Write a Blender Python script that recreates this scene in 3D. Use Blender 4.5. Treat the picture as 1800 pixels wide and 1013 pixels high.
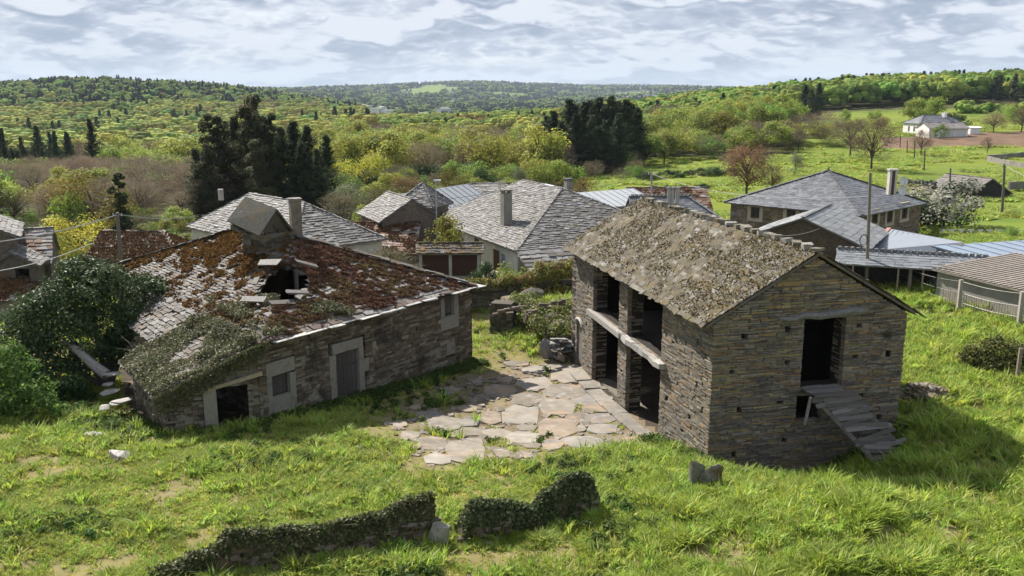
import bpy, math, random
import numpy as np
from mathutils import Vector, Matrix

random.seed(11)
rng = np.random.default_rng(11)
for o in list(bpy.data.objects):
    bpy.data.objects.remove(o)
SC = bpy.context.scene
COL = SC.collection

# ------------------------------------------------------------------ camera, sky, sun, exposure
CAM_H, FPX, PITCH = 12.3, 1560.0, math.radians(12.2)
SP, CP = math.sin(PITCH), math.cos(PITCH)
cam_data = bpy.data.cameras.new('camera')
cam_data.sensor_width = 36.0
cam_data.lens = 36.0 * FPX / 1800.0
cam_data.clip_start = 0.3
cam_data.clip_end = 40000
cam = bpy.data.objects.new('camera', cam_data)
cam.location = (0, 0, CAM_H)
cam.rotation_euler = (math.radians(90) - PITCH, 0, 0)
COL.objects.link(cam)
SC.camera = cam

SUN_EL = math.radians(42)
SUN_H = np.array([-0.57, 0.82]) / math.hypot(0.57, 0.82)      # towards the sun, on the map
sun_data = bpy.data.lights.new('sun', 'SUN')
sun_data.energy = 5.0
sun_data.angle = math.radians(0.53)
sun_data.color = (1.0, 0.945, 0.86)
sun = bpy.data.objects.new('sun', sun_data)
sdir = Vector((SUN_H[0] * math.cos(SUN_EL), SUN_H[1] * math.cos(SUN_EL), math.sin(SUN_EL)))
sun.rotation_euler = sdir.to_track_quat('Z', 'Y').to_euler()
sun.location = (0, 0, 60)
COL.objects.link(sun)

world = bpy.data.worlds.new('World')
SC.world = world
world.use_nodes = True
world.cycles.sampling_method = 'MANUAL'
world.cycles.sample_map_resolution = 512


class NT:
    """small node-tree writer"""
    def __init__(s, nt, clear=True):
        s.nt = nt
        if clear:
            nt.nodes.clear()

    def n(s, typ, **kw):
        nd = s.nt.nodes.new(typ)
        for k, v in kw.items():
            setattr(nd, k, v)
        return nd

    def l(s, a, b):
        s.nt.links.new(a, b)

    def put(s, sock, v):
        if hasattr(v, 'is_output'):
            s.l(v, sock)
        elif hasattr(v, 'outputs'):
            s.l(v.outputs[0], sock)
        else:
            sock.default_value = v

    def math(s, op, a, b=0.0, clamp=False):
        nd = s.n('ShaderNodeMath', operation=op, use_clamp=clamp)
        s.put(nd.inputs[0], a)
        s.put(nd.inputs[1], b)
        return nd.outputs[0]

    def mix(s, f, a, b, blend='MIX'):
        nd = s.n('ShaderNodeMix', data_type='RGBA', blend_type=blend)
        s.put(nd.inputs[0], f)
        s.put(nd.inputs[6], a if hasattr(a, 'is_output') else (*a, 1) if len(a) == 3 else a)
        s.put(nd.inputs[7], b if hasattr(b, 'is_output') else (*b, 1) if len(b) == 3 else b)
        return nd.outputs[2]

    def noise(s, vec, scale, detail=4, rough=0.55, dist=0.0):
        nd = s.n('ShaderNodeTexNoise')
        if vec is not None:
            s.l(vec, nd.inputs['Vector'])
        nd.inputs['Scale'].default_value = scale
        nd.inputs['Detail'].default_value = detail
        nd.inputs['Roughness'].default_value = rough
        nd.inputs['Distortion'].default_value = dist
        return nd.outputs['Fac']

    def ramp(s, f, lo, hi, a=0.0, b=1.0, smooth=True):
        nd = s.n('ShaderNodeMapRange', interpolation_type='SMOOTHSTEP' if smooth else 'LINEAR')
        s.put(nd.inputs[0], f)
        nd.inputs[1].default_value = lo
        nd.inputs[2].default_value = hi
        nd.inputs[3].default_value = a
        nd.inputs[4].default_value = b
        return nd.outputs[0]


w = NT(world.node_tree)
sky = w.n('ShaderNodeTexSky', sky_type='NISHITA', sun_disc=False)
sky.sun_elevation = SUN_EL
sky.sun_rotation = math.atan2(SUN_H[0], SUN_H[1]) % (2 * math.pi)
sky.altitude = 400
sky.air_density = 1.0
sky.dust_density = 1.2
bg_sky = w.n('ShaderNodeBackground')
w.l(sky.outputs[0], bg_sky.inputs[0])
bg_sky.inputs[1].default_value = 0.06
tc = w.n('ShaderNodeTexCoord')
sep = w.n('ShaderNodeSeparateXYZ')
w.l(tc.outputs['Generated'], sep.inputs[0])
zz = w.math('ADD', w.math('MAXIMUM', sep.outputs[2], 0.0), 0.25)
cmb = w.n('ShaderNodeCombineXYZ')
w.l(w.math('DIVIDE', sep.outputs[0], zz), cmb.inputs[0])
w.l(w.math('DIVIDE', sep.outputs[1], zz), cmb.inputs[1])


def cloud_field(shift):
    """cumulus thickness; a shift towards the zenith shows where a cloud thins out upwards"""
    sc_ = w.n('ShaderNodeVectorMath', operation='MULTIPLY')
    w.l(cmb.outputs[0], sc_.inputs[0])
    sc_.inputs[1].default_value = (shift, shift, 1)
    a_ = w.noise(sc_.outputs[0], 1.6, 7, 0.52, 0.0)
    out = w.math('MULTIPLY', a_, 0.66)
    for k_, amp in ((3.2, 0.40), (8.0, 0.16), (19.0, 0.06)):             # rounded billows of three sizes
        bl_ = w.math('ABSOLUTE', w.math('SUBTRACT', w.noise(sc_.outputs[0], k_, 1.5, 0.5, 0.0), 0.5))
        out = w.math('ADD', out, w.math('MULTIPLY', bl_, 2.0 * amp))
    return out


f0 = cloud_field(1.0)
f1 = cloud_field(0.93)
cover = w.ramp(f0, 0.27, 0.33)
edge = w.ramp(w.math("SUBTRACT", f0, f1), -0.13, 0.12)                 # 0 flat base, 1 sunlit top
veil = w.ramp(w.math('ADD', f0, w.math('MULTIPLY', w.math('SUBTRACT', w.noise(cmb.outputs[0], 7.0, 8, 0.6, 0.3), 0.5), 0.16)), 0.17, 0.40)
heart = w.math('MULTIPLY', w.ramp(f0, 0.27, 0.46), w.ramp(edge, 0.25, 0.85, 1.0, 0.1))
heart = w.math('ADD', heart, w.ramp(sep.outputs[2], 0.12, 0.7, 0.0, 0.25), True)  # extra cloud darkness above the view, added to lower the fill light
ccol = w.mix(veil, (0.60, 0.61, 0.625), (0.36, 0.388, 0.445))
ccol = w.mix(heart, ccol, (0.15, 0.185, 0.255))
ccol = w.mix(w.ramp(edge, 0.55, 1.0, 0.0, 0.45), ccol, (0.56, 0.57, 0.585))
lowz = w.ramp(sep.outputs[2], -0.008, 0.014, 0.35, 1.0)
ccol = w.mix(lowz, (0.42, 0.455, 0.515), ccol)
bg_c = w.n('ShaderNodeBackground')
w.l(ccol, bg_c.inputs[0])
bg_c.inputs[1].default_value = 1.0
mixs = w.n('ShaderNodeMixShader')
w.l(w.math('MAXIMUM', w.math('MAXIMUM', cover, 0.9), w.ramp(sep.outputs[2], 0.0, 0.045, 0.95, 0.0)), mixs.inputs[0])
w.l(bg_sky.outputs[0], mixs.inputs[1])
w.l(bg_c.outputs[0], mixs.inputs[2])
wo = w.n('ShaderNodeOutputWorld')
w.l(mixs.outputs[0], wo.inputs[0])

SC.view_settings.view_transform = 'Standard'
SC.view_settings.look = 'None'
SC.view_settings.gamma = 1.0
SC.view_settings.use_curve_mapping = False
SC.view_settings.exposure = 0.93
SC.render.engine = 'CYCLES'
SC.cycles.max_bounces = 6
SC.cycles.diffuse_bounces = 3
SC.cycles.glossy_bounces = 2
SC.cycles.transmission_bounces = 3
SC.cycles.transparent_max_bounces = 4
SC.cycles.volume_bounces = 0
SC.cycles.use_denoising = True
SC.cycles.sample_clamp_indirect = 4.0


# ------------------------------------------------------------------ pixel helpers (used while measuring the place)
def ray(px, py):
    X = (px - 900.0) / FPX
    Y = (py - 506.5) / FPX
    return np.array([X, CP - Y * SP, -SP - Y * CP])


def pz(px, py, z):
    d = ray(px, py)
    return np.array([0, 0, CAM_H]) + d * ((z - CAM_H) / d[2])


def pd(px, py, D):
    d = ray(px, py)
    return np.array([0, 0, CAM_H]) + d * (D / d[1])


def project(P):
    P = np.atleast_2d(P)
    z = P[:, 2] - CAM_H
    dep = P[:, 1] * CP - z * SP
    up = P[:, 1] * SP + z * CP
    return 900 + FPX * P[:, 0] / dep, 506.5 - FPX * up / dep, dep


# ------------------------------------------------------------------ value noise for modelling
def vn(x, y, s, seed=0):
    x = np.asarray(x, float) / s
    y = np.asarray(y, float) / s
    xi, yi = np.floor(x), np.floor(y)
    fx, fy = x - xi, y - yi
    fx, fy = fx * fx * (3 - 2 * fx), fy * fy * (3 - 2 * fy)

    def h(a, b):
        v = np.sin(a * 127.1 + b * 311.7 + seed * 74.7) * 43758.5453
        return v - np.floor(v)
    return (h(xi, yi) * (1 - fx) + h(xi + 1, yi) * fx) * (1 - fy) + (h(xi, yi + 1) * (1 - fx) + h(xi + 1, yi + 1) * fx) * fy


# ------------------------------------------------------------------ terrain height
BA = np.array([6.74, 28.7])                       # barn, near corner
D1 = np.array([-0.226, 0.9741])                   # along the barn's long wall, away from the camera
D2 = np.array([0.9741, 0.226])                    # along the gable wall
ctrl = []


def cxy(x, y, z):
    ctrl.append((x, y, z))


def cpx(px, py, D, dz=0.0):
    p = pd(px, py, D)
    ctrl.append((p[0], p[1], p[2] + dz))


for q in [(6.74, 28.7, -.05), (8.2, 29.0, -.75), (10.15, 29.45, -1.1), (12.3, 29.95, -.3), (13.95, 30.35, .6),
          (9.3, 24.6, 1.0), (7.0, 26.3, .55), (13.6, 23.4, 1.05), (16, 25.5, .9), (11.5, 27.2, -.1), (5.6, 27.6, .15),
          (0, 22, .6), (0, 14, .9), (-8, 21.5, .55), (-16, 23, .7), (8, 17, 1.1), (15, 17, 1.3), (24, 22, 1.3), (-8, 14, .9),
          (3.9, 41.5, -1.12), (4.9, 36.5, -1.12), (6.0, 33.4, -1.0), (0, 40, -1.15), (-2, 43.2, -1.1), (-6.7, 37, -.75),
          (2, 36, -1.1), (-10, 32.8, -.35), (-1, 32.5, -.75), (3, 31.6, -.6), (-5, 31, -.15), (0, 28.5, .1), (4, 28.5, .15), (2, 45, -1.05),
          (-12, 28, .25), (-20, 30, .2), (-14, 32, -.3), (-20, 36, -.3), (-17, 34.5, -.4), (-26, 38, 0),
          (20, 34, .85), (23.6, 44.7, 1.0), (17, 41, .7), (28, 36, 1.2), (14, 47, .4), (14.5, 36, .7),
          (3, 51, .2), (-1, 50, -.95), (-2, 56, -.9), (3, 60, -.8), (8, 46, -.6),
          (-10, 48, -1.4), (-20, 45, -1.2), (-26, 55, -1.0), (-34, 50, -.8),
          (-15, 65, -2.2), (-30, 66, -2.0), (0, 72, -2.2), (12, 62, -.8), (22, 62, .2), (30, 58, .9), (27, 76, .1), (40, 60, 1.2),
          (8, 88, -3), (-20, 85, -3.6), (-40, 80, -3), (24, 92, -.6), (40, 85, .4), (-3, 92, -3.8), (-50, 60, -1.4),
          (0, -20, 2), (30, -20, 2.5), (-30, -20, 2), (40, 10, 2), (-40, 10, 1.2), (0, -200, 4), (200, -100, 8), (-200, -100, 0),
          (0, -3000, 40), (3000, -3000, 40), (-3000, -3000, 40), (6000, 0, 60), (-6000, 0, 60), (300, 30, 7), (-300, 30, -8), (-900, 200, 20), (900, 200, 24)]:
    cxy(*q)
# right-hand fields
for px, py, D in [(1200, 297, 165), (1500, 310, 140), (1800, 342, 112), (1650, 340, 112), (1800, 300, 150), (1560, 262, 200), (1850, 258, 203), (1560, 241, 235),
                  (1850, 231, 240), (1650, 236, 238), (1500, 215, 300), (1750, 205, 300), (1420, 200, 380), (1600, 186, 400), (1850, 178, 400), (1400, 240, 230), (1300, 265, 215),
                  (1150, 285, 190), (1800, 385, 84), (1900, 210, 300), (2000, 240, 220), (1850, 155, 560), (1500, 165, 600), (1700, 150, 900), (1400, 168, 900), (1900, 150, 1500), (1500, 160, 2500)]:
    cpx(px, py, D)
# left valley and hillside (ground is under the canopy)
for px, py, D in [(0, 340, 170), (150, 330, 180), (300, 345, 150), (0, 300, 300), (150, 290, 320), (330, 290, 320), (0, 262, 460), (180, 262, 460), (400, 255, 480),
                  (0, 215, 760), (200, 213, 760), (400, 216, 740), (560, 225, 640), (0, 172, 1050), (200, 170, 1050), (400, 178, 1100), (0, 152, 1350), (100, 143, 1400),
                  (210, 147, 1350), (300, 153, 1350), (400, 157, 1400), (480, 168, 1500), (-200, 160, 1300), (-200, 240, 500), (0, 150, 2200), (300, 158, 2600),
                  (480, 350, 140), (560, 240, 480), (560, 200, 900), (600, 190, 1300)]:
    cpx(px, py, D, -2 if D > 250 else 0)
# middle valley
for px, py, D in [(620, 345, 135), (760, 345, 130), (900, 335, 130), (680, 300, 220), (850, 300, 220), (1000, 315, 165), (700, 262, 330), (850, 262, 330), (1000, 262, 300),
                  (1100, 260, 300), (700, 228, 560), (860, 225, 560), (1000, 222, 480), (1150, 212, 440), (1280, 196, 440), (680, 207, 1300), (800, 203, 1500), (950, 198, 1300), (620, 190, 1900),
                  (740, 186, 2500), (900, 185, 2500), (1050, 178, 2600), (1200, 172, 2600), (700, 172, 3600), (900, 170, 3600), (1100, 170, 3800),
                  (480, 160, 4500), (600, 158, 5200), (740, 150, 5600), (850, 146, 5800), (960, 151, 5600), (1060, 158, 5200), (1000, 164, 4400),
                  (1100, 156, 8500), (1180, 154, 9000), (1270, 160, 9000), (1350, 160, 9000), (400, 158, 7000), (850, 160, 9000), (850, 165, 14000), (1400, 165, 14000), (200, 165, 14000), (1800, 165, 14000), (500, 168, 9000)]:
    cpx(px, py, D)
CT = np.array(ctrl)


def lp(x, y):
    x = np.asarray(x, float)
    y = np.asarray(y, float)
    r = np.hypot(x, y)
    k = np.log(1 + r / 15.0) / np.maximum(r, 1e-6)
    return np.stack([x * k, y * k], -1)


CL = lp(CT[:, 0], CT[:, 1])
MQ = 0.05
KM = np.sqrt(((CL[:, None] - CL[None]) ** 2).sum(-1) + MQ * MQ)
nC = len(CT)
AM = np.zeros((nC + 1, nC + 1))
AM[:nC, :nC] = KM - 1e-4 * np.eye(nC)
AM[:nC, nC] = 1
AM[nC, :nC] = 1
WT = np.linalg.solve(AM, np.append(CT[:, 2], 0))


def gz(x, y):
    sh = np.shape(x)
    x = np.ravel(np.asarray(x, float))
    y = np.ravel(np.asarray(y, float))
    out = np.empty(len(x))
    for i in range(0, len(x), 20000):
        L = lp(x[i:i + 20000], y[i:i + 20000])
        K = np.sqrt(((L[:, None] - CL[None]) ** 2).sum(-1) + MQ * MQ)
        out[i:i + 20000] = K @ WT[:nC] + WT[nC]
    r = np.hypot(x, y)
    near = np.clip(1 - r / 120, 0, 1)
    out += near * (0.16 * (vn(x, y, 2.6, 1) - .5) + 0.10 * (vn(x, y, 0.9, 2) - .5))
    out += np.clip((r - 900) / 3000, 0, 1) * (vn(x, y, 420, 5) - .5) * 26 * np.clip(r / 4000, .3, 1)
    return out.reshape(sh) if sh else float(out[0])


# ------------------------------------------------------------------ mesh helpers
class MB:
    """collects geometry; build() makes ONE mesh object of it"""
    def __init__(s):
        s.v, s.f, s.t, s.n = [], [], [], 0

    def add(s, v, f, tint):
        v = np.asarray(v, float).reshape(-1, 3)
        f = np.asarray(f, int)
        t = np.asarray(tint, float)
        if t.ndim == 1:
            t = np.tile(t, (len(f), 1))
        s.v.append(v)
        s.f.append(f + s.n)
        s.t.append(t)
        s.n += len(v)

    def box(s, c, half, tint, ax=None, jit=0.0):
        c = np.asarray(c, float)
        ax = np.eye(3) if ax is None else np.asarray(ax, float)
        u = CUBE * 2 * np.asarray(half, float)
        if jit:
            u = u + rng.uniform(-jit, jit, u.shape)
        s.add(c + u @ ax, CUBEF, tint)

    def span(s, a, b, w, h, tint, up=(0, 0, 1), jit=0.0):
        """a beam of width w and height h from a to b"""
        a = np.asarray(a, float)
        b = np.asarray(b, float)
        d = b - a
        L = np.linalg.norm(d)
        d = d / L
        sd = np.cross(d, up)
        if np.linalg.norm(sd) < 1e-4:
            sd = np.cross(d, (1, 0, 0))
        sd /= np.linalg.norm(sd)
        s.box((a + b) / 2, (L / 2, w / 2, h / 2), tint, [d, sd, np.cross(sd, d)], jit)

    def tube(s, path, rad, tint, sides=6):
        path = np.asarray(path, float)
        n = len(path)
        rad = np.broadcast_to(np.asarray(rad, float), (n,))
        tg = np.gradient(path, axis=0)
        tg /= np.maximum(np.linalg.norm(tg, axis=1, keepdims=True), 1e-9)
        ref = np.array([0.31, 0.95, 0.05]) if abs(tg[:, 2]).mean() > .6 else np.array([0, 0, 1.0])
        a = np.cross(tg, ref)
        a /= np.maximum(np.linalg.norm(a, axis=1, keepdims=True), 1e-9)
        b = np.cross(tg, a)
        an = np.arange(sides) * 2 * math.pi / sides
        ring = path[:, None] + rad[:, None, None] * (a[:, None] * np.cos(an)[None, :, None] + b[:, None] * np.sin(an)[None, :, None])
        i = np.arange(n - 1)[:, None] * sides
        j = np.arange(sides)[None]
        k = (j + 1) % sides
        f = np.stack([i + j, i + k, i + sides + k, i + sides + j], -1).reshape(-1, 4)
        s.add(ring.reshape(-1, 3), f, tint)
        for e, fl in ((0, 1), (n - 1, 0)):                            # caps as quads
            idx = e * sides + np.arange(sides)
            if fl:
                idx = idx[::-1]
            cap = [[idx[0], idx[m], idx[m + 1], idx[m + 2]] for m in range(1, sides - 2, 2)]
            s.add(ring.reshape(-1, 3), cap, tint) if cap else None

    def prism(s, poly, ext, tint):
        """polygon (n,3) extruded by ext; fan-triangulated as degenerate-free quads/tris"""
        p = np.asarray(poly, float)
        n = len(p)
        q = p + np.asarray(ext, float)
        V = np.vstack([p, q])
        for k in range(1, n - 1):
            s.add(V, [[0, k + 1, k, k]], tint)
            s.add(V, [[n, n + k, n + k + 1, n + k + 1]], tint)
        f = [[k, (k + 1) % n, n + (k + 1) % n, n + k] for k in range(n)]
        s.add(V, f, tint)

    def build(s, name, mat, parent=None, kind=None, label=None, smooth=False, off=None):
        if not s.v:
            return None
        me = mesh_np(name, np.vstack(s.v), np.vstack(s.f), np.vstack(s.t), mat, smooth)
        return obj(name, me, parent, kind, label, off)


CUBE = np.array([[-.5, -.5, -.5], [.5, -.5, -.5], [.5, .5, -.5], [-.5, .5, -.5], [-.5, -.5, .5], [.5, -.5, .5], [.5, .5, .5], [-.5, .5, .5]])
CUBEF = np.array([[0, 3, 2, 1], [4, 5, 6, 7], [0, 1, 5, 4], [1, 2, 6, 5], [2, 3, 7, 6], [3, 0, 4, 7]])


def mesh_np(name, V, F, T, mat, smooth=False):
    me = bpy.data.meshes.new(name)
    F = np.asarray(F)
    tri = F[:, 2] == F[:, 3]
    tot = np.where(tri, 3, 4)
    start = np.concatenate([[0], np.cumsum(tot)[:-1]])
    flat = F.reshape(-1)
    keep = np.ones(F.shape, bool)
    keep[tri, 3] = False
    idx = flat[keep.reshape(-1)]
    me.vertices.add(len(V))
    me.vertices.foreach_set('co', np.ascontiguousarray(V, np.float32).ravel())
    me.loops.add(len(idx))
    me.loops.foreach_set('vertex_index', idx.astype(np.int32))
    me.polygons.add(len(F))
    me.polygons.foreach_set('loop_start', start.astype(np.int32))
    me.polygons.foreach_set('loop_total', tot.astype(np.int32))
    me.update(calc_edges=True)
    me.polygons.foreach_set('use_smooth', np.full(len(F), smooth))
    if T is not None:
        at = me.attributes.new('tint', 'FLOAT_COLOR', 'FACE')
        at.data.foreach_set('color', np.hstack([T, np.ones((len(T), 1))]).astype(np.float32).ravel())
    if mat is not None:
        for m in (mat if isinstance(mat, (list, tuple)) else [mat]):
            me.materials.append(m)
    return me


def obj(name, me, parent=None, kind=None, label=None, off=None):
    o = bpy.data.objects.new(name, me)
    COL.objects.link(o)
    if parent is not None:
        o.parent = parent
        if parent.parent is None and parent.type == 'EMPTY' and off is None:
            o.location = -parent.location                      # meshes are written in world coordinates
    if off is not None:
        o.location = off
    if kind:
        o['kind'] = kind
    if label:
        o['label'] = label
    return o


def thing(name, label, cat, loc, group=None):
    o = bpy.data.objects.new(name, None)
    o.empty_display_size = 0.3
    COL.objects.link(o)
    o.location = [float(c) for c in loc]
    o['label'] = label
    o['category'] = cat
    o['kind'] = 'thing'
    if group:
        o['group'] = group
    return o


def tag(o, label, cat, group=None):
    o['kind'] = 'thing'
    o['label'] = label
    o['category'] = cat
    if group:
        o['group'] = group
    return o


# ------------------------------------------------------------------ materials
def tint_mat(name, rough=0.85, nscale=9.0, amp=0.35, bump=0.25, bscale=30.0, spots=None, metal=0.0, spec=0.3, coord='Object', rand=0.0, trans=0.0, patch=None):
    """base colour = face tint x grain; optional lichen spots (colour, scale, lo, hi); optional large patches"""
    m = bpy.data.materials.new(name)
    m.use_nodes = True
    t = NT(m.node_tree)
    at = t.n('ShaderNodeAttribute', attribute_name='tint')
    geo = t.n('ShaderNodeNewGeometry')
    pos = geo.outputs['Position']
    if coord == 'Object':
        pos = t.n('ShaderNodeTexCoord').outputs['Object']
    g = t.ramp(t.noise(pos, nscale, 5, 0.6), 0.25, 0.75, 1 - amp, 1 + amp, False)
    if rand:
        oi = t.n('ShaderNodeObjectInfo')
        g = t.math('MULTIPLY', g, t.ramp(oi.outputs['Random'], 0, 1, 1 - rand, 1 + rand, False))
    mul = t.n('ShaderNodeVectorMath', operation='SCALE')
    t.l(at.outputs['Color'], mul.inputs[0])
    t.l(g, mul.inputs['Scale'])
    col = mul.outputs[0]
    if rand:
        h = t.n('ShaderNodeHueSaturation')
        t.l(col, h.inputs['Color'])
        r2 = t.math('FRACT', t.math('MULTIPLY', oi.outputs['Random'], 17.31))
        t.l(t.ramp(r2, 0, 1, 0.47, 0.53, False), h.inputs['Hue'])
        h.inputs['Saturation'].default_value = 0.97
        col = h.outputs[0]
    for sp_ in (spots or []):
        c, s_, lo, hi = sp_
        col = t.mix(t.ramp(t.noise(geo.outputs['Position'], s_, 4, 0.6), lo, hi), col, c)
    bs = t.n('ShaderNodeBsdfPrincipled')
    t.l(col, bs.inputs['Base Color'])
    bs.inputs['Roughness'].default_value = rough
    bs.inputs['Metallic'].default_value = metal
    bs.inputs['Specular IOR Level'].default_value = spec
    if bump:
        b = t.n('ShaderNodeBump')
        b.inputs['Strength'].default_value = bump
        b.inputs['Distance'].default_value = 0.03
        t.l(t.noise(pos, bscale, 5, 0.65), b.inputs['Height'])
        t.l(b.outputs[0], bs.inputs['Normal'])
    out = t.n('ShaderNodeOutputMaterial')
    if trans:
        tr = t.n('ShaderNodeBsdfTranslucent')
        t.l(col, tr.inputs['Color'])
        mx = t.n('ShaderNodeMixShader')
        mx.inputs[0].default_value = trans
        t.l(bs.outputs[0], mx.inputs[1])
        t.l(tr.outputs[0], mx.inputs[2])
        t.l(mx.outputs[0], out.inputs[0])
    else:
        t.l(bs.outputs[0], out.inputs[0])
    return m


M_STONE = tint_mat('schist_masonry', 0.9, 5, .45, .7, 28, spots=[((.055, .048, .038), 1.1, .60, .78), ((.25, .23, .17), 2.6, .64, .80)])
M_HSTONE = tint_mat('limewashed_schist', 0.9, 5, .35, .5, 28, spots=[((.055, .045, .036), 0.8, .53, .70), ((.30, .28, .23), 1.5, .56, .70)])
M_MORTAR = tint_mat('earth_mortar', 0.95, 6, .4, .5, 20)
M_SLATE = tint_mat('roof_slate', 0.72, 7, .35, .35, 25, spots=[((.34, .335, .33), 3.0, .62, .74), ((.13, .095, .05), 1.7, .58, .72), ((.06, .055, .05), 4.5, .62, .7)], spec=.22)
M_BSLATE = tint_mat('lichened_slate', 0.85, 9, .4, .6, 30, spots=[((.105, .08, .036), 1.5, .48, .66), ((.34, .325, .29), 5.0, .66, .74), ((.14, .10, .04), 6.0, .56, .68), ((.06, .05, .035), 3.3, .62, .72)])
M_NSLATE = tint_mat('clean_slate', 0.42, 6, .18, .2, 25, spec=.5)
M_WOOD = tint_mat('weathered_wood', 0.85, 14, .4, .4, 40)
M_GRAN = tint_mat('granite', 0.85, 12, .25, .3, 45, spots=[((.16, .14, .11), 2.0, .55, .75)])
M_PLAST = tint_mat('plaster', 0.9, 1.5, .18, .1, 20)
M_SHEET = tint_mat('metal_sheet', 0.45, 2, .1, .05, 20, spec=.5)
M_RUST = tint_mat('fibre_sheet', 0.8, 4, .3, .2, 25, spots=[((.22, .10, .04), .9, .62, .74)])
M_DARK = tint_mat('dark_void', 0.95, 3, .2, 0, 10)
M_GLASS = tint_mat('window_glass', 0.15, 3, .1, 0, 10, spec=.6)
M_LEAF = tint_mat('leaf', 0.65, 1.2, .25, 0, 10, rand=.28, trans=.42, spec=.2)
M_GLOSS = tint_mat('glossy_leaf', 0.5, 2.0, .25, 0, 10, rand=.05, trans=.3, spec=.18)
M_MOSS = tint_mat('moss', 0.95, 2.0, .3, 0, 10, trans=.15, spec=.1)
M_BARK = tint_mat('bark', 0.95, 20, .4, .5, 30)
M_CONC = tint_mat('concrete', 0.9, 1.2, .2, .2, 25)
M_FLAG = tint_mat('flagstone', 0.8, 1.6, .35, .45, 14, spots=[((.30, .22, .15), .9, .52, .68), ((.30, .28, .255), 2.2, .55, .7)])

# ------------------------------------------------------------------ pieces: stones, slates, planks
def unit_shapes(jx, jy, jz, n, seed, bulge=0.0):
    r = np.random.default_rng(seed)
    out = []
    for i in range(n):
        v = CUBE.copy()
        v += r.uniform(-1, 1, v.shape) * np.array([jx, jy, jz])
        out.append(v)
    return out


SHAPES = {'stone': unit_shapes(.06, .04, .16, 8, 3), 'slate': unit_shapes(.09, .11, .12, 8, 5), 'plank': unit_shapes(.02, .09, .10, 6, 7), 'block': unit_shapes(.07, .07, .07, 8, 9)}
_piece_mesh = {}


class Pieces:
    """many small solid pieces: frame + size + palette colour each"""
    def __init__(s, shape, palette):
        s.shape, s.pal = shape, np.asarray(palette, float)
        s.C, s.R, s.S, s.K = [], [], [], []

    def add(s, c, R, size, k=None):
        s.C.append(c)
        s.R.append(R)
        s.S.append(size)
        s.K.append(rng.integers(len(s.pal)) if k is None else k)

    def arrays(s):
        return np.array(s.C), np.array(s.R), np.array(s.S), np.array(s.K)

    def joined(s, idx, mb, jit=.18):
        C, R, S, K = s.arrays()
        sh = np.array(SHAPES[s.shape])
        pick = rng.integers(len(sh), size=len(idx))
        V = sh[pick] * S[idx][:, None, :]
        V = np.einsum('nij,nkj->nik', V, R[idx]) + C[idx][:, None, :]
        F = (np.arange(len(idx))[:, None, None] * 8 + CUBEF[None]).reshape(-1, 4)
        T = s.pal[K[idx]] * rng.uniform(1 - jit, 1 + jit, (len(idx), 1))
        mb.add(V.reshape(-1, 3), F, np.repeat(T, 6, 0))

    def objects(s, idx, name, parent, mat):
        C, R, S, K = s.arrays()
        for i in idx:
            v = int(rng.integers(len(SHAPES[s.shape])))
            key = (s.shape, tuple(s.pal[K[i]]), v, mat.name)
            me = _piece_mesh.get(key)
            if me is None:
                me = mesh_np(name, SHAPES[s.shape][v], CUBEF, np.tile(s.pal[K[i]], (6, 1)), mat)
                _piece_mesh[key] = me
            o = bpy.data.objects.new(name, me)
            COL.objects.link(o)
            o.parent = parent
            M = np.eye(4)
            M[:3, :3] = R[i] * S[i][None, :]
            M[:3, 3] = C[i]
            o.matrix_local = Matrix(M.tolist())

    def emit(s, name, rest_name, parent, mat, n_obj):
        """the n_obj pieces that show largest become objects, the rest one part of kind stuff"""
        if not s.C:
            return
        C, R, S, K = s.arrays()
        px, py, dep = project(C)
        Ss = np.sort(S, 1)
        size = Ss[:, 2] * Ss[:, 1] / dep ** 2
        seen = (px > -20) & (px < 1820) & (py < 1030) & (py > 0)
        size = np.where(seen, size, 0) * rng.uniform(.75, 1.0, len(size))
        order = np.argsort(-size)
        big, rest = order[:n_obj], order[n_obj:]
        s.objects(big, name, parent, mat)
        if len(rest):
            mb = MB()
            s.joined(rest, mb)
            mb.build(rest_name, mat, parent, kind='stuff')


def frame(u, n):
    u = np.asarray(u, float)
    n = np.asarray(n, float)
    return np.stack([u, n, np.cross(u, n)], 1)


def masonry(P, o, u, n, W, zb, zt, holes, ch=(.034, .07), ln=(.2, .75), depth=.22, proud=.03, step=.02, tilt=.01):
    """fills a wall face with courses of stones. o: 3-D origin (z ignored), u: along, n: outwards; zb/zt functions of u; holes: (u0,u1,z0,z1)"""
    u = np.array([u[0], u[1], 0.0])
    n = np.array([n[0], n[1], 0.0])
    us = np.arange(0, W + step, step)
    b, t = zb(us), zt(us)
    z = b.min()
    while z < t.max():
        h = rng.uniform(*ch) * (1.0 if rng.random() < .8 else 1.7)
        zm = z + h / 2
        ok = (zm > b) & (zm + h * .3 < t)
        for (a0, a1, z0, z1) in holes:
            if z0 < zm < z1:
                ok &= ~((us > a0) & (us < a1))
        d = np.diff(np.concatenate([[0], ok.astype(int), [0]]))
        for s0, e0 in zip(np.where(d == 1)[0], np.where(d == -1)[0] - 1):
            x, xe = us[s0], us[e0]
            while x < xe - .02:
                L = min(rng.uniform(*ln) * (0.6 + 0.4 * h / ch[1]) * (1.6 if rng.random() < .08 else 1), xe - x)
                if xe - x - L < .1:
                    L = xe - x
                pr_ = rng.uniform(-proud, proud * .6)
                c = np.array([o[0], o[1], 0]) + u * (x + L / 2) + n * (pr_ - depth / 2) + np.array([0, 0, zm])
                a = rng.uniform(-tilt, tilt)
                uu = u * math.cos(a) + np.array([0, 0, math.sin(a)])
                P.add(c, frame(uu, n), np.array([L - .016, depth, h - .012]))
                x += L
        z += h


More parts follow.
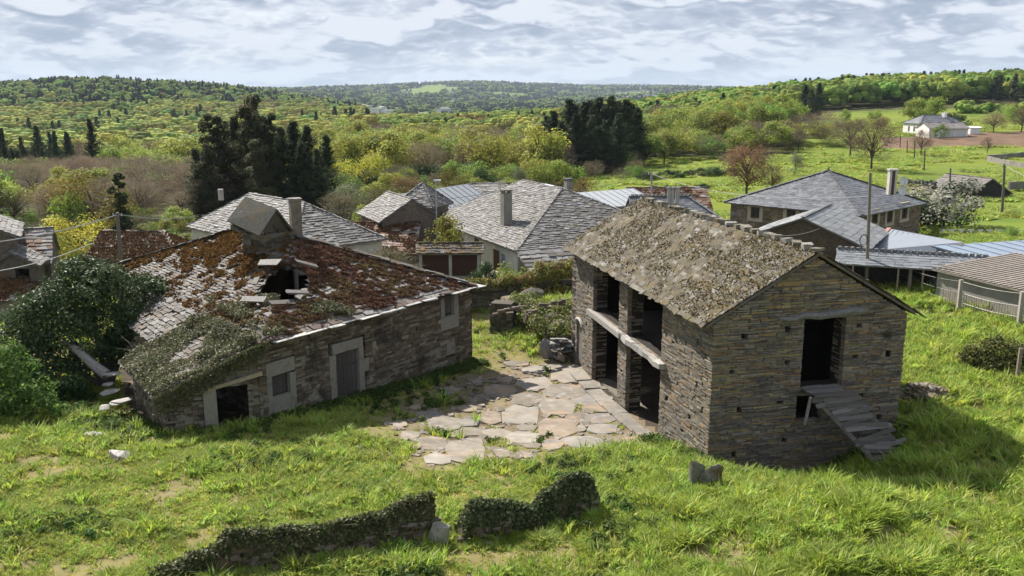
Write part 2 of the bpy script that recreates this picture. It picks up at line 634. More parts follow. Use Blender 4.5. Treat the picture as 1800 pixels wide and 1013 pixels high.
def wall_core(mb, o, u, n, W, z0, z1, holes, tint, d0=.17, th=.5, extra_u=(), zt=None):
    """solid wall behind the facing, with real openings. holes (u0,u1,z0,z1)"""
    us = sorted(set([0, W] + [h[0] for h in holes] + [h[1] for h in holes] + list(extra_u)))
    zs = sorted(set([z0, z1] + [min(max(h[2], z0), z1) for h in holes] + [min(max(h[3], z0), z1) for h in holes]))
    us = [x for x in us if -1e-6 <= x <= W + 1e-6]
    nu, nz = len(us) - 1, len(zs) - 1
    solid = np.ones((nu, nz), bool)
    for i in range(nu):
        for j in range(nz):
            cu, cz = (us[i] + us[i + 1]) / 2, (zs[j] + zs[j + 1]) / 2
            for h in holes:
                if h[0] < cu < h[1] and h[2] < cz < h[3]:
                    solid[i, j] = False
    o = np.array([o[0], o[1], 0.0])
    u3 = np.array([u[0], u[1], 0.0])
    n3 = np.array([n[0], n[1], 0.0])

    def p(a, z, d):
        return o + u3 * a - n3 * d + np.array([0, 0, z])
    for i in range(nu):
        for j in range(nz):
            if not solid[i, j]:
                continue
            a, b, c, d = us[i], us[i + 1], zs[j], zs[j + 1]
            V = [p(a, c, d0), p(b, c, d0), p(b, d, d0), p(a, d, d0), p(a, c, d0 + th), p(b, c, d0 + th), p(b, d, d0 + th), p(a, d, d0 + th)]
            F = [[0, 1, 2, 3], [5, 4, 7, 6]]
            if j == 0 or not solid[i, j - 1]:
                F.append([0, 4, 5, 1])
            if j == nz - 1 or not solid[i, j + 1]:
                F.append([3, 2, 6, 7])
            if i == 0 or not solid[i - 1, j]:
                F.append([0, 3, 7, 4])
            if i == nu - 1 or not solid[i + 1, j]:
                F.append([1, 5, 6, 2])
            mb.add(V, F, tint)


def slates(P, P00, P10, P01, P11, rows, wmean, th=.022, lap=.35, lift=.03, jit=.12, skip=None, side=1, kfun=None, rot=.03, keep=1.0):
    """courses of slates on a (bilinear) roof face; P00-P10 the eave, P01-P11 the top"""
    P00, P10, P01, P11 = [np.asarray(q, float) for q in (P00, P10, P01, P11)]
    nrm = np.cross(P10 - P00, (P01 + P11) / 2 - P00)
    nrm /= np.linalg.norm(nrm)
    if nrm[2] < 0:
        nrm = -nrm

    def B(a, b):
        return (P00 * (1 - a) + P10 * a) * (1 - b) + (P01 * (1 - a) + P11 * a) * b
    for i in range(rows):
        v0, v1 = i / rows, (i + 1) / rows
        A, Bq = B(0, v0), B(1, v0)
        L = np.linalg.norm(Bq - A)
        if L < .12:
            continue
        du = (Bq - A) / L
        up = np.cross(nrm, du)
        rh = np.linalg.norm(B(.5, v1) - B(.5, v0))
        x = -rng.uniform(0, wmean * .5)
        while x < L:
            wd = wmean * rng.uniform(.6, 1.5)
            xa, xb = max(x, 0), min(x + wd, L)
            x += wd
            if xb - xa < .06:
                continue
            a = (xa + xb) / 2 / L
            ln = rh * (1 + lap) * rng.uniform(1 - jit, 1 + jit)
            c = B(a, v0) + up * (ln / 2 - rh * lap * .35 + rng.uniform(-jit, jit) * rh * .5)
            if rng.random() > keep or (skip is not None and skip(c)):
                continue
            t = th * rng.uniform(.7, 1.5)
            q = rng.normal(0, rot)
            d2_ = du * math.cos(q) + up * math.sin(q)
            u2 = np.cross(nrm, d2_)
            tl = lift * rng.uniform(.7, 1.3) / ln + rng.normal(0, .012)
            u3 = u2 * math.cos(tl) - nrm * math.sin(tl)
            n3 = np.cross(d2_, u3)
            P.add(c + nrm * (lift * .55 + t), np.stack([d2_, u3, n3], 1), np.array([xb - xa - .008, ln, t]), None if kfun is None else kfun(c))


def leaf_quads(C, N, size, tint, aspect=.55, curl=.25):
    """one bent leaf (two triangles folded along the midrib -> a quad) per point"""
    C = np.asarray(C, float)
    n = len(C)
    N = np.asarray(N, float)
    N = N / np.maximum(np.linalg.norm(N, axis=1, keepdims=True), 1e-9)
    r = rng.normal(size=(n, 3))
    a = np.cross(N, r)
    a /= np.maximum(np.linalg.norm(a, axis=1, keepdims=True), 1e-9)
    b = np.cross(N, a)
    s = np.broadcast_to(np.asarray(size, float), (n,))[:, None]
    V = np.stack([C - a * s * .5, C + b * s * aspect * .5 + N * s * curl * .3, C + a * s * .5, C - b * s * aspect * .5 + N * s * curl * .3], 1).reshape(-1, 3)
    F = np.arange(n * 4).reshape(-1, 4)
    return V, F, np.broadcast_to(np.asarray(tint, float), (n, 3))


# ------------------------------------------------------------------ terrain sheets
GONE = []                                                              # footprints where no grass grows
COURT = [(-1.8, 42.5), (2.6, 44.5), (6.3, 33.0), (3.2, 31.0), (-2.2, 31.4), (-5.2, 33.5), (-4.6, 37.5)]


def pxof(x, y):
    return 900 + 1595 * x / np.maximum(y, 1e-3)


PLOUGH = [pd(1545, 262, 200)[:2], pd(1900, 257, 204)[:2], pd(1900, 229, 243)[:2], pd(1545, 242, 234)[:2]]


def in_poly(x, y, poly):
    x = np.asarray(x, float)
    y = np.asarray(y, float)
    ins = np.zeros(x.shape, bool)
    n = len(poly)
    for i in range(n):
        x0, y0 = poly[i][0], poly[i][1]
        x1, y1 = poly[(i + 1) % n][0], poly[(i + 1) % n][1]
        c = ((y0 > y) != (y1 > y)) & (x < (x1 - x0) * (y - y0) / (y1 - y0 + 1e-12) + x0)
        ins ^= c
    return ins


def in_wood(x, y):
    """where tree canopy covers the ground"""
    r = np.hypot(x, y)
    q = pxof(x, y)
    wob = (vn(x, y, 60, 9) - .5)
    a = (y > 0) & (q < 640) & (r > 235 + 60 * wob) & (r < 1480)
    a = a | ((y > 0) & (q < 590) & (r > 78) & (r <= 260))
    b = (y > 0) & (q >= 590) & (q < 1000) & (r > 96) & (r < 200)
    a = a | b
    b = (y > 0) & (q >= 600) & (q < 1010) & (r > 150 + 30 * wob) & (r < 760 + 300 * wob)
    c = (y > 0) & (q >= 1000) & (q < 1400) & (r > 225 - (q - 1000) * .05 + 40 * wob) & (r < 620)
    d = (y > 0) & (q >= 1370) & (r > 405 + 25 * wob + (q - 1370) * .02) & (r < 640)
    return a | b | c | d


def ground_tint(x, y):
    r = np.hypot(x, y)
    n1, n2, n3 = vn(x, y, 3.1, 21), vn(x, y, 14, 22), vn(x, y, 60, 23)
    base = np.stack([.125 + .05 * n2, .175 + .03 * n2, .022 + .01 * n1], -1)          # meadow
    near = r < 70
    soil = np.stack([.19 + .05 * n1, .150 + .03 * n1, .075 + .02 * n1], -1)
    thatch = np.stack([.17 + .04 * n1, .150 + .03 * n1, .065 + .01 * n1], -1)
    base = np.where(near[..., None], thatch, base)
    for poly in GONE:
        inside = in_poly(x, y, [q[:2] for q in poly]) & near
        base = np.where(inside[..., None], np.array([.07, .055, .04]), base)
    ct = in_poly(x, y, COURT) & near
    base = np.where(ct[..., None], np.stack([.17 + .04 * n1, .135 + .03 * n1, .09 + .02 * n1], -1), base)
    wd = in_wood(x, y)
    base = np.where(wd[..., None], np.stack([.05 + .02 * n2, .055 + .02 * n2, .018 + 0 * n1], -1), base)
    far = r > 1000
    pat = vn(x, y, 190, 41)
    pat2 = vn(x, y, 90, 42)
    meadow = np.stack([.10 + .05 * pat2, .16 + .04 * pat2, .03 + .01 * pat2], -1)
    wood = np.stack([.022 + .018 * pat2, .036 + .02 * pat2, .018 + .006 * pat2], -1)
    fc = np.where((pat > .72)[..., None], meadow, wood)
    base = np.where((far & ~wd)[..., None], fc, base)
    return base


def build_terrain():
    az = np.concatenate([np.linspace(-180, -40, 50)[:-1], np.linspace(-40, 40, 360), np.linspace(40, 180, 50)[1:]])
    rr = [3.0]
    while rr[-1] < 16000:
        rr.append(rr[-1] * (1.022 if 11 < rr[-1] < 300 else 1.035))
    rr = np.array(rr)
    A, R_ = np.meshgrid(np.radians(az), rr, indexing='ij')
    X, Y = np.sin(A) * R_, np.cos(A) * R_
    Z = gz(X, Y)
    na, nr = A.shape
    i = np.arange(na - 1)[:, None] * nr
    j = np.arange(nr - 1)[None]
    F = np.stack([i + j, i + j + 1, i + nr + j + 1, i + nr + j], -1).reshape(-1, 4)[:, ::-1]
    V = np.stack([X, Y, Z], -1).reshape(-1, 3)
    cx, cy = V[F][:, :, 0].mean(1), V[F][:, :, 1].mean(1)
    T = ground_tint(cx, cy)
    pl = in_poly(cx, cy, PLOUGH)
    r = np.hypot(cx, cy)
    hills = (r > 1500) & ~pl
    mead = (r > 66) & ~pl & ~hills & ~in_wood(cx, cy)
    M_G = tint_mat('turf_and_soil', 0.95, .35, .25, .35, 6, spec=.1)
    M_N = tint_mat('turf_with_bare_soil', 0.95, 1.1, .3, .5, 7, spec=.1, spots=[((.23, .185, .115), .75, .56, .70), ((.11, .085, .055), 1.6, .62, .76)])
    M_F = tint_mat('meadow', 0.95, .06, .22, .3, 3, spec=.1, spots=[((.07, .125, .016), .035, .5, .66), ((.17, .17, .035), .12, .56, .75), ((.055, .09, .016), .45, .6, .72)])
    t = M_G
    for name, msk, tint in (('ploughed_field', pl, (.16, .105, .07)), ('hills', hills, None), ('ground', ~pl & ~hills & ~mead, None), ('meadow', mead, None)):
        f = F[msk]
        used, inv = np.unique(f, return_inverse=True)
        tt = T[msk] if tint is None else np.tile(tint, (len(f), 1)) * (0.85 + .3 * vn(cx[msk], cy[msk], 2.5, 8))[:, None]
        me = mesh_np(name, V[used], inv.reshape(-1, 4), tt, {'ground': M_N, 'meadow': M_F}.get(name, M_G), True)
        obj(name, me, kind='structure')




# ------------------------------------------------------------------ the barn
P_STONE = [(.175, .15, .115), (.205, .175, .135), (.145, .13, .115), (.215, .185, .135), (.235, .175, .105), (.19, .17, .14), (.125, .115, .105), (.21, .145, .09), (.235, .21, .17), (.16, .13, .10), (.20, .18, .15), (.15, .135, .11)]
P_BSLATE = [(.085, .075, .055), (.10, .09, .07), (.07, .06, .04), (.085, .066, .036), (.14, .13, .11), (.06, .048, .03), (.09, .075, .045), (.19, .18, .155), (.075, .062, .035)]
P_WOODG = [(.15, .14, .13), (.12, .11, .098), (.19, .18, .168), (.095, .085, .075)]


def V3(p2, z):
    return np.array([p2[0], p2[1], z])


def build_barn():
    L, W, ZE, ZR = 16.2, 7.34, 5.0, 7.1
    c0 = BA
    lab = 'large two-storey brown schist barn with open bays and a lichened slate roof'
    rt = thing('stone_barn', lab, 'barn', V3(c0, -1.0))
    B = c0 + D1 * L
    Cc = c0 + D2 * W
    Dd = B + D2 * W
    n_long, n_gab = -D2, -D1
    # openings (along, z)
    H_long = [(4.39, 8.13, -1.6, 2.02), (4.39, 8.13, 2.32, 4.93), (9.18, 12.75, -1.6, 2.02), (9.18, 12.75, 2.32, 4.93), (14.35, 15.3, -1.5, 1.2)]
    H_gab = [(3.38, 4.96, 2.36, 4.84), (3.3, 4.25, 1.2, 2.1)]
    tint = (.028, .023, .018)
    mb = MB()
    wall_core(mb, c0, D1, n_long, L, -1.8, ZE - .02, H_long, tint, .2, .5)
    wl = mb.build('long_wall', M_MORTAR, rt)
    mb = MB()
    wall_core(mb, c0 + D2 * .15 + D1 * 0, D2, n_gab, W - .3, -1.8, ZE - .03, [(a - .15, b - .15, c, d) for a, b, c, d in H_gab], tint, .2, .5)
    o3 = V3(c0 - n_gab * .2, 0)
    u3 = V3(D2, 0)
    mb.prism([o3 + u3 * .1 + [0, 0, ZE - .03], o3 + u3 * (W - .1) + [0, 0, ZE - .03], o3 + u3 * W / 2 + [0, 0, ZR - .1]], V3(-n_gab * .5, 0), tint)
    wg = mb.build('gable_wall', M_MORTAR, rt)
    mb = MB()
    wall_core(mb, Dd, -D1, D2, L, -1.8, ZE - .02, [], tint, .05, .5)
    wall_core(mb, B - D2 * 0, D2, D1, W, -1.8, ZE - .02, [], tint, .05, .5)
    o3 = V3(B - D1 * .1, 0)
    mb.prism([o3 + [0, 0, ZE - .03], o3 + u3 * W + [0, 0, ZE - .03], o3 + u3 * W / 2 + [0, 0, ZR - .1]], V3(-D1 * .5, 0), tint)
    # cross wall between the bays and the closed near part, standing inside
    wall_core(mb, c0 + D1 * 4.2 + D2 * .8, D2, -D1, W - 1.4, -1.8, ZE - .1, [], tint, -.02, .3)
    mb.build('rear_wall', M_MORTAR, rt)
    # pillar between the bays and inner quoins keep the full wall depth: stone reveals
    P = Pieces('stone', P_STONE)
    holes = list(H_long)
    for s, z in [(2.2, 3.6), (3.3, 3.3), (1.1, 2.4), (2.7, 1.9), (3.7, 1.0), (1.6, 1.0), (2.2, .3), (.5, 3.6), (13.5, 3.3), (13.7, 1.4), (8.65, 3.5), (8.7, .6), (.6, 1.6), (1.2, 3.9)]:
        a_, b_ = rng.uniform(.055, .11, 2)
        holes.append((s - a_, s + a_, z - b_, z + b_))
    one = lambda v: (lambda u: np.full(np.shape(u), v))
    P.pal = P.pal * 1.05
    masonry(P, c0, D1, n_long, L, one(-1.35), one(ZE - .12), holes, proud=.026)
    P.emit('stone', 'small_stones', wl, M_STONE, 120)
    PG = Pieces('stone', np.array(P_STONE + [(.27, .20, .10), (.25, .21, .12), (.11, .10, .095)]) * 1.02)
    hg = list(H_gab)
    for s, z in [(1.15, 4.35), (2.75, 4.5), (5.5, 4.5), (.75, 3.15), (2.8, 3.35), (5.45, 3.4), (6.75, 3.4), (1.1, 1.75), (2.65, 1.9), (5.8, 1.9), (6.6, 1.05), (1.0, .1), (2.9, .5)]:
        a_, b_ = rng.uniform(.055, .115, 2)
        hg.append((s - a_, s + a_, z - b_, z + b_))
    topf = lambda u: ZE - .1 + (ZR - ZE) * (1 - np.abs(u - W / 2) / (W / 2))
    masonry(PG, c0 + n_gab * .04 - D2 * .02, D2, n_gab, W + .04, one(-1.5), topf, hg, ch=(.03, .065))
    PG.emit('stone', 'small_stones', wg, M_STONE, 180)
    # reveals of the openings (stone faces looking along the wall)
    PR = Pieces('stone', P_STONE)
    for s, sgn in ((8.13, 1), (12.75, 1), (4.39, -1), (9.18, -1)):
        oo = c0 + D1 * s + (D2 * 0.02 if sgn > 0 else D2 * .72)
        uu = D2 if sgn > 0 else -D2
        nn = -D1 if sgn > 0 else D1
        masonry(PR, oo, uu, nn, .7, one(-1.35), one(4.95), [(-1, 3, 2.04, 2.3)], depth=.08)
    for a, sgn in ((3.38, 1), (4.96, -1)):
        oo = c0 + D2 * a + (D1 * .7 if sgn > 0 else D1 * .03)
        masonry(PR, oo, -D1 if sgn > 0 else D1, D2 if sgn > 0 else -D2, .66, one(2.4), one(4.82), [], depth=.08)
    # inner faces seen through the bays
    masonry(PR, c0 + D1 * 4.3 + D2 * 4.9, -D1 * -1, -D2, L - 5.0, one(-1.3), one(2.0), [], ch=(.08, .16), ln=(.25, .7))
    mb = MB()
    PR.joined(np.arange(len(PR.C)), mb)
    mb.build('reveal_stones', M_STONE, rt, kind='stuff')
    # upper floor, beam, lintels
    mb = MB()
    mid = c0 + D1 * 8.6 + D2 * 3.4
    mb.box(V3(mid, 2.08), (3.1, 8.0 / 2 + .2, .05), (.10, .085, .07), [V3(D2, 0), V3(D1, 0), (0, 0, 1)])
    mb.build('upper_floor', M_WOOD, rt)
    mb = MB()
    a, b = V3(c0 + D1 * 3.95 - D2 * .10, 2.19), V3(c0 + D1 * 8.9 - D2 * .08, 2.17)
    pb = [a + (b - a) * t_ + rng.normal(0, .022, 3) for t_ in np.linspace(0, 1, 9)]
    for q0, q1 in zip(pb[:-1], pb[1:]):
        mb.span(q0 - (b - a) * .004, q1 + (b - a) * .004, .25 * rng.uniform(.9, 1.1), .22 * rng.uniform(.85, 1.1), np.array((.30, .285, .265)) * rng.uniform(.75, 1.3), jit=.03)
    mb.build('beam', M_WOOD, rt)
    mb = MB()
    mb.span(V3(c0 + D1 * 8.55 - D2 * .12, 2.20), V3(c0 + D1 * 13.15 - D2 * .08, 2.2), .24, .22, (.30, .28, .255), jit=.02)
    mb.build('beam', M_WOOD, rt)
    PB = Pieces('plank', [(.19, .165, .13), (.15, .13, .10), (.23, .21, .18)])
    for s in np.arange(4.6, 8.0, .24):
        PB.add(V3(c0 + D1 * s + D2 * .42, 2.30), frame(V3(D2, 0), -V3(D1, 0)), np.array([.95, .16, .10]))
    for s in np.arange(9.4, 12.6, .3):
        PB.add(V3(c0 + D1 * s + D2 * .42, 2.30), frame(V3(D2, 0), -V3(D1, 0)), np.array([.95, .18, .08]))
    PB.objects(range(len(PB.C)), 'joist_end', rt, M_WOOD)
    PJ = Pieces('plank', P_WOODG)
    for k in range(12):
        s = rng.uniform(4.9, 12.2)
        if 8.0 < s < 9.3:
            continue
        q = rng.uniform(-.5, .5) + (0 if k % 3 else 1.2)
        dirv = V3(D1 * math.cos(q) + D2 * math.sin(q), rng.uniform(-.1, .25))
        dirv /= np.linalg.norm(dirv)
        nn = np.cross(dirv, [0, 0, 1])
        nn /= np.linalg.norm(nn)
        PJ.add(V3(c0 + D1 * s + D2 * rng.uniform(.9, 1.8), 2.48 + rng.uniform(0, .4)), frame(dirv, nn), np.array([rng.uniform(1.0, 2.1), .2, .06]))
    PJ.objects(range(len(PJ.C)), 'loose_board', rt, M_WOOD)
    # low arched door at the far end
    mb = MB()
    for k in range(4):
        mb.box(V3(c0 + D1 * (14.47 + .24 * k) + D2 * .12, .05), (.11, .03, 1.12 + .04 * (k in (1, 2))), (.20, .185, .165), [V3(D1, 0), V3(D2, 0), (0, 0, 1)], .006)
    dr = mb.build('door', M_WOOD, rt)
    mb = MB()
    an = np.linspace(.12, math.pi - .12, 8)
    arc = [V3(c0 + D1 * (14.83 + .56 * math.cos(q)) - D2 * .04, 1.06 + .34 * math.sin(q)) for q in an]
    mb.tube(arc, .075, (.42, .40, .37), 6)
    mb.build('door_arch', M_GRAN, rt)
    # gable door: bent timber lintel and dark back
    mb = MB()
    path = [V3(c0 + D2 * s - D1 * (.06 + .03 * math.sin(s * 3)), z) for s, z in ((2.35, 4.93), (2.9, 4.88), (3.3, 4.99), (3.9, 4.93), (4.5, 4.99), (5.05, 5.06), (5.55, 5.02), (5.72, 5.0))]
    mb.tube(path, [.07, .09, .12, .14, .13, .15, .14, .08], (.165, .165, .16), 7)
    mb.build('lintel', M_WOOD, rt)
    # threshold slabs and floor of the bays
    mb = MB()
    mb.box(V3(c0 + D1 * 8.7 + D2 * 2.9, -1.17), (2.6, 4.4, .06), (.17, .15, .12), [V3(D2, 0), V3(D1, 0), (0, 0, 1)])
    mb.build('bay_floor', M_MORTAR, rt)
    # roof
    sl = (ZR - ZE) / (W / 2)
    ov, vg = .34, .13
    def ez(k):
        return ZE - ov * sl + .05
    f00, f10 = V3(c0 - D2 * ov - D1 * vg, ez(0)), V3(B - D2 * ov + D1 * vg, ez(0))
    r0, r1 = V3(c0 + D2 * W / 2 - D1 * vg, ZR + .05), V3(B + D2 * W / 2 + D1 * vg, ZR + .05)
    o2 = .24
    z2 = ZE - o2 * sl + .05
    g00, g10 = V3(Cc + D2 * o2 - D1 * vg, z2), V3(Dd + D2 * o2 + D1 * vg, z2)
    mb = MB()
    dz = np.array([0, 0, -.10])
    mb.prism([f00, f10, r1, r0], dz, (.12, .11, .10))
    mb.prism([g10, g00, r0, r1], dz, (.12, .11, .10))
    rf = mb.build('roof', M_BSLATE, rt)
    P = Pieces('slate', P_BSLATE)
    slates(P, f00, f10, r0, r1, 30, .36, th=.026, lift=.032, jit=.2, rot=.05)
    slates(P, g10, g00, r1, r0, 10, .5, th=.03, lift=.04, jit=.2, rot=.05)
    P.emit('slate', 'small_slates', rf, M_BSLATE, 276)
    # moss cushions and loose chips on the roof
    n = 12000
    a, b = rng.random(n), rng.random(n) ** .9
    C = (f00[None] * (1 - a[:, None]) + f10[None] * a[:, None]) * (1 - b[:, None]) + (r0[None] * (1 - a[:, None]) + r1[None] * a[:, None]) * b[:, None]
    m = vn(a * 16, b * 4.3, .55, 61) * .5 + vn(a * 16, b * 4.3, 2.4, 62) * .5 > .47
    C = C[m]
    nr = np.cross(f10 - f00, r0 - f00)
    nr /= np.linalg.norm(nr)
    nr *= np.sign(nr[2])
    pal = np.array([(.12, .088, .032), (.10, .072, .028), (.14, .115, .05), (.08, .06, .03), (.36, .345, .31), (.11, .085, .03)])
    V, F, T = leaf_quads(C + nr * rng.uniform(.06, .12, (len(C), 1)), nr + rng.normal(0, .45, (len(C), 3)), rng.uniform(.05, .11, len(C)), pal[rng.integers(6, size=len(C))] * rng.uniform(.75, 1.2, (len(C), 1)), .9, .4)
    mb = MB()
    mb.add(V, F, T)
    mb.build('roof_moss', M_MOSS, rf, kind='stuff')
    # upright ridge stones
    PRd = Pieces('block', [(.24, .225, .19), (.19, .17, .13), (.28, .265, .235)])
    rd = (r1 - r0) / np.linalg.norm(r1 - r0)
    x = .15
    while x < np.linalg.norm(r1 - r0) - .2:
        q = rng.uniform(-.4, .4)
        uu = V3(D1 * math.cos(q) + D2 * math.sin(q), rng.uniform(-.2, .2))
        uu /= np.linalg.norm(uu)
        nn = np.cross([0, 0, 1], uu)
        nn /= np.linalg.norm(nn)
        PRd.add(r0 + rd * x + [0, 0, .10], frame(uu, nn), np.array([rng.uniform(.28, .42), rng.uniform(.3, .45), rng.uniform(.09, .2)]))
        x += rng.uniform(.5, .72)
    PRd.objects(range(len(PRd.C)), 'ridge_stone', rf, M_BSLATE)
    for q in ([c0 - D2 * .1 - D1 * .1, Cc + D2 * .1 - D1 * .1, Dd + D2 * .1, B - D2 * .1],):
        GONE.append(q)
    # broken plank stair against the gable
    st = thing('timber_ramp', 'broken grey plank ramp leaning down from the gable doorway of the barn', 'ramp', V3(c0 + D2 * 5.5 - D1 * .8, .2))
    PP = Pieces('plank', P_WOODG)

    def g3(s, out, z):
        return V3(c0 + D2 * s - D1 * out, z)
    for k in range(6):                                                # landing boards
        PP.add(g3(4.16 + rng.uniform(-.05, .05), .05 + .15 * k, 2.38 - .012 * k), frame(V3(D2, rng.uniform(-.02, .02)), -V3(D1, 0)), np.array([rng.uniform(1.35, 1.6), .15, .04]))
    top_l, top_r = g3(3.42, .75, 2.33), g3(4.98, .75, 2.33)
    bot_l, bot_r = g3(5.15, 1.75, .35), g3(6.75, 1.65, .38)
    for k in range(24):
        if k in (8, 11, 14, 15):
            continue
        f = k / 23
        a_, b_ = top_l + (bot_l - top_l) * f, top_r + (bot_r - top_r) * f
        q = rng.uniform(-.10, .10) * (1 + 1.2 * f)
        uu = (b_ - a_) / np.linalg.norm(b_ - a_)
        td = (bot_l - top_l) / np.linalg.norm(bot_l - top_l)
        nz = np.cross(uu, td)
        nz *= np.sign(nz[2]) / np.linalg.norm(nz)
        td = np.cross(nz, uu)
        u2 = uu * math.cos(q) + td * math.sin(q)
        u2 = u2 + nz * rng.uniform(-.05, .05)
        u2 /= np.linalg.norm(u2)
        n2 = np.cross(nz, u2)
        PP.add((a_ + b_) / 2 + uu * rng.uniform(-.12, .12) + nz * .05, np.stack([u2, n2, np.cross(u2, n2)], 1), np.array([rng.uniform(1.3, 1.8), .14, .04]))
    for k in range(5):
        PP.add((bot_l + bot_r) / 2 + V3(D2, 0) * rng.uniform(-.1, .3) + V3(-D1, 0) * (.1 * k - .15) + [0, 0, .1 - .05 * k], frame(V3(D2 * .99 - D1 * rng.uniform(-.14, .05), rng.uniform(-.02, .08)), -V3(D1, 0)), np.array([rng.uniform(1.5, 1.9), .13, .05]))
    PP.objects(range(len(PP.C)), 'plank', st, M_WOOD)
    for o_ in st.children:
        o_.location = o_.location - st.location
    for f in (.04, .9):
        mb = MB()
        mb.span(top_l + (top_r - top_l) * f - [0, 0, .06], bot_l + (bot_r - bot_l) * f - [0, 0, .06], .10, .13, (.17, .155, .135), jit=.01)
        mb.build('stringer', M_WOOD, st)
    mb = MB()
    mb.span(g3(3.36, .72, 2.28), g3(3.38, .45, 1.2), .07, .09, (.30, .28, .26), up=(1, 0, 0))
    mb.build('post', M_WOOD, st)


build_barn()

# ------------------------------------------------------------------ the ruined farmhouse
P_HST = [(.15, .125, .09), (.19, .165, .125), (.115, .09, .065), (.09, .07, .05), (.24, .22, .175), (.14, .108, .072)]
P_HSL = [(.12, .112, .104), (.092, .083, .074), (.062, .053, .043), (.165, .157, .149), (.085, .06, .036), (.105, .08, .055), (.055, .045, .037)]


def whit(px, py, o, u):
    """where a measured sight line meets a wall: (distance along, height)"""
    d = ray(px, py)
    a = d[0] / d[1]
    s = (a * o[1] - o[0]) / (u[0] - a * u[1])
    D = o[1] + s * u[1]
    return s, CAM_H + D * d[2] / d[1]


def scatter_on(P00, P10, P01, P11, n):
    a, b = rng.random(n), rng.random(n)
    w0, w1 = np.linalg.norm(np.subtract(P10, P00)), np.linalg.norm(np.subtract(P11, P01))
    k_ = (w1 - w0) / max(w0, 1e-6)
    if abs(k_) > .02:                                             # even density on tapering faces
        b = (-1 + np.sqrt(np.maximum(1 + b * ((1 + k_) ** 2 - 1), 0))) / k_
    a_, b_ = a[:, None], b[:, None]
    C = (P00 * (1 - a_) + P10 * a_) * (1 - b_) + (P01 * (1 - a_) + P11 * a_) * b_
    N = np.cross(P10 - P00, (P01 + P11) / 2 - P00)
    N /= np.linalg.norm(N)
    if N[2] < 0:
        N = -N
    return C, N, a, b


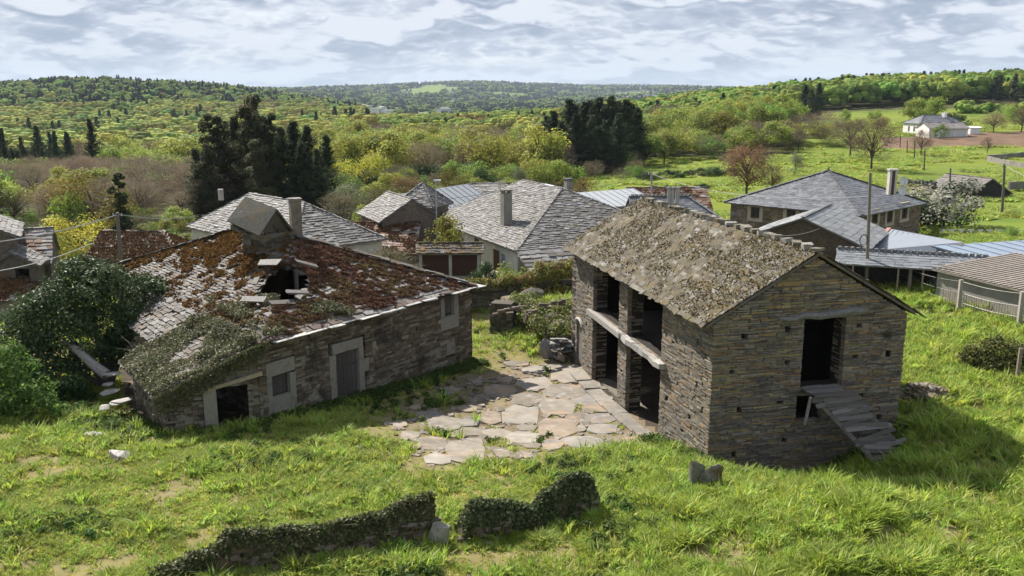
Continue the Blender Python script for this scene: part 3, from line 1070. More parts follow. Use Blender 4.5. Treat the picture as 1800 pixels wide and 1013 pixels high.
def build_farmhouse():
    C1, C2, C3 = np.array([-9.79, 33.09, 2.86]), np.array([-1.78, 43.87, 2.86]), np.array([-22.3, 48.2, 3.0])
    R1, R2 = np.array([-13.99, 45.55, 5.6]), np.array([-10.33, 42.53, 5.6])
    C4 = C2 + (C3 - C1)
    rt = thing('ruined_farmhouse', 'abandoned low farmhouse whose sagging slate roof is half covered by red moss', 'house', (-10, 40, -1))
    u = (C2 - C1)[:2] / np.linalg.norm((C2 - C1)[:2])
    n = np.array([u[1], -u[0]])
    o = C1[:2] - n * .28
    LW = 13.35
    one = lambda v: (lambda q: np.full(np.shape(q), v))
    tint = (.035, .028, .022)
    holes = [(4.12, 5.45, -1.6, 1.48), (.72, 1.6, .5, 1.34), (11.25, 11.95, 1.76, 2.9)]
    mb = MB()
    wall_core(mb, o, u, n, LW, -1.8, 2.72, holes, tint, .17, .55)
    wf = mb.build('front_wall', M_MORTAR, rt)
    P = Pieces('stone', P_HST)
    gr = [(.42, 1.92, -.5, 1.98), (3.75, 5.85, -1.6, 1.95), (10.95, 12.35, .95, 2.9), (11.35, 12.0, -.4, .35)]
    masonry(P, o, u, n, LW, one(-1.4), one(2.68), gr, ch=(.05, .12), ln=(.2, .7), proud=.03)
    P.emit('stone', 'small_stones', wf, M_HSTONE, 200)
    G = (.25, .235, .20)

    def fb(mb, s0, s1, z0, z1, d0=-.02, d1=.3, t=G, j=.015):
        c = np.array([o[0], o[1], 0]) + V3(u, 0) * (s0 + s1) / 2 - V3(n, 0) * (d0 + d1) / 2 + [0, 0, (z0 + z1) / 2]
        mb.box(c, ((s1 - s0) / 2, (d1 - d0) / 2, (z1 - z0) / 2), t, [V3(u, 0), V3(-n, 0), (0, 0, 1)], j)
    # granite dressed surrounds, one block at a time
    surround = [(.44, .71, -.42, 1.36), (1.61, 1.9, -.46, 1.30), (.46, 1.9, 1.37, 1.95), (.72, 1.6, -.44, .48),
                (3.78, 4.11, -1.5, .2), (3.74, 4.11, .22, 1.47), (5.46, 5.78, -1.5, .62), (5.46, 6.05, .3, .9), (5.46, 5.74, .92, 1.47), (3.95, 5.72, 1.49, 1.93),
                (10.97, 11.24, 1.72, 2.66), (11.96, 12.3, 1.70, 2.66), (10.95, 12.33, 1.02, 1.69), (11.35, 11.98, -.3, .32)]
    for q in surround:
        mb = MB()
        fb(mb, *q)
        mb.build('granite_block', M_GRAN, wf)
    mb = MB()
    for k in range(5):
        fb(mb, 4.14 + .26 * k, 4.385 + .26 * k, -1.3, 1.46, .16, .21, np.array((.085, .075, .07)) * rng.uniform(.8, 1.25), .003)
    dr = mb.build('door', M_WOOD, rt)
    mb = MB()
    fb(mb, 4.14, 5.43, .75, .86, .13, .16, (.07, .06, .055), 0)
    fb(mb, 4.14, 5.43, -.6, -.49, .13, .16, (.07, .06, .055), 0)
    mb.build('batten', M_WOOD, dr)
    for s0, s1, z0, z1 in ((.74, 1.58, .52, 1.33), (11.27, 11.93, 1.78, 2.66)):
        mb = MB()
        k = s0
        while k < s1 - .02:
            fb(mb, k, min(k + .2, s1), z0, z1, .17, .21, np.array((.10, .09, .085)) * rng.uniform(.7, 1.2), .004)
            k += .21
        mb.build('shutter', M_WOOD, rt)
    # right-hand end wall, rear walls (mostly hidden), left wall under the eave
    mb = MB()
    w2 = (C4 - C2)[:2] / np.linalg.norm((C4 - C2)[:2])
    wall_core(mb, o + u * LW, w2, np.array([w2[1], -w2[0]]), 18.5, -1.9, 2.7, [], tint, 0, .5)
    w3 = (C1 - C3)[:2] / np.linalg.norm((C1 - C3)[:2])
    nl = np.array([w3[1], -w3[0]])
    oL = C3[:2] - nl * .3
    wall_core(mb, oL, w3, nl, 18.4, -1.8, 2.72, [(8.2, 9.3, -1.9, 1.0)], tint, .12, .5)
    wall_core(mb, C4[:2], (C3 - C4)[:2] / np.linalg.norm((C3 - C4)[:2]), -u, 13.0, -2, 2.7, [], tint, .3, .5)
    mb.build('rear_walls', M_MORTAR, rt)
    P = Pieces('stone', P_HST)
    masonry(P, oL, w3, nl, 18.5, one(-1.5), one(2.66), [(8.2, 9.3, -1.9, 1.0)], ch=(.07, .15), ln=(.25, .8))
    mb = MB()
    P.joined(np.arange(len(P.C)), mb)
    mb.build('left_wall_stones', M_STONE, rt, kind='stuff')
    # lean-to in front of the left corner
    lo = np.array([-9.95, 33.25])
    lu = np.array([-.9206, -.3906])
    ln_ = np.array([-lu[1], lu[0]]) * -1
    if ln_[1] > 0:
        ln_ = -ln_
    topl = lambda q: 2.66 - .42 * np.asarray(q)
    hl = [(.42, 1.6, -1.6, 1.32)]
    mb = MB()
    wall_core(mb, lo, lu, ln_, 3.5, -1.6, 1.1, hl, tint, .17, .45)
    o3 = V3(lo - ln_ * .17, 0)
    mb.prism([o3 + [0, 0, 1.36], o3 + V3(lu, 0) * 2.9 + [0, 0, 1.36], o3 + [0, 0, 2.6]], V3(-ln_ * .45, 0), tint)
    l2 = np.array([-16.2, 36.2]) - (lo + lu * 3.5)
    l2l = np.linalg.norm(l2)
    wall_core(mb, lo + lu * 3.5, l2 / l2l, np.array([-l2[1], l2[0]]) / l2l, l2l, -1.6, 1.0, [], tint, .1, .45)
    lw = mb.build('lean_to_wall', M_MORTAR, rt)
    P = Pieces('stone', P_HST)
    masonry(P, lo - lu * .34 + ln_ * .03, lu, ln_, .33, one(-1.3), one(2.6), [], ch=(.05, .12), ln=(.15, .33), proud=.03)
    masonry(P, lo, lu, ln_, 3.5, one(-1.3), topl, hl + [(1.6, 2.1, -1.5, 1.3)], ch=(.05, .12), ln=(.18, .5), proud=.04)
    masonry(P, lo + lu * 3.5, l2 / l2l, np.array([-l2[1], l2[0]]) / l2l, l2l, one(-1.3), one(1.0), [], ch=(.07, .14), ln=(.18, .5))
    P.emit('stone', 'small_stones', lw, M_HSTONE, 60)
    mb = MB()
    c = V3(lo + lu * 1.84 + ln_ * .03, .4)
    mb.box(c, (.24, .12, .9), (.26, .245, .20), [V3(lu, 0), V3(ln_, 0), (0, 0, 1)], .03)
    mb.build('door_jamb', M_GRAN, lw)
    mb = MB()
    mb.span(V3(lo + lu * 2.35 + ln_ * .1, 1.22), V3(lo + lu * -.15 + ln_ * .1, 1.74), .2, .13, (.33, .27, .19), jit=.02)
    mb.build('lintel', M_WOOD, lw)
    # roof faces
    E0 = V3(C1[:2] + (C3 - C1)[:2] * .27, 2.9)
    K1 = np.array([-13.45, 31.65, 1.22])
    K2 = np.array([-16.75, 36.4, 1.12])
    HC = R2 * .5 + C1 * .5 + [0, 0, .0]
    hole = lambda c: np.linalg.norm((c - HC) * [.95, .55, .9]) < 1.1
    mb = MB()
    for (a, b, c, d), dn in (((C1, C2, R2, R2), 22), ((C3, C1, R2, R1), 26)):
        na, nb = dn, 12
        for i in range(na):
            for j in range(nb):
                q = []
                for (x, y) in ((i, j), (i + 1, j), (i + 1, j + 1), (i, j + 1)):
                    x, y = x / na, y / nb
                    q.append((a * (1 - x) + b * x) * (1 - y) + (d * (1 - x) + c * x) * y)
                if hole(np.mean(q, 0)):
                    continue
                mb.add(q, [[0, 1, 2, 3]], (.10, .085, .07))
                mb.add(np.array(q) - [0, 0, .09], [[3, 2, 1, 0]], (.10, .085, .07))
    dz = np.array([0, 0, -.1])
    mb.prism([C2, C4, R2], dz, (.13, .11, .10))
    mb.prism([C4, C3, R1, R2], dz, (.13, .11, .10))
    mb.prism([C1 + [-.02, -.02, 0], E0, K2, K1], dz, (.11, .095, .08))
    # the lower skirt of the left slope, sagging to the ground side
    S0, S1 = V3(C1[:2] + (C3 - C1)[:2] * .25, 2.95), V3(C1[:2] + (C3 - C1)[:2] * .62, 2.98)
    S2, S3 = np.array([-15.3, 36.6, 1.85]), np.array([-19.0, 41.3, 2.0])
    mb.prism([S2, S0, S1, S3], dz, (.11, .095, .08))
    rf = mb.build('roof', M_SLATE, rt)
    sag = lambda c: c
    P = Pieces('slate', P_HSL)
    slates(P, C3, C1, R1, R2, 36, .36, th=.026, lift=.05, jit=.25, skip=hole, rot=.08, keep=.96)
    P.emit('slate', 'small_slates', rf, M_SLATE, 200)
    P = Pieces('slate', [(.16, .13, .115), (.22, .205, .19), (.12, .085, .07)])
    slates(P, C1, C2, R2, R2, 20, .55, th=.035, lift=.05, jit=.2, skip=hole, rot=.06)
    slates(P, C2, C4, R2, R2, 12, .7, th=.03, lift=.05)
    P.emit('slate', 'small_slates', rf, M_SLATE, 40)
    P = Pieces('slate', P_HSL)
    slates(P, K2, K1, E0, C1, 15, .38, th=.03, lift=.05, jit=.25, rot=.1, keep=.9)
    slates(P, S3, S2, S1, S0, 10, .36, th=.03, lift=.06, jit=.25, rot=.1, keep=.93)
    P.emit('slate', 'small_slates', rf, M_SLATE, 25)
    # big eave slabs along the front, ridge and hip cappings
    P = Pieces('slate', [(.40, .39, .37), (.33, .32, .30), (.46, .45, .43)])
    fr = lambda a, b: np.stack([a / np.linalg.norm(a), np.cross([0, 0, 1.0], a / np.linalg.norm(a)), [0, 0, 1.0]], 1)
    L = np.linalg.norm(C2 - C1)
    x = .6
    while x < L:
        ln = rng.uniform(.6, 1.3)
        if rng.random() < .85:
            P.add(C1 + (C2 - C1) * (x + ln / 2) / L + V3(n, 0) * rng.uniform(-.02, .14) + [0, 0, rng.uniform(.02, .07)], fr(C2 - C1, 0), np.array([ln, rng.uniform(.45, .7), .05]))
        x += ln + rng.uniform(0, .12)
    P.objects(range(len(P.C)), 'eave_slab', rf, M_SLATE)
    P = Pieces('slate', P_HSL)
    for a, b, m in ((R1, C3, 26), (R2, C2, 16)):
        for k in range(m):
            f = (k + .5) / m
            d = (b - a) / np.linalg.norm(b - a)
            q = rng.normal(0, .2)
            uu = d * math.cos(q) + np.cross([0, 0, 1], d) * math.sin(q)
            nn = np.cross([0, 0, 1], uu)
            nn /= np.linalg.norm(nn)
            P.add(a + (b - a) * f + [0, 0, .1 + rng.uniform(0, .05)], np.stack([uu, nn, np.cross(uu, nn)], 1), np.array([.62, .5, .05]))
    P.objects(range(len(P.C)), 'ridge_slab', rf, M_SLATE)
    # red sedum moss on the courtyard slope, rust moss about the ridge
    mb = MB()
    red = np.array([(.155, .078, .052), (.118, .058, .04), (.18, .098, .062), (.125, .075, .042), (.23, .165, .08), (.175, .13, .055)])
    C, N, a, b = scatter_on(C1, C2, R2, R2, 52000)
    dens = vn(C[:, 0], C[:, 1], .55, 71) * .5 + vn(C[:, 0], C[:, 1], 1.9, 72) * .5
    edge = np.clip((1 - b) * 6, 0, 1)
    fine = vn(C[:, 0], C[:, 1] + C[:, 2], .22, 78)
    pk = np.clip((dens * .55 + fine * .45 - .30 - .3 * (b < .07) - .1 * (a < .1) - .08 * (b > .9)) * 5, 0, 1)
    m = (rng.random(len(C)) < pk) & ~np.array([hole(c) for c in C])
    C, dens = C[m], dens[m]
    tan = vn(C[:, 0], C[:, 1], 1.1, 73) * .7 + rng.random(len(C)) * .35 + .25 * np.clip(1 - np.linalg.norm(C - C1, axis=1) / 4, 0, 1) > .66
    k = np.where(tan, rng.integers(3, 6, len(C)), rng.integers(0, 4, len(C)))
    V, F, T = leaf_quads(C + N * (.075 + .26 * np.clip(fine[m] * .6 + dens * .4 - .3, 0, 1) * rng.random(len(C)))[:, None], N + rng.normal(0, .55, (len(C), 3)), rng.uniform(.09, .2, len(C)), red[k] * rng.uniform(.75, 1.3, (len(C), 1)), .8, .5)
    mb.add(V, F, T)
    rus = np.array([(.17, .085, .022), (.14, .07, .022), (.19, .11, .03), (.11, .06, .025)])
    C, N, a, b = scatter_on(C3, C1, R1, R2, 40000)
    dens = vn(C[:, 0], C[:, 1], .7, 75) * .5 + vn(C[:, 0], C[:, 1], 2.6, 76) * .5
    fine = vn(C[:, 0], C[:, 1] + C[:, 2], .3, 79)
    pk = np.clip((dens * .5 + fine * .5 - .53 + .34 * np.clip((b - .3) * 1.5, 0, 1) + .05 * (a < .35)) * 5, 0, 1)
    m = (rng.random(len(C)) < pk) & ~np.array([hole(c) for c in C])
    C = C[m]
    V, F, T = leaf_quads(C + N * rng.uniform(.08, .17, (len(C), 1)), N + rng.normal(0, .5, (len(C), 3)), rng.uniform(.07, .17, len(C)), rus[rng.integers(4, size=len(C))] * rng.uniform(.75, 1.25, (len(C), 1)), .8, .5)
    mb.add(V, F, T)
    mb.build('roof_moss', M_MOSS, rf, kind='stuff')
    # torn edge of the hole: slipped slabs
    P = Pieces('slate', [(.14, .13, .12), (.10, .09, .08), (.19, .18, .165)])
    for (px, py, dz_, L_, w_, tilt, yaw) in [(466, 452, .2, 1.1, .45, .05, -.2), (530, 452, .15, 1.0, .3, -.35, .6), (466, 520, .1, 1.0, .4, 0, -.1), (516, 526, .1, 1.2, .3, -.1, .6), (534, 505, .06, 1.0, .3, -.15, .6), (456, 486, .12, .25, .5, .1, 0)]:
        c = HC + np.array([(px - 500) / 39.0, (490 - py) / 39.0 * 1.6, (490 - py) / 39.0 * .55 + dz_])
        uu = np.array([math.cos(yaw), math.sin(yaw), tilt])
        uu /= np.linalg.norm(uu)
        nn = np.cross([0, -.35, 1], uu)
        nn /= np.linalg.norm(nn)
        P.add(c, np.stack([uu, nn, np.cross(uu, nn)], 1), np.array([L_, w_, .07]))
    P.objects(range(len(P.C)), 'slipped_slab', rf, M_SLATE)
    # chimney: rubble stack with a stone hood, and a square flue
    mb = MB()
    cc = np.array([-11.75, 42.3, 5.2])
    au = np.array([.80, -.60, 0.0])
    av = np.array([.60, .80, 0.0])
    mb.box(cc + [0, 0, -.1], (1.15, .62, .72), (.08, .068, .055), [au, av, (0, 0, 1)], .05)
    ch = mb.build('chimney', M_MORTAR, rt)
    P = Pieces('stone', [(.11, .095, .075), (.08, .07, .058), (.15, .135, .11), (.105, .072, .04), (.13, .085, .04)])
    a0 = cc - au * 1.15 - av * .66
    masonry(P, a0[:2], au[:2], -av[:2], 2.3, one(4.3), one(5.95), [], ch=(.08, .18), ln=(.25, .7), proud=.07, tilt=.05)
    masonry(P, (cc + au * 1.2 - av * .6)[:2], av[:2], au[:2], 1.25, one(4.3), one(5.9), [], ch=(.08, .18), ln=(.25, .6), proud=.07, tilt=.05)
    for k in range(46):                                               # fallen rubble towards the hole
        f = .62 * rng.random() ** .8
        c = cc * (1 - f) + (HC + [0, .6, .5]) * f + np.array([rng.normal(0, .38) + .35 * f, rng.normal(0, .3), .1 * (1 - f) - .25 * f + rng.uniform(-.1, .12)])
        q = rng.uniform(-.5, .5)
        uu = np.array([math.cos(q), math.sin(q), rng.uniform(-.3, .3)])
        uu /= np.linalg.norm(uu)
        nn = np.cross([0, 0, 1], uu)
        nn /= np.linalg.norm(nn)
        P.add(c, np.stack([uu, nn, np.cross(uu, nn)], 1), np.array([rng.uniform(.35, .8), rng.uniform(.3, .5), rng.uniform(.06, .2)]))
    P.objects(range(len(P.C)), 'stone', ch, M_STONE)
    hd = np.array([-12.05, 42.0, 5.95])
    hx = np.array([.80, -.58, -.19])
    hx /= np.linalg.norm(hx)
    hy = np.cross([0, 0, 1], hx)
    hy /= np.linalg.norm(hy)
    hz = np.cross(hx, hy)
    mb = MB()
    mb.box(hd + hz * .12, (1.2, .74, .16), (.13, .12, .10), [hx, hy, hz], .04)
    sec = [hd - hx * 1.08 + hy * -.84 + hz * .26, hd - hx * 1.08 + hy * .84 + hz * .26, hd - hx * 1.08 + hz * 1.28]
    mb.prism(sec, hx * 2.16, (.11, .10, .08))
    for sg in (-1, 1):
        m = hd + hy * sg * .46 + hz * .84
        sl = (hz * 1.02 - hy * sg * .84) / np.linalg.norm(hz * 1.02 - hy * sg * .84)
        mb.box(m, (1.2, .74, .06), (.075, .073, .064), [hx, sl, np.cross(hx, sl)], .045)
    for k in range(26):
        e = rng.choice([-1, 1])
        f, g = rng.uniform(-1, 1), rng.uniform(0, 1)
        q = hd + hx * e * rng.uniform(.98, 1.12) + hy * f * .75 * (1 - g * .8) + hz * (.2 + .9 * g * (1 - abs(f) * .5))
        mb.box(q, (rng.uniform(.05, .12), rng.uniform(.1, .22), rng.uniform(.03, .07)), np.array((.10, .09, .07)) * rng.uniform(.6, 1.4), [hx, hy, hz], .03)
    for k in range(16):
        q = hd + hx * rng.uniform(-1.15, 1.15) + hy * rng.choice([-.78, .78]) * rng.uniform(.9, 1.1) + hz * rng.uniform(.05, .3)
        mb.box(q, (rng.uniform(.12, .3), rng.uniform(.08, .2), rng.uniform(.02, .05)), np.array((.12, .11, .09)) * rng.uniform(.6, 1.4), [hx, hy, hz], .03)
    mb.build('chimney_hood', M_BSLATE, ch)
    mb = MB()
    fc = np.array([-10.45, 42.6, 0])
    mb.box(fc + [0, 0, 6.4], (.25, .25, 1.1), (.19, .165, .13), [(.9, .43, 0), (-.43, .9, 0), (0, 0, 1)], .015)
    mb.box(fc + [0, 0, 7.46], (.29, .29, .05), (.22, .20, .17), [(.9, .43, 0), (-.43, .9, 0), (0, 0, 1)], .01)
    mb.build('flue', M_STONE, ch)
    GONE.append([o + n * .1, o + u * LW + n * .1, C4[:2], C3[:2], K2[:2], K1[:2]])


build_farmhouse()

# ------------------------------------------------------------------ the other buildings of the village
P_MSL = [(.165, .157, .15), (.195, .187, .182), (.13, .122, .115), (.24, .232, .228), (.145, .132, .118)]
P_NSL = [(.12, .125, .135), (.14, .145, .155), (.105, .11, .12), (.155, .16, .17)]
P_RED = [(.20, .12, .075), (.24, .19, .15), (.15, .075, .045), (.30, .27, .24), (.13, .065, .04)]


def building(name, label, cat, o, u, L, W, zb, ze, zr, hips=(0, 0), over=.3, wall=(.2, .18, .15), wmat=None, roof='slate', pal=None, rmat=None, rows=14, wmean=.5,
             holes=None, slate_objs=0, deck=(.16, .15, .14), mono=False, faces=(0, 1, 2, 3), moss=None, group=None, verge=.15):
    """walls with real openings + pitched roof. wall 0 runs from o along u; v is left of u. ridge along u."""
    u = np.array(u, float) / np.linalg.norm(u)
    v = np.array([-u[1], u[0]])
    o = np.array(o, float)
    c = [o, o + u * L, o + u * L + v * W, o + v * W]
    mid = (c[0] + c[2]) / 2
    rt = thing(name, label, cat, V3(mid, zb), group)
    wmat = wmat or M_PLAST
    holes = holes or {}
    mb = MB()
    dirs = [(c[0], u, -v, L), (c[1], v, u, W), (c[2], -u, v, L), (c[3], -v, -u, W)]
    for k, (p, d, n, ln) in enumerate(dirs):
        ins = 0 if k % 2 == 0 else .3
        wall_core(mb, p + d * ins, d, n, ln - 2 * ins, zb, ze - .02, [(h[0] - ins, h[1] - ins, h[2], h[3]) for h in holes.get(k, [])], wall, 0, .3)
    pitch = (zr - ze) / (W if mono else W / 2)
    for k, h in ((3, hips[0]), (1, hips[1])):
        if h == 0 and not mono:
            p, d, n, ln = dirs[k]
            mb.prism([V3(p, ze - .02), V3(p + d * ln, ze - .02), V3(p + d * ln / 2, zr - .06)], V3(-n * .3, 0), wall)
        elif mono:
            p, d, n, ln = dirs[k]
            q = [V3(p, ze - .02), V3(p + d * ln, ze - .02), V3(p + (d * ln if k == 1 else 0 * d), zr - .06)]
            mb.prism(q, V3(-n * .3, 0), wall)
    wl = mb.build('wall', wmat, rt)
    for k, hs in holes.items():
        p, d, n, ln = dirs[k]
        for h in hs:
            kind = h[4] if len(h) > 4 else 'window'
            s0, s1, z0, z1 = h[:4]
            ax = [V3(d, 0), V3(n, 0), (0, 0, 1)]

            def bx(mb, a, b, e, f, d0, d1, t):
                mb.box(V3(p + d * (a + b) / 2 + n * (d0 + d1) / 2, (e + f) / 2), ((b - a) / 2, abs(d1 - d0) / 2, (f - e) / 2), t, ax)
            if kind == 'open':
                continue
            mb = MB()
            fc = h[5] if len(h) > 5 else ((.75, .74, .72) if kind == 'window' else (.10, .06, .04))
            fw = .07
            bx(mb, s0, s0 + fw, z0, z1, -.16, -.08, fc)
            bx(mb, s1 - fw, s1, z0, z1, -.16, -.08, fc)
            bx(mb, s0 + fw, s1 - fw, z1 - fw, z1, -.16, -.08, fc)
            bx(mb, s0 + fw, s1 - fw, z0, z0 + fw, -.16, -.08, fc)
            if kind == 'window':
                bx(mb, (s0 + s1) / 2 - .03, (s0 + s1) / 2 + .03, z0 + fw, z1 - fw, -.15, -.09, fc)
                fo = mb.build('window', M_PLAST, rt)
                mb = MB()
                bx(mb, s0 + fw, s1 - fw, z0 + fw, z1 - fw, -.14, -.12, (.03, .035, .04))
                mb.build('pane', M_GLASS, fo)
            else:
                bx(mb, s0 + fw, s1 - fw, z0 + fw, z1 - fw, -.14, -.11, np.array(fc) * .9)
                mb.build('door', M_WOOD, rt)
    # roof
    ov = over
    ev = ze - ov * pitch + .03
    zt = zr + .03
    x0, x1 = (ov if hips[0] else verge), (ov if hips[1] else verge)
    e = [V3(c[0] - v * ov - u * x0, ev), V3(c[1] - v * ov + u * x1, ev), V3(c[2] + v * ov + u * x1, ev), V3(c[3] + v * ov - u * x0, ev)]
    if mono:
        e[2] = V3(c[2] + v * ov + u * x1, zr + ov * pitch)
        e[3] = V3(c[3] + v * ov - u * x0, zr + ov * pitch)
        fs = {0: (e[0], e[1], e[3], e[2])}
    else:
        r0 = V3(c[0] + v * W / 2 + u * (hips[0] if hips[0] else -verge), zt)
        r1 = V3(c[0] + v * W / 2 + u * (L - hips[1] if hips[1] else L + verge), zt)
        fs = {0: (e[0], e[1], r0, r1), 2: (e[2], e[3], r1, r0)}
        if hips[1]:
            fs[1] = (e[1], e[2], r1, r1)
        if hips[0]:
            fs[3] = (e[3], e[0], r0, r0)
    mb = MB()
    for k, (a, b, t0, t1) in fs.items():
        poly = [a, b, t1, t0] if np.linalg.norm(t1 - t0) > .01 else [a, b, t0]
        mb.prism(poly, (0, 0, -.09), deck)
    rmat = rmat or (M_SLATE if roof == 'slate' else M_SHEET)
    rf = mb.build('roof', rmat, rt)
    if roof == 'slate':
        P = Pieces('slate', pal or P_MSL)
        for k in faces:
            if k in fs:
                a, b, t0, t1 = fs[k]
                tidy = rmat is M_NSLATE
                slates(P, a, b, t0, t1, rows, wmean, th=.012 if tidy else .03, lift=.018 if tidy else .05, jit=.03 if tidy else .2, rot=.004 if tidy else .05)
        P.emit('slate', 'small_slates', rf, rmat, slate_objs)
        if not mono:                                                   # cappings on ridge and hips
            mb = MB()
            segs = [(r0, r1)] if np.linalg.norm(r1 - r0) > .1 else []
            if hips[1]:
                segs += [(r1, e[1]), (r1, e[2])]
            if hips[0]:
                segs += [(r0, e[0]), (r0, e[3])]
            for a, b in segs:
                m = max(2, int(np.linalg.norm(b - a) / .6))
                for q in range(m):
                    mb.span(a + (b - a) * q / m + [0, 0, .06], a + (b - a) * (q + .97) / m + [0, 0, .075], .26, .05, np.array(deck) * rng.uniform(.7, 1.2), jit=.01)
            mb.build('ridge_capping', rmat, rf)
    else:                                                              # ribbed sheets
        for k, (a, b, t0, t1) in fs.items():
            if k not in faces:
                continue
            LL = np.linalg.norm(b - a)
            m = max(3, int(LL / wmean))
            mb = MB()
            for q in range(m + 1):
                f = q / m
                p0, p1 = a + (b - a) * f, t0 + (t1 - t0) * f
                mb.span(p0 + [0, 0, .035], p1 + [0, 0, .035], .10 if roof == 'sheet' else wmean * .55, .04, np.array(deck) * rng.uniform(.9, 1.08))
            mb.build('sheet_ribs', rmat, rf, kind='stuff')
    if moss:
        mb = MB()
        pal_, dens_, n_ = moss
        for k in faces:
            if k in fs:
                C, N, a, b = scatter_on(*fs[k], n_)
                m = vn(C[:, 0], C[:, 1], .8, 81) * .5 + vn(C[:, 0], C[:, 1], 2.5, 82) * .5 > 1 - dens_
                C = C[m]
                V, F, T = leaf_quads(C + N * rng.uniform(.05, .14, (len(C), 1)), N + rng.normal(0, .5, (len(C), 3)), rng.uniform(.08, .2, len(C)), np.array(pal_)[rng.integers(len(pal_), size=len(C))], .8, .5)
                mb.add(V, F, T)
        mb.build('roof_moss', M_MOSS, rf, kind='stuff')
    GONE.append(c)
    return dict(root=rt, wall=wl, roof=rf, c=c, u=u, v=v, dirs=dirs, fs=fs)


def wall_px(b_o, b_u, boxes, kind='window', col=None):
    """openings measured on a wall: (left, top, right, bottom) sight lines"""
    out = []
    for (l, t, r, bt) in boxes:
        s0, za = whit(l, t, b_o, b_u)
        s1, zb_ = whit(r, bt, b_o, b_u)
        out.append((s0, s1, zb_, za, kind) + ((col,) if col else ()))
    return out


def chimney_part(parent, p, w, h, tint, caps=True, mat=None, pots=0):
    mb = MB()
    ax = [(.92, .39, 0), (-.39, .92, 0), (0, 0, 1)]
    mb.box(np.array(p) + [0, 0, h / 2], (w / 2, w / 2, h / 2), tint, ax, .01)
    ch = mb.build('chimney', mat or M_CONC, parent)
    if caps:
        mb = MB()
        for sx in (-1, 1):
            for sy in (-1, 1):
                a, b = np.array(ax[0]) * sx * w * .36, np.array(ax[1]) * sy * w * .36
                mb.box(np.array(p) + a + b + [0, 0, h + .08], (w * .1, w * .1, .08), tint, ax)
        mb.box(np.array(p) + [0, 0, h + .2], (w * .58, w * .58, .04), np.array(tint) * .6, ax)
        mb.build('chimney_cap', mat or M_CONC, ch)
    return ch


RUST = [(.14, .065, .03), (.17, .09, .035), (.10, .045, .03), (.13, .10, .04)]
# long hip-roofed house in the middle
oM, uM = np.array([-6.9, 76.45]), np.array([7.29, -16.1])
uM = uM / np.linalg.norm(uM)
hm = wall_px(oM, uM, [(833, 417, 842, 432)], 'window', (.35, .25, .15)) + wall_px(oM, uM, [(866, 437, 878, 480)], 'door', (.12, .07, .045)) + wall_px(oM, uM, [(880, 445, 888, 480)], 'door', (.30, .36, .45))
bM = building('slate_roofed_house', 'long white village house under a big hipped grey slate roof with tall square chimney', 'house', oM, uM, 17.67, 14, -3.6, 2.0, 5.2, hips=(3.3, 7.0), wall=(.62, .59, .53), rows=34, wmean=.4, holes={0: hm}, slate_objs=240, deck=(.24, .225, .21))
vM = bM['v']
cE = oM + uM * 17.67
mb = MB()
eA, eB = V3(cE - vM * .3 + uM * .35, 1.86), V3(cE + vM * 14 + uM * .35, 1.86)
eC, eD = eA + V3(uM * 3.0, -1.35), eB + V3(uM * 3.0, -1.35)
mb.prism([eC, eD, eB, eA], (0, 0, -.09), (.2, .19, .18))
rl = mb.build('lower_roof', M_SLATE, bM['root'])
P = Pieces('slate', P_MSL)
slates(P, eC, eD, eA, eB, 7, .7, th=.035, lift=.06, jit=.15)
P.emit('slate', 'small_slates', rl, M_SLATE, 50)
mb = MB()
wall_core(mb, cE + uM * 2.9 - vM * .1, vM, uM, 13, -3, .5, [], (.2, .18, .15), 0, .3)
wall_core(mb, cE - vM * .0, uM, -vM, 2.9, -3, .55, [], (.2, .18, .15), .02, .3)
mb.build('lower_wall', M_STONE, bM['root'])
GONE.append([cE, cE + uM * 3.2, cE + uM * 3.2 + vM * 14, cE + vM * 14])
chimney_part(bM['root'], pd(890, 396, 66.5) - [0, 0, .3], .68, 2.75, (.24, .225, .19))
chimney_part(bM['root'], pd(999, 342, 71) - [0, 0, .3], .55, 1.35, (.22, .21, .19))
mb = MB()
P0 = pd(965, 338, 71.5)
mb.box(P0 + [0, 0, .15], (.8, .05, .5), (.55, .56, .58), [uM.tolist() + [0], (vM[0] * .8, vM[1] * .8, .4), (0, -.4, .9)])
mb.build('skylight', M_SHEET, bM['roof'])

# house behind the farmhouse chimney
oH, uH = np.array([-25.3, 69.4]), np.array([.69, -.72])
bH = building('hip_roofed_house', 'pale village house with worn slate hip roof behind the ruined stone chimney', 'house', oH, uH, 15.5, 7.2, -3.2, 2.4, 4.75, hips=(3.0, 4.5), wall=(.58, .55, .48), rows=20, wmean=.42, holes={0: wall_px(oH, uH / np.linalg.norm(uH), [(373, 396, 380, 404)])}, deck=(.26, .24, .225))
chimney_part(bH['root'], pd(389, 352, 73), .4, .9, (.3, .28, .25), False)
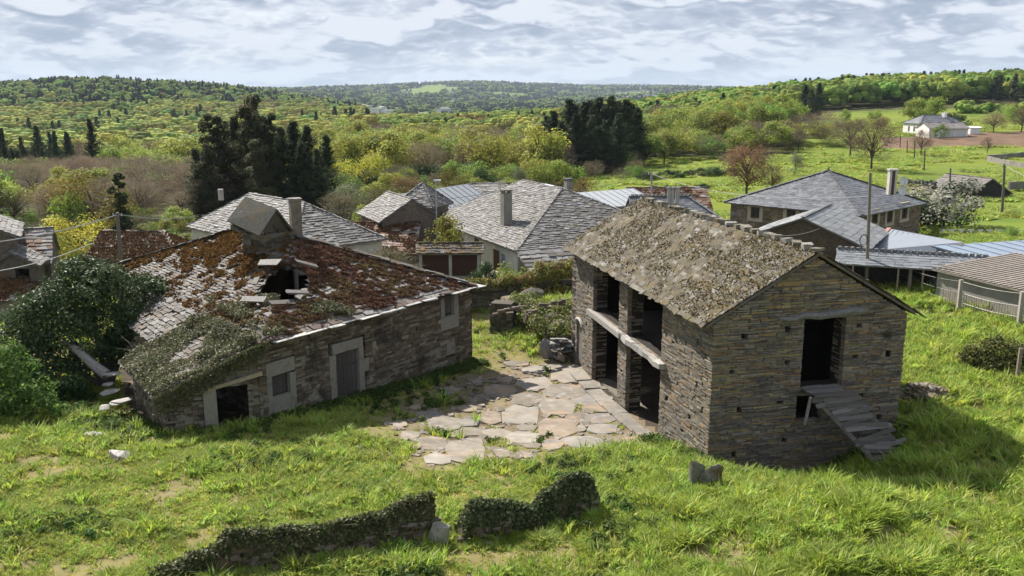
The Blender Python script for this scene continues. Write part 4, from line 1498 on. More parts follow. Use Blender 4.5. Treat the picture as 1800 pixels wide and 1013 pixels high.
# red-moss roof
bR = building('mossy_outbuilding', 'low outbuilding with caved roof under red and green moss beside dark stone gable', 'outbuilding', (-13.2, 68.4), (1, .03), 5.6, 9.5, -3.2, .3, 2.0, wall=(.15, .13, .10), wmat=M_STONE, pal=P_RED, rows=13, wmean=.45, deck=(.12, .08, .06), moss=([(.13, .05, .035), (.10, .04, .03), (.10, .085, .025), (.15, .08, .04)], .58, 9000), faces=(0,))
building('gabled_stone_house', 'small stone house with grey slate gable roof beyond the red moss roof', 'house', (-13.4, 78.2), (.42, -.9), 6.5, 5.2, -3.5, 2.3, 3.9, wall=(.15, .12, .095), wmat=M_STONE, rows=14, wmean=.4)
building('hipped_loft_house', 'small square loft house with pyramid slate roof and dark open front', 'house', (-9.9, 76.3), (.93, -.36), 3.3, 3.3, -3.5, 3.35, 4.9, hips=(1.64, 1.64), over=.35, wall=(.2, .17, .14), wmat=M_STONE, rows=13, wmean=.33, holes={0: [(.3, 1.75, 1.6, 3.0, 'open'), (1.95, 3.0, 2.0, 3.0, 'door', (.5, .46, .40))]})
building('metal_roofed_barn', 'dark stone barn with pale ribbed metal roof left of the white house', 'barn', (-7.3, 79.0), (.52, .854), 10.5, 6.4, -3.5, 1.9, 3.6, wall=(.11, .095, .08), wmat=M_STONE, roof='sheet', wmean=.9, deck=(.33, .345, .36), holes={3: [(3.6, 4.6, -1.0, .8, 'window')]})
building('flat_slate_house', 'low house with plain grey slate roof behind the white house', 'house', (-4.5, 90), (1, -.1), 7.5, 5, -3.5, 2.6, 3.4, wall=(.4, .38, .34), rows=7, wmean=.6)
building('white_roofed_shed', 'shed with white ribbed metal roof behind the barn ridge', 'shed', (7.0, 82.5), (.83, .55), 8.5, 7, -3, 2.1, 3.1, wall=(.3, .28, .25), roof='sheet', wmean=.8, deck=(.42, .44, .46))
# slate roof behind the barn ridge
bS = building('grey_slate_cottage', 'cottage with blue-grey slate roof and paired round flues just behind the barn ridge', 'house', (10.6, 74.6), (1, .03), 8.3, 8, -2, 1.3, 3.55, hips=(0, 3.2), wall=(.22, .18, .14), wmat=M_STONE, pal=P_NSL, rmat=M_NSLATE, rows=15, wmean=.4, deck=(.16, .165, .175))
P = Pieces('block', [(.22, .21, .195), (.17, .16, .15)])
for k in range(17):
    P.add(np.array([10.7 + k * .36, 78.75 + k * .01, 3.68]), frame(np.array([.9, .43, 0]), np.array([-.43, .9, 0])), np.array([.2, .3, .22]))
P.objects(range(len(P.C)), 'ridge_stone', bS['roof'], M_BSLATE)
for px in (1175, 1181, 1190):
    mb = MB()
    p = pd(px, 368, 72.5)
    mb.tube([p + [0, 0, -.5], p + [0, 0, 1.75]], .14 if px != 1190 else .17, (.36, .35, .335), 10)
    mb.tube([p + [0, 0, 1.7], p + [0, 0, 1.82]], .22, (.28, .27, .26), 10)
    mb.build('flue', M_CONC, bS['root'])
building('tumbled_roof_hut', 'low hut with rust moss on its tumbled slate roof, in front of the meadow', 'hut', (11.8, 88), (1, 0), 8, 6, -2.5, 1.4, 3.1, wall=(.2, .17, .14), wmat=M_STONE, pal=P_RED, rows=9, wmean=.5, moss=([(.16, .08, .035), (.12, .05, .03)], .5, 4000), faces=(0,))

# square stone house on the right
oS, uS = np.array([18.95, 76.6]), np.array([7.95, -8.3])
uS = uS / np.linalg.norm(uS)
vS = np.array([-uS[1], uS[0]])
w0 = [(1321, 364, 1335, 384), (1384, 368, 1398, 388)]
w1 = [(1532, 375, 1541, 392), (1559, 370, 1567, 390), (1585, 363, 1593, 383)]
h0 = wall_px(oS, uS, w0, 'window', (.16, .09, .06))
h1 = wall_px(oS + uS * 11.5, vS, w1, 'window', (.16, .09, .06))
bQ = building('stone_house', 'square tan stone house with dressed windows under a neat grey pyramid slate roof', 'house', oS, uS, 11.5, 11.5, -1.0, 3.5, 6.0, hips=(5.7, 5.7), over=.45, wall=(.12, .10, .08), wmat=M_MORTAR, pal=P_NSL, rmat=M_NSLATE, rows=24, wmean=.42, holes={0: h0, 1: h1}, deck=(.10, .10, .105), slate_objs=60)
P = Pieces('stone', [(.23, .165, .115), (.19, .14, .10), (.26, .20, .14), (.16, .12, .09), (.22, .18, .15)])
one = lambda v: (lambda q: np.full(np.shape(q), v))
for p_, d_, n_, hs in ((oS, uS, -vS, h0), (oS + uS * 11.5, vS, uS, h1)):
    masonry(P, p_ + n_ * .05, d_, n_, 11.5, one(-.8), one(3.42), [(h[0] - .32, h[1] + .32, h[2] - .3, h[3] + .3) for h in hs], ch=(.09, .2), ln=(.25, .7), depth=.1)
    for h in hs:
        for (a, b, c, d) in ((h[0] - .32, h[0] - .01, h[2] - .02, h[3] + .02), (h[1] + .01, h[1] + .32, h[2] - .02, h[3] + .02), (h[0] - .32, h[1] + .32, h[3] + .03, h[3] + .3), (h[0] - .32, h[1] + .32, h[2] - .3, h[2] - .03)):
            mb = MB()
            mb.box(V3(p_ + d_ * (a + b) / 2, (c + d) / 2), ((b - a) / 2, .08, (d - c) / 2), (.44, .38, .29), [V3(d_, 0), V3(n_, 0), (0, 0, 1)], .006)
            mb.build('granite_block', M_GRAN, bQ['wall'])
P.emit('stone', 'small_stones', bQ['wall'], M_STONE, 0)
mb = MB()
mb.tube([V3(oS + uS * 5.75 + vS * 5.75, 6.0), V3(oS + uS * 5.75 + vS * 5.75, 6.35)], [.14, .05], (.12, .12, .12), 8)
mb.build('finial', M_NSLATE, bQ['roof'])
mb = MB()
pc = pd(1566, 340, 73.5)
for dx in (-.22, .22):
    mb.box(pc + [dx, 0, .9], (.09, .26, 1.0), (.45, .42, .38))
mb.box(pc + [0, 0, .9], (.13, .22, 1.0), (.07, .05, .045))
mb.box(pc + [0, 0, 1.95], (.38, .32, .06), (.5, .48, .45))
mb.build('chimney', M_CONC, bQ['root'])
for px, py, k in ((1587, 319, 0), (1585, 336, 1)):
    c = pd(px, py, 72.0)
    mb = MB()
    ax = np.array([.1, -.95, .28])
    ax /= np.linalg.norm(ax)
    a1 = np.cross(ax, [0, 0, 1])
    a1 /= np.linalg.norm(a1)
    a2 = np.cross(a1, ax)
    rings = []
    for r_ in (0.001, .15, .28, .38):
        an = np.arange(14) * 2 * math.pi / 14
        rings.append(c + ax * (r_ ** 2 * .9) + r_ * (np.cos(an)[:, None] * a1 + np.sin(an)[:, None] * a2))
    V = np.vstack(rings)
    F = [[i * 14 + j, i * 14 + (j + 1) % 14, (i + 1) * 14 + (j + 1) % 14, (i + 1) * 14 + j] for i in range(3) for j in range(14)]
    mb.add(V, F, (.62, .62, .60))
    mb.add(V - ax * .015, [f[::-1] for f in F], (.5, .5, .5))
    ds = mb.build('satellite_dish', M_SHEET, None)
    tag(ds, ['upper white satellite dish beside the chimney of the stone house', 'lower white satellite dish beside the chimney of the stone house'][k], 'satellite dish', 'satellite dishes on the stone house')
    mb = MB()
    mb.tube([c - ax * .02, c - ax * .25 + [0, 0, -.1], c - ax * .3 + [0, .1, -.7 if k else -1.35]], .025, (.4, .4, .4), 5)
    mb.tube([c + a2 * -.36 + ax * .1, c + ax * .38], .015, (.35, .35, .35), 5)
    mb.build('mount_arm', M_SHEET, ds)

# slate-roofed gable house in front of it and its neighbours
building('gabled_slate_barn', 'dark brown stone barn end-on, slate gable roof, beside the wooden pole', 'barn', (22.4, 55.8), (.51, .86), 8.25, 7.7, -.8, 2.95, 4.5, over=.35, verge=.25, wall=(.10, .075, .055), wmat=M_STONE, pal=[(.20, .205, .20), (.23, .23, .225), (.18, .18, .175)], rmat=M_NSLATE, rows=9, wmean=.75, deck=(.13, .13, .13))
# metal-roofed annex (single slope)
a_, b_, c_, d_ = pz(1525, 441, 2.15), pz(1563, 402, 3.0), pz(1693, 426, 3.0), pz(1705, 448, 2.3)
rt = thing('metal_roofed_annex', 'long annex with smooth pale grey-blue metal roof beside the slate gable', 'outbuilding', (a_ + c_) / 2 * [1, 1, 0])
mb = MB()
mb.prism([a_, d_, c_, b_], (0, 0, -.07), (.24, .265, .30))
rf = mb.build('roof', M_SHEET, rt)
for k in range(1, 14):
    f = k / 14
    mb = MB()
    mb.span(a_ + (d_ - a_) * f + [0, 0, .02], b_ + (c_ - b_) * f + [0, 0, .02], .05, .03, (.22, .245, .28))
    mb.build('seam', M_SHEET, rf)
mb = MB()
mb.span(a_ + [0, 0, .05], b_ + [0, 0, .05], .28, .05, (.42, .20, .15))
mb.build('flashing', M_SHEET, rf)
mb = MB()
for p, q in ((a_, d_), (d_, c_), (c_, b_), (b_, a_)):
    i = ((a_ + c_) / 2 - (p + q) / 2) * [1, 1, 0]
    i = i / np.linalg.norm(i) * .25
    mb.prism([p + i - [0, 0, .1], q + i - [0, 0, .1], (q + i) * [1, 1, 0] + [0, 0, -.8], (p + i) * [1, 1, 0] + [0, 0, -.8]], i * .8, (.22, .2, .18))
mb.build('wall', M_PLAST, rt)
# low shed with toothed ridge
r0, r1 = pz(1471, 438, 3.0), pz(1738, 453, 3.0)
ed = (r1 - r0) / np.linalg.norm(r1 - r0)
out = np.array([ed[1], -ed[0], 0])
rt = thing('open_slate_shed', 'low open shed with slate roof and toothed ridge below the metal roof', 'shed', ((r0 + r1) / 2 + out) * [1, 1, 0] + [0, 0, .6])
e0, e1 = r0 + out * 1.7 + [0, 0, -.62], r1 + out * 1.7 + [0, 0, -.62]
k0, k1 = r0 - out * 1.5 + [0, 0, -.5], r1 - out * 1.5 + [0, 0, -.5]
mb = MB()
mb.prism([e0, e1, r1, r0], (0, 0, -.07), (.2, .2, .2))
mb.prism([r0, r1, k1, k0], (0, 0, -.07), (.2, .2, .2))
rf = mb.build('roof', M_NSLATE, rt)
P = Pieces('slate', [(.19, .20, .21), (.22, .23, .24), (.165, .175, .185)])
slates(P, e0, e1, r0, r1, 6, .5, th=.015, lift=.025, jit=.05, rot=.01)
P.emit('slate', 'small_slates', rf, M_NSLATE, 60)
P = Pieces('block', [(.17, .17, .17), (.13, .13, .13)])
m = 24
for k in range(m):
    P.add(r0 + (r1 - r0) * (k + .5) / m + [0, 0, .1], frame(ed * .9 + out * .43, -(out * .9 - ed * .43)), np.array([.17, .36, .16]))
P.objects(range(m), 'ridge_stone', rf, M_NSLATE)
mb = MB()
for p, q in ((k0, k1), (k0, e0), (k1, e1)):
    i = ((e0 + k1) / 2 - (p + q) / 2) * [1, 1, 0]
    i = i / np.linalg.norm(i) * .12
    mb.prism([p + i - [0, 0, .1], q + i - [0, 0, .1], (q + i) * [1, 1, 0] + [0, 0, .2], (p + i) * [1, 1, 0] + [0, 0, .2]], i, (.06, .055, .05))
mb.build('wall', M_STONE, rt)
for f in (.12, .42, .58, .8):
    mb = MB()
    p = e0 + (e1 - e0) * f - out * .15
    mb.tube([p * [1, 1, 0] + [0, 0, .3], p - [0, 0, .05]], .05, (.33, .26, .2), 6)
    mb.build('post', M_WOOD, rt)
# concrete shed, corrugated roof
oC, uC = np.array([24.05, 49.2]), np.array([.30, -.954])
bC = building('corrugated_shed', 'bare concrete shed with rusty corrugated roof behind the wire fence', 'shed', oC, uC, 12, 5.5, .2, 2.75, 3.3, mono=True, over=.25, wall=(.27, .255, .23), wmat=M_CONC, roof='corr', wmean=.32, deck=(.24, .21, .18), rmat=M_RUST, faces=(0,))
building('blue_roofed_shed', 'shed with flat blue-grey metal roof at the right edge', 'shed', (29.2, 50.8), (.95, .3), 9, 6, .2, 2.5, 2.8, mono=True, wall=(.3, .3, .3), roof='sheet', wmean=1.1, deck=(.22, .27, .34), faces=(0,))
# field shed and white farm
building('field_shed', 'small dark gabled shed standing alone in the right meadow', 'shed', (59.6, 106.2), (-.30, .954), 7, 6.0, -1.5, 1.0, 2.7, over=.3, wall=(.035, .032, .03), wmat=M_WOOD, pal=[(.20, .18, .165), (.17, .155, .14)], rows=9, wmean=.6, deck=(.15, .14, .13))
f0 = pd(1606, 231, 236)
zf = float(gz(f0[0], f0[1]))
bF = building('white_farmhouse', 'white farmhouse with grey hipped roof among trees above the ploughed field', 'house', f0[:2] + [2.4, 2], (1, .12), 12.6, 8, zf - 1.5, zf + 3.2, zf + 5.2, hips=(3, 3.5), wall=(.78, .77, .74), rows=10, wmean=.9, pal=P_NSL, rmat=M_NSLATE, deck=(.2, .2, .21), holes={0: [(1.5, 2.5, zf + 1, zf + 2.4), (4.2, 5.2, zf + .8, zf + 2.4), (7.5, 8.5, zf + .8, zf + 2.4), (10.2, 11.2, zf + .8, zf + 2.4)], 3: [(2.4, 3.4, zf + .8, zf + 2.3), (5, 6, zf + .8, zf + 2.3)]})
chimney_part(bF['root'], (f0[0] + 10.5, f0[1] + 6, zf + 4.6), .9, 1.3, (.8, .79, .77), False)
g0 = pd(1633, 236, 228)
zg = float(gz(g0[0], g0[1]))
building('white_garage', 'long white garage with two doors in front of the farmhouse', 'garage', g0[:2], (1, .10), 10.4, 6, zg - 1.5, zg + 2.4, zg + 3.7, wall=(.78, .77, .74), rows=7, wmean=1.0, pal=[(.27, .25, .24), (.24, .22, .21)], deck=(.2, .2, .2), holes={0: [(4.0, 6.7, zg - .2, zg + 2.0, 'door', (.72, .71, .70)), (7.0, 9.9, zg - .2, zg + 2.0, 'door', (.72, .71, .70))], 3: [(2, 3, zg + .6, zg + 1.8)]})
h0_ = pd(1706, 228, 235)
building('white_hut', 'tiny white flat-roofed hut right of the garage', 'hut', h0_[:2], (1, .1), 2.8, 2.5, gz(h0_[0], h0_[1]) - 1, gz(h0_[0], h0_[1]) + 1.7, gz(h0_[0], h0_[1]) + 2.0, wall=(.78, .77, .75), roof='sheet', deck=(.7, .7, .7))

# cluster at the left edge
building('tall_stone_shed', 'tall narrow stone shed with gable front at the left edge', 'shed', (-31.9, 56.4), (-.45, .893), 7, 5.2, -2, 3.5, 4.75, over=.25, wall=(.13, .105, .085), wmat=M_STONE, rows=9, wmean=.5, holes={3: [(3.9, 4.8, -1.5, .9, 'door', (.17, .19, .21))]})
building('long_slate_shed', 'stone shed with long uneven slate roof behind the small open porch shed', 'shed', (-35.0, 57.0), (.89, .36), 4.3, 5.6, -2, 1.5, 3.3, over=.3, wall=(.13, .105, .085), wmat=M_STONE, rows=10, wmean=.5, pal=P_RED + P_MSL)
building('porch_shed', 'little open-fronted stone shed with slate gable roof and timber posts', 'shed', (-30.6, 56.0), (-.28, .96), 2.6, 2.6, -2, 1.75, 2.55, over=.25, wall=(.12, .10, .08), wmat=M_STONE, rows=6, wmean=.45, holes={3: [(.3, 1.1, -1.6, 1.5, 'door', (.17, .12, .08)), (1.4, 2.2, -1.6, 1.5, 'open')]})
building('low_mossy_shed', 'low plastered shed with red mossy roof half hidden by the evergreen bush', 'shed', (-31.4, 49.8), (.25, .968), 6.5, 4.5, -2, .25, .85, over=.3, wall=(.36, .32, .26), rows=8, wmean=.5, pal=P_RED, moss=(RUST, .55, 4000))
building('brown_roofed_shed', 'long low shed with brown moss roof behind the wooden pole on the left', 'shed', (-33.3, 68.6), (1, -.04), 7.2, 5.2, -2.8, -.1, 1.55, hips=(0, 2.2), over=.3, wall=(.11, .09, .075), wmat=M_STONE, rows=9, wmean=.5, pal=P_RED, moss=(RUST, .75, 6000), holes={0: [(1.6, 4.4, -2.6, -.45, 'open'), (5.0, 6.3, -2.6, -.45, 'door', (.09, .05, .035))]})

# slatted granary
g0, g1 = np.array([-6.53, 61.6]), np.array([-2.28, 61.6])
rt = thing('granary', 'small granary with brown slatted sides, white posts and mossy slate cap', 'granary', (-4.4, 62.4, -1.5))
mb = MB()
mb.box((-4.4, 62.5, -.95), (2.1, .8, .68), (.16, .14, .115), jit=.03)
mb.build('stone_base', M_STONE, rt)
mb = MB()
mb.box((-4.4, 62.5, -.22), (2.3, 1.0, .06), (.33, .31, .27))
mb.box((-4.4, 62.5, 1.42), (2.25, .95, .05), (.40, .38, .34))
mb.build('slab', M_CONC, rt)
for x in (-6.45, -4.35, -2.35):
    for y in (61.65, 63.35):
        mb = MB()
        mb.box((x, y, .6), (.11, .10, .76), (.42, .40, .36))
        mb.build('post', M_CONC, rt)
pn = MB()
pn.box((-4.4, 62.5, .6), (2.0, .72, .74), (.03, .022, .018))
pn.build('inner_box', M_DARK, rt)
SLM = mesh_np('slat', CUBE * np.array([.075, .03, 1.5]), CUBEF, np.tile((.085, .045, .032), (6, 1)), M_WOOD)
for a, b in ((-6.32, -4.48), (-4.22, -2.48)):
    for k in range(18):
        o_ = obj('slat', SLM, rt, off=Vector((a + (b - a) * (k + .5) / 18 + 4.4, 61.68 - 62.4, .6 + 1.5)))
e0, e1 = np.array([-6.75, 61.35, 1.5]), np.array([-2.0, 61.35, 1.5])
q0, q1 = np.array([-6.75, 62.5, 2.0]), np.array([-2.0, 62.5, 2.0])
w0_, w1_ = np.array([-6.75, 63.65, 1.5]), np.array([-2.0, 63.65, 1.5])
mb = MB()
mb.prism([e0, e1, q1, q0], (0, 0, -.05), (.2, .18, .15))
mb.prism([w1_, w0_, q0, q1], (0, 0, -.05), (.2, .18, .15))
rf = mb.build('roof', M_BSLATE, rt)
P = Pieces('slate', P_HSL + RUST[:2])
slates(P, e0, e1, q0, q1, 4, .42, th=.03, lift=.05, jit=.2)
P.objects(range(len(P.C)), 'slate', rf, M_BSLATE)
P = Pieces('block', P_HSL)
for k in range(14):
    P.add(q0 + (q1 - q0) * (k + .5) / 14 + [0, 0, .08], frame(np.array([.95, .3, 0]), np.array([-.3, .95, 0])), np.array([.3, .2, .14]))
P.objects(range(14), 'ridge_stone', rf, M_BSLATE)

# far villages in the valley
ORD = ['leftmost', 'second from left', 'third from left', 'fourth from left', 'fifth from left', 'sixth from left', 'seventh from left']
VLAB = [q + ' tiny pale house of the far valley village' for q in ORD] + ['small pale building right of the far valley village', 'long pale shed farthest right on the valley floor', 'tiny house behind the middle of the far valley village', 'tiny pale house high on the far wooded ridge']
VLAB += [q + ' tiny house on the far ridge right of the pines' for q in ORD[:3] + ['rightmost']]
for k, (px, py, D, w_) in enumerate([(612, 190, 1500, 15), (628, 192, 1450, 12), (646, 190, 1700, 16), (658, 193, 1500, 14), (672, 192, 1600, 18), (684, 194, 1500, 13), (697, 190, 1800, 12), (744, 203, 1300, 14), (780, 201, 1500, 22), (640, 188, 1900, 16),
                                     (792, 166, 3500, 20), (1106, 170, 2600, 18), (1122, 168, 2600, 15), (1136, 167, 2700, 22), (1150, 168, 2650, 17)]):
    p = pd(px, py, D)
    z = float(gz(p[0], p[1]))
    h = .42 * w_
    u_ = np.array([math.cos(k * 1.3), math.sin(k * 1.3)])
    v_ = np.array([-u_[1], u_[0]])
    rt = thing('far_house', VLAB[k], 'house', V3(p[:2], z), 'houses of the far valley village' if k < 11 else 'houses of the far ridge village')
    mb = MB()
    mb.box(V3(p[:2], z + h / 2), (w_ / 2, w_ * .32, h / 2 + 3), (.75, .73, .69), [V3(u_, 0), V3(v_, 0), (0, 0, 1)])
    mb.build('wall', M_PLAST, rt)
    mb = MB()
    a = [V3(p[:2] + u_ * w_ * .54 * i + v_ * w_ * .36 * j, z + h) for i, j in ((-1, -1), (1, -1), (1, 1), (-1, 1))]
    t0, t1 = V3(p[:2] - u_ * w_ * .54, z + h * 1.5), V3(p[:2] + u_ * w_ * .54, z + h * 1.5)
    mb.prism([a[0], a[1], t1, t0], (0, 0, -.3), (.36, .33, .31))
    mb.prism([a[2], a[3], t0, t1], (0, 0, -.3), (.36, .33, .31))
    mb.build('roof', M_SLATE, rt)

# ------------------------------------------------------------------ trees: crowns, trunks
OAK = [(0.322, 0.343, 0.054), (0.265, 0.317, 0.052), (0.370, 0.369, 0.064), (0.225, 0.267, 0.048)]
GREEN = [(0.176, 0.276, 0.043), (0.230, 0.316, 0.050), (0.146, 0.225, 0.039), (0.271, 0.345, 0.062)]
PINE = [(0.039, 0.062, 0.028), (0.051, 0.077, 0.032), (0.032, 0.049, 0.023), (0.065, 0.087, 0.036)]
BARE = [(0.172, 0.138, 0.100), (0.208, 0.172, 0.125), (0.144, 0.110, 0.077), (0.194, 0.158, 0.075)]
COPPER = [(0.247, 0.130, 0.046), (0.208, 0.111, 0.039), (0.286, 0.169, 0.065), (0.221, 0.156, 0.052)]
RUSSET = [(0.195, 0.111, 0.058), (0.163, 0.098, 0.058), (0.221, 0.130, 0.065), (0.156, 0.130, 0.052)]
EVER = [(0.045, 0.077, 0.025), (0.062, 0.100, 0.033), (0.037, 0.062, 0.022), (0.088, 0.122, 0.048)]
YELLOW = [(0.439, 0.360, 0.037), (0.374, 0.336, 0.037), (0.488, 0.406, 0.060), (0.308, 0.281, 0.037)]
FIR = [(.019, .034, .027), (.024, .040, .030), (.016, .028, .023), (.030, .046, .032)]
GREYG = [(0.144, 0.174, 0.090), (0.120, 0.150, 0.072), (0.168, 0.192, 0.108)]
WHITEF = [(.05, .08, .025), (.04, .065, .02), (.55, .52, .46), (.45, .43, .36), (.06, .085, .03), (.035, .06, .02)]
EUCA = [(.062, .080, .032), (.072, .082, .036), (.048, .064, .026), (.095, .085, .038)]


def crown_points(kind, r, n):
    """leaf positions and outward directions for a crown of height 1 (trunk base at 0)"""
    if kind in ('round', 'bare', 'bush', 'dome'):
        nb = {'round': 20, 'bare': 22, 'bush': 14, 'dome': 16}[kind]
        cz, rz, rx = {'round': (.60, .34, .40), 'bare': (.60, .36, .44), 'bush': (.47, .42, .55), 'dome': (.52, .44, .50)}[kind]
        d = r.normal(size=(nb, 3))
        d[:, 2] += .15
        d /= np.linalg.norm(d, axis=1, keepdims=True)
        k = r.uniform(.55, .92, (nb, 1))
        bc = d * k * np.array([rx, rx, rz]) + [0, 0, cz]
        br = r.uniform(.13, .22, nb) * rx / .42
    elif kind in ('pine', 'spire', 'euca'):
        nb = {'pine': 54, 'spire': 34, 'euca': 60}[kind]
        lo = {'pine': .13, 'spire': .05, 'euca': .07}[kind]
        z = lo + (1 - lo) * (np.arange(nb) + r.uniform(0, 1, nb)) / nb * .96
        prof = {'pine': lambda t: .27 * np.clip(1.05 - t, 0, 1) ** .62 * (.55 + .45 * np.minimum(t * 3.2, 1)), 'spire': lambda t: .16 * np.clip(1.05 - t, 0, 1) ** .6, 'euca': lambda t: .19 * np.clip(1.04 - t, 0, 1) ** .42 * (.65 + .35 * np.minimum(t * 3, 1))}[kind]
        t = (z - lo) / (1 - lo)
        a = r.uniform(0, 2 * math.pi, nb)
        rad = prof(t) * r.uniform(.15, 1.0, nb)
        bc = np.stack([np.cos(a) * rad, np.sin(a) * rad, z], 1)
        br = np.clip(prof(t) * r.uniform(.35, .6, nb), .028, .14)
    if kind == 'pine':                                                 # whorls of branches, spiky outline
        nw = 19
        zw = .10 + .90 * (np.arange(nw) / nw) ** .92
        wi = r.integers(nw, size=n)
        keep_ = r.random(n) < .35 + .65 * (1 - wi / nw)
        wi = np.where(keep_, wi, r.integers(nw, size=n))
        br_n = 7
        ang0 = r.uniform(0, 6.28, (nw, br_n))
        len0 = r.uniform(.45, 1.25, (nw, br_n))
        bi = r.integers(br_n, size=n)
        t = (zw[wi] - .10) / .90
        R_ = (.27 * np.clip(1.0 - t, 0, 1) ** .9 + .012) * (.6 + .4 * np.minimum(t * 4, 1)) * len0[wi, bi]
        s_ = r.random(n) ** .75
        a_ = ang0[wi, bi] + r.normal(0, .10, n)
        P_ = np.stack([np.cos(a_) * R_ * s_, np.sin(a_) * R_ * s_, zw[wi] + .05 * s_ ** 2 + .02 * (1 - t) - .01], 1) + r.normal(0, .011, (n, 3)) * (1.3 - .5 * s_)[:, None]
        d = np.stack([np.cos(a_), np.sin(a_), np.full(n, .7)], 1)
        i = (wi * br_n + bi) % nb
        return P_, d, bc, br, i
    i = r.integers(nb, size=n)
    d = r.normal(size=(n, 3))
    d /= np.linalg.norm(d, axis=1, keepdims=True)
    f = r.uniform(.25, 1.05, n) ** .6
    sq = np.array([1, 1, .62]) if kind == 'pine' else np.array([1, 1, .85])
    P_ = bc[i] + d * (br[i] * f)[:, None] * sq
    return P_, d, bc, br, i


def crown_mesh(name, kind, pal, seed, n, size, aspect, mat, jit=.25):
    global rng
    keep = rng
    rng = np.random.default_rng(seed)
    mb = MB()
    P_, d, bc, br, i = crown_points(kind, rng, n)
    pal = np.array(pal)
    tone = rng.uniform(1 - jit, 1 + jit, (len(bc), 1))[i]
    ck = rng.integers(len(pal), size=len(bc))[i]
    kk = np.where(rng.random(n) < .6, ck, rng.integers(len(pal), size=n))
    T = pal[kk] * tone * rng.uniform(.8, 1.2, (n, 1))
    N = d + rng.normal(0, .55, (n, 3)) + [0, 0, .35]
    V, F, T = leaf_quads(P_, N, size * rng.uniform(.6, 1.4, n), T, aspect)
    mb.add(V, F, T)
    if kind == 'bare':                                                 # fine twigs between the sparse buds
        m = int(n * .5)
        P2, d2, _, _, _ = crown_points(kind, rng, m)
        c0 = P2 * [.35, .35, .8] + [0, 0, .02]
        dd = (P2 - c0) / np.maximum(np.linalg.norm(P2 - c0, axis=1, keepdims=True), 1e-6) + rng.normal(0, .35, (m, 3))
        dd /= np.linalg.norm(dd, axis=1, keepdims=True)
        ln = rng.uniform(.06, .16, (m, 1))
        sd = np.cross(dd, rng.normal(size=(m, 3)))
        sd /= np.maximum(np.linalg.norm(sd, axis=1, keepdims=True), 1e-6)
        V = np.stack([P2 - dd * ln * .5 - sd * .0035, P2 - dd * ln * .5 + sd * .0035, P2 + dd * ln * .5], 1).reshape(-1, 3)
        F = np.arange(m * 3).reshape(-1, 3)
        mb.add(V, np.hstack([F, F[:, 2:]]), np.array(BARE)[rng.integers(4, size=m)])
    me = mesh_np(name, np.vstack(mb.v), np.vstack(mb.f), np.vstack(mb.t), mat)
    tb = MB()                                                          # trunk with limbs into the clumps
    top = bc[:, 2].max() * (.98 if kind in ('pine', 'spire', 'euca') else .62)
    zz_ = np.linspace(-.06, top, 6)
    wob = np.cumsum(rng.normal(0, .008, (6, 2)), 0)
    r0 = {'pine': .016, 'spire': .014, 'euca': .014, 'bush': .02, 'dome': .02}.get(kind, .026)
    tc_ = (.06, .05, .04) if kind in ('pine', 'spire', 'euca') else (.085, .07, .055)
    path = np.stack([wob[:, 0], wob[:, 1], zz_], 1)
    tb.tube(path, np.linspace(r0, r0 * .3, 6), tc_, 6)
    for b in bc[:18]:
        zs = b[2] * (.9 if kind in ('pine', 'spire', 'euca') else .55)
        s = np.array([np.interp(zs, zz_, wob[:, 0]), np.interp(zs, zz_, wob[:, 1]), zs])
        m_ = (s + b) / 2 + [0, 0, .03 if kind not in ('pine', 'spire', 'euca') else -.01]
        tb.tube([s, m_, b], [r0 * .45, r0 * .3, r0 * .12], tc_, 4)
    tr = mesh_np(name.replace('crown', 'trunk'), np.vstack(tb.v), np.vstack(tb.f), np.vstack(tb.t), M_BARK)
    rng = keep
    return me, tr


#            kind     palette  leaves size aspect variants
TREES = {'oak': ('round', OAK, 3000, .040, .7, 4), 'green': ('round', GREEN, 3000, .040, .7, 4), 'pine': ('pine', PINE, 7500, .034, .3, 4), 'euca': ('euca', EUCA, 8000, .026, .4, 3),
         'fir': ('pine', FIR, 5000, .034, .3, 2), 'bare': ('bare', BARE, 2400, .016, .5, 3), 'copper': ('bare', COPPER, 3400, .026, .7, 2), 'russet': ('bare', RUSSET, 2600, .020, .6, 2), 'spire': ('spire', EVER, 2600, .034, .5, 2),
         'yellow': ('dome', YELLOW, 3400, .034, .6, 2), 'ochre': ('dome', [(.20, .14, .03), (.17, .12, .028), (.15, .13, .03)], 4200, .03, .6, 2), 'greyg': ('dome', GREYG, 3200, .034, .6, 2), 'bush': ('bush', GREEN, 1700, .06, .6, 3),
         'ebush': ('bush', EVER, 2200, .055, .6, 2), 'poplar': ('spire', GREEN, 2400, .04, .7, 2)}
_tree = {}


def tree_meshes(kind, var):
    if (kind, var) not in _tree:
        k, pal, n, sz, asp, nv = TREES[kind]
        _tree[(kind, var)] = crown_mesh('crown', k, pal, 100 + var * 17 + sum(map(ord, kind)), n, sz, asp, M_LEAF)
    return _tree[(kind, var)]


def tree(name, label, cat, kind, x, y, h, wf=1.0, var=None, group=None, z=None, rz=None):
    var = int(rng.integers(TREES[kind][5])) if var is None else var
    cm, tm = tree_meshes(kind, var)
    zz_ = gz(x, y) if z is None else z
    rt = thing(name, label, cat, (x, y, zz_), group)
    rt.rotation_euler[2] = rng.uniform(0, 6.28) if rz is None else rz
    rt.scale = (h * wf, h * wf, h)
    for nm, me in (('trunk', tm), ('crown', cm)):
        o = bpy.data.objects.new(nm, me)
        COL.objects.link(o)
        o.parent = rt
    return rt


def at_px(px, py, D):
    p = pd(px, py, D)
    return p[0], p[1]


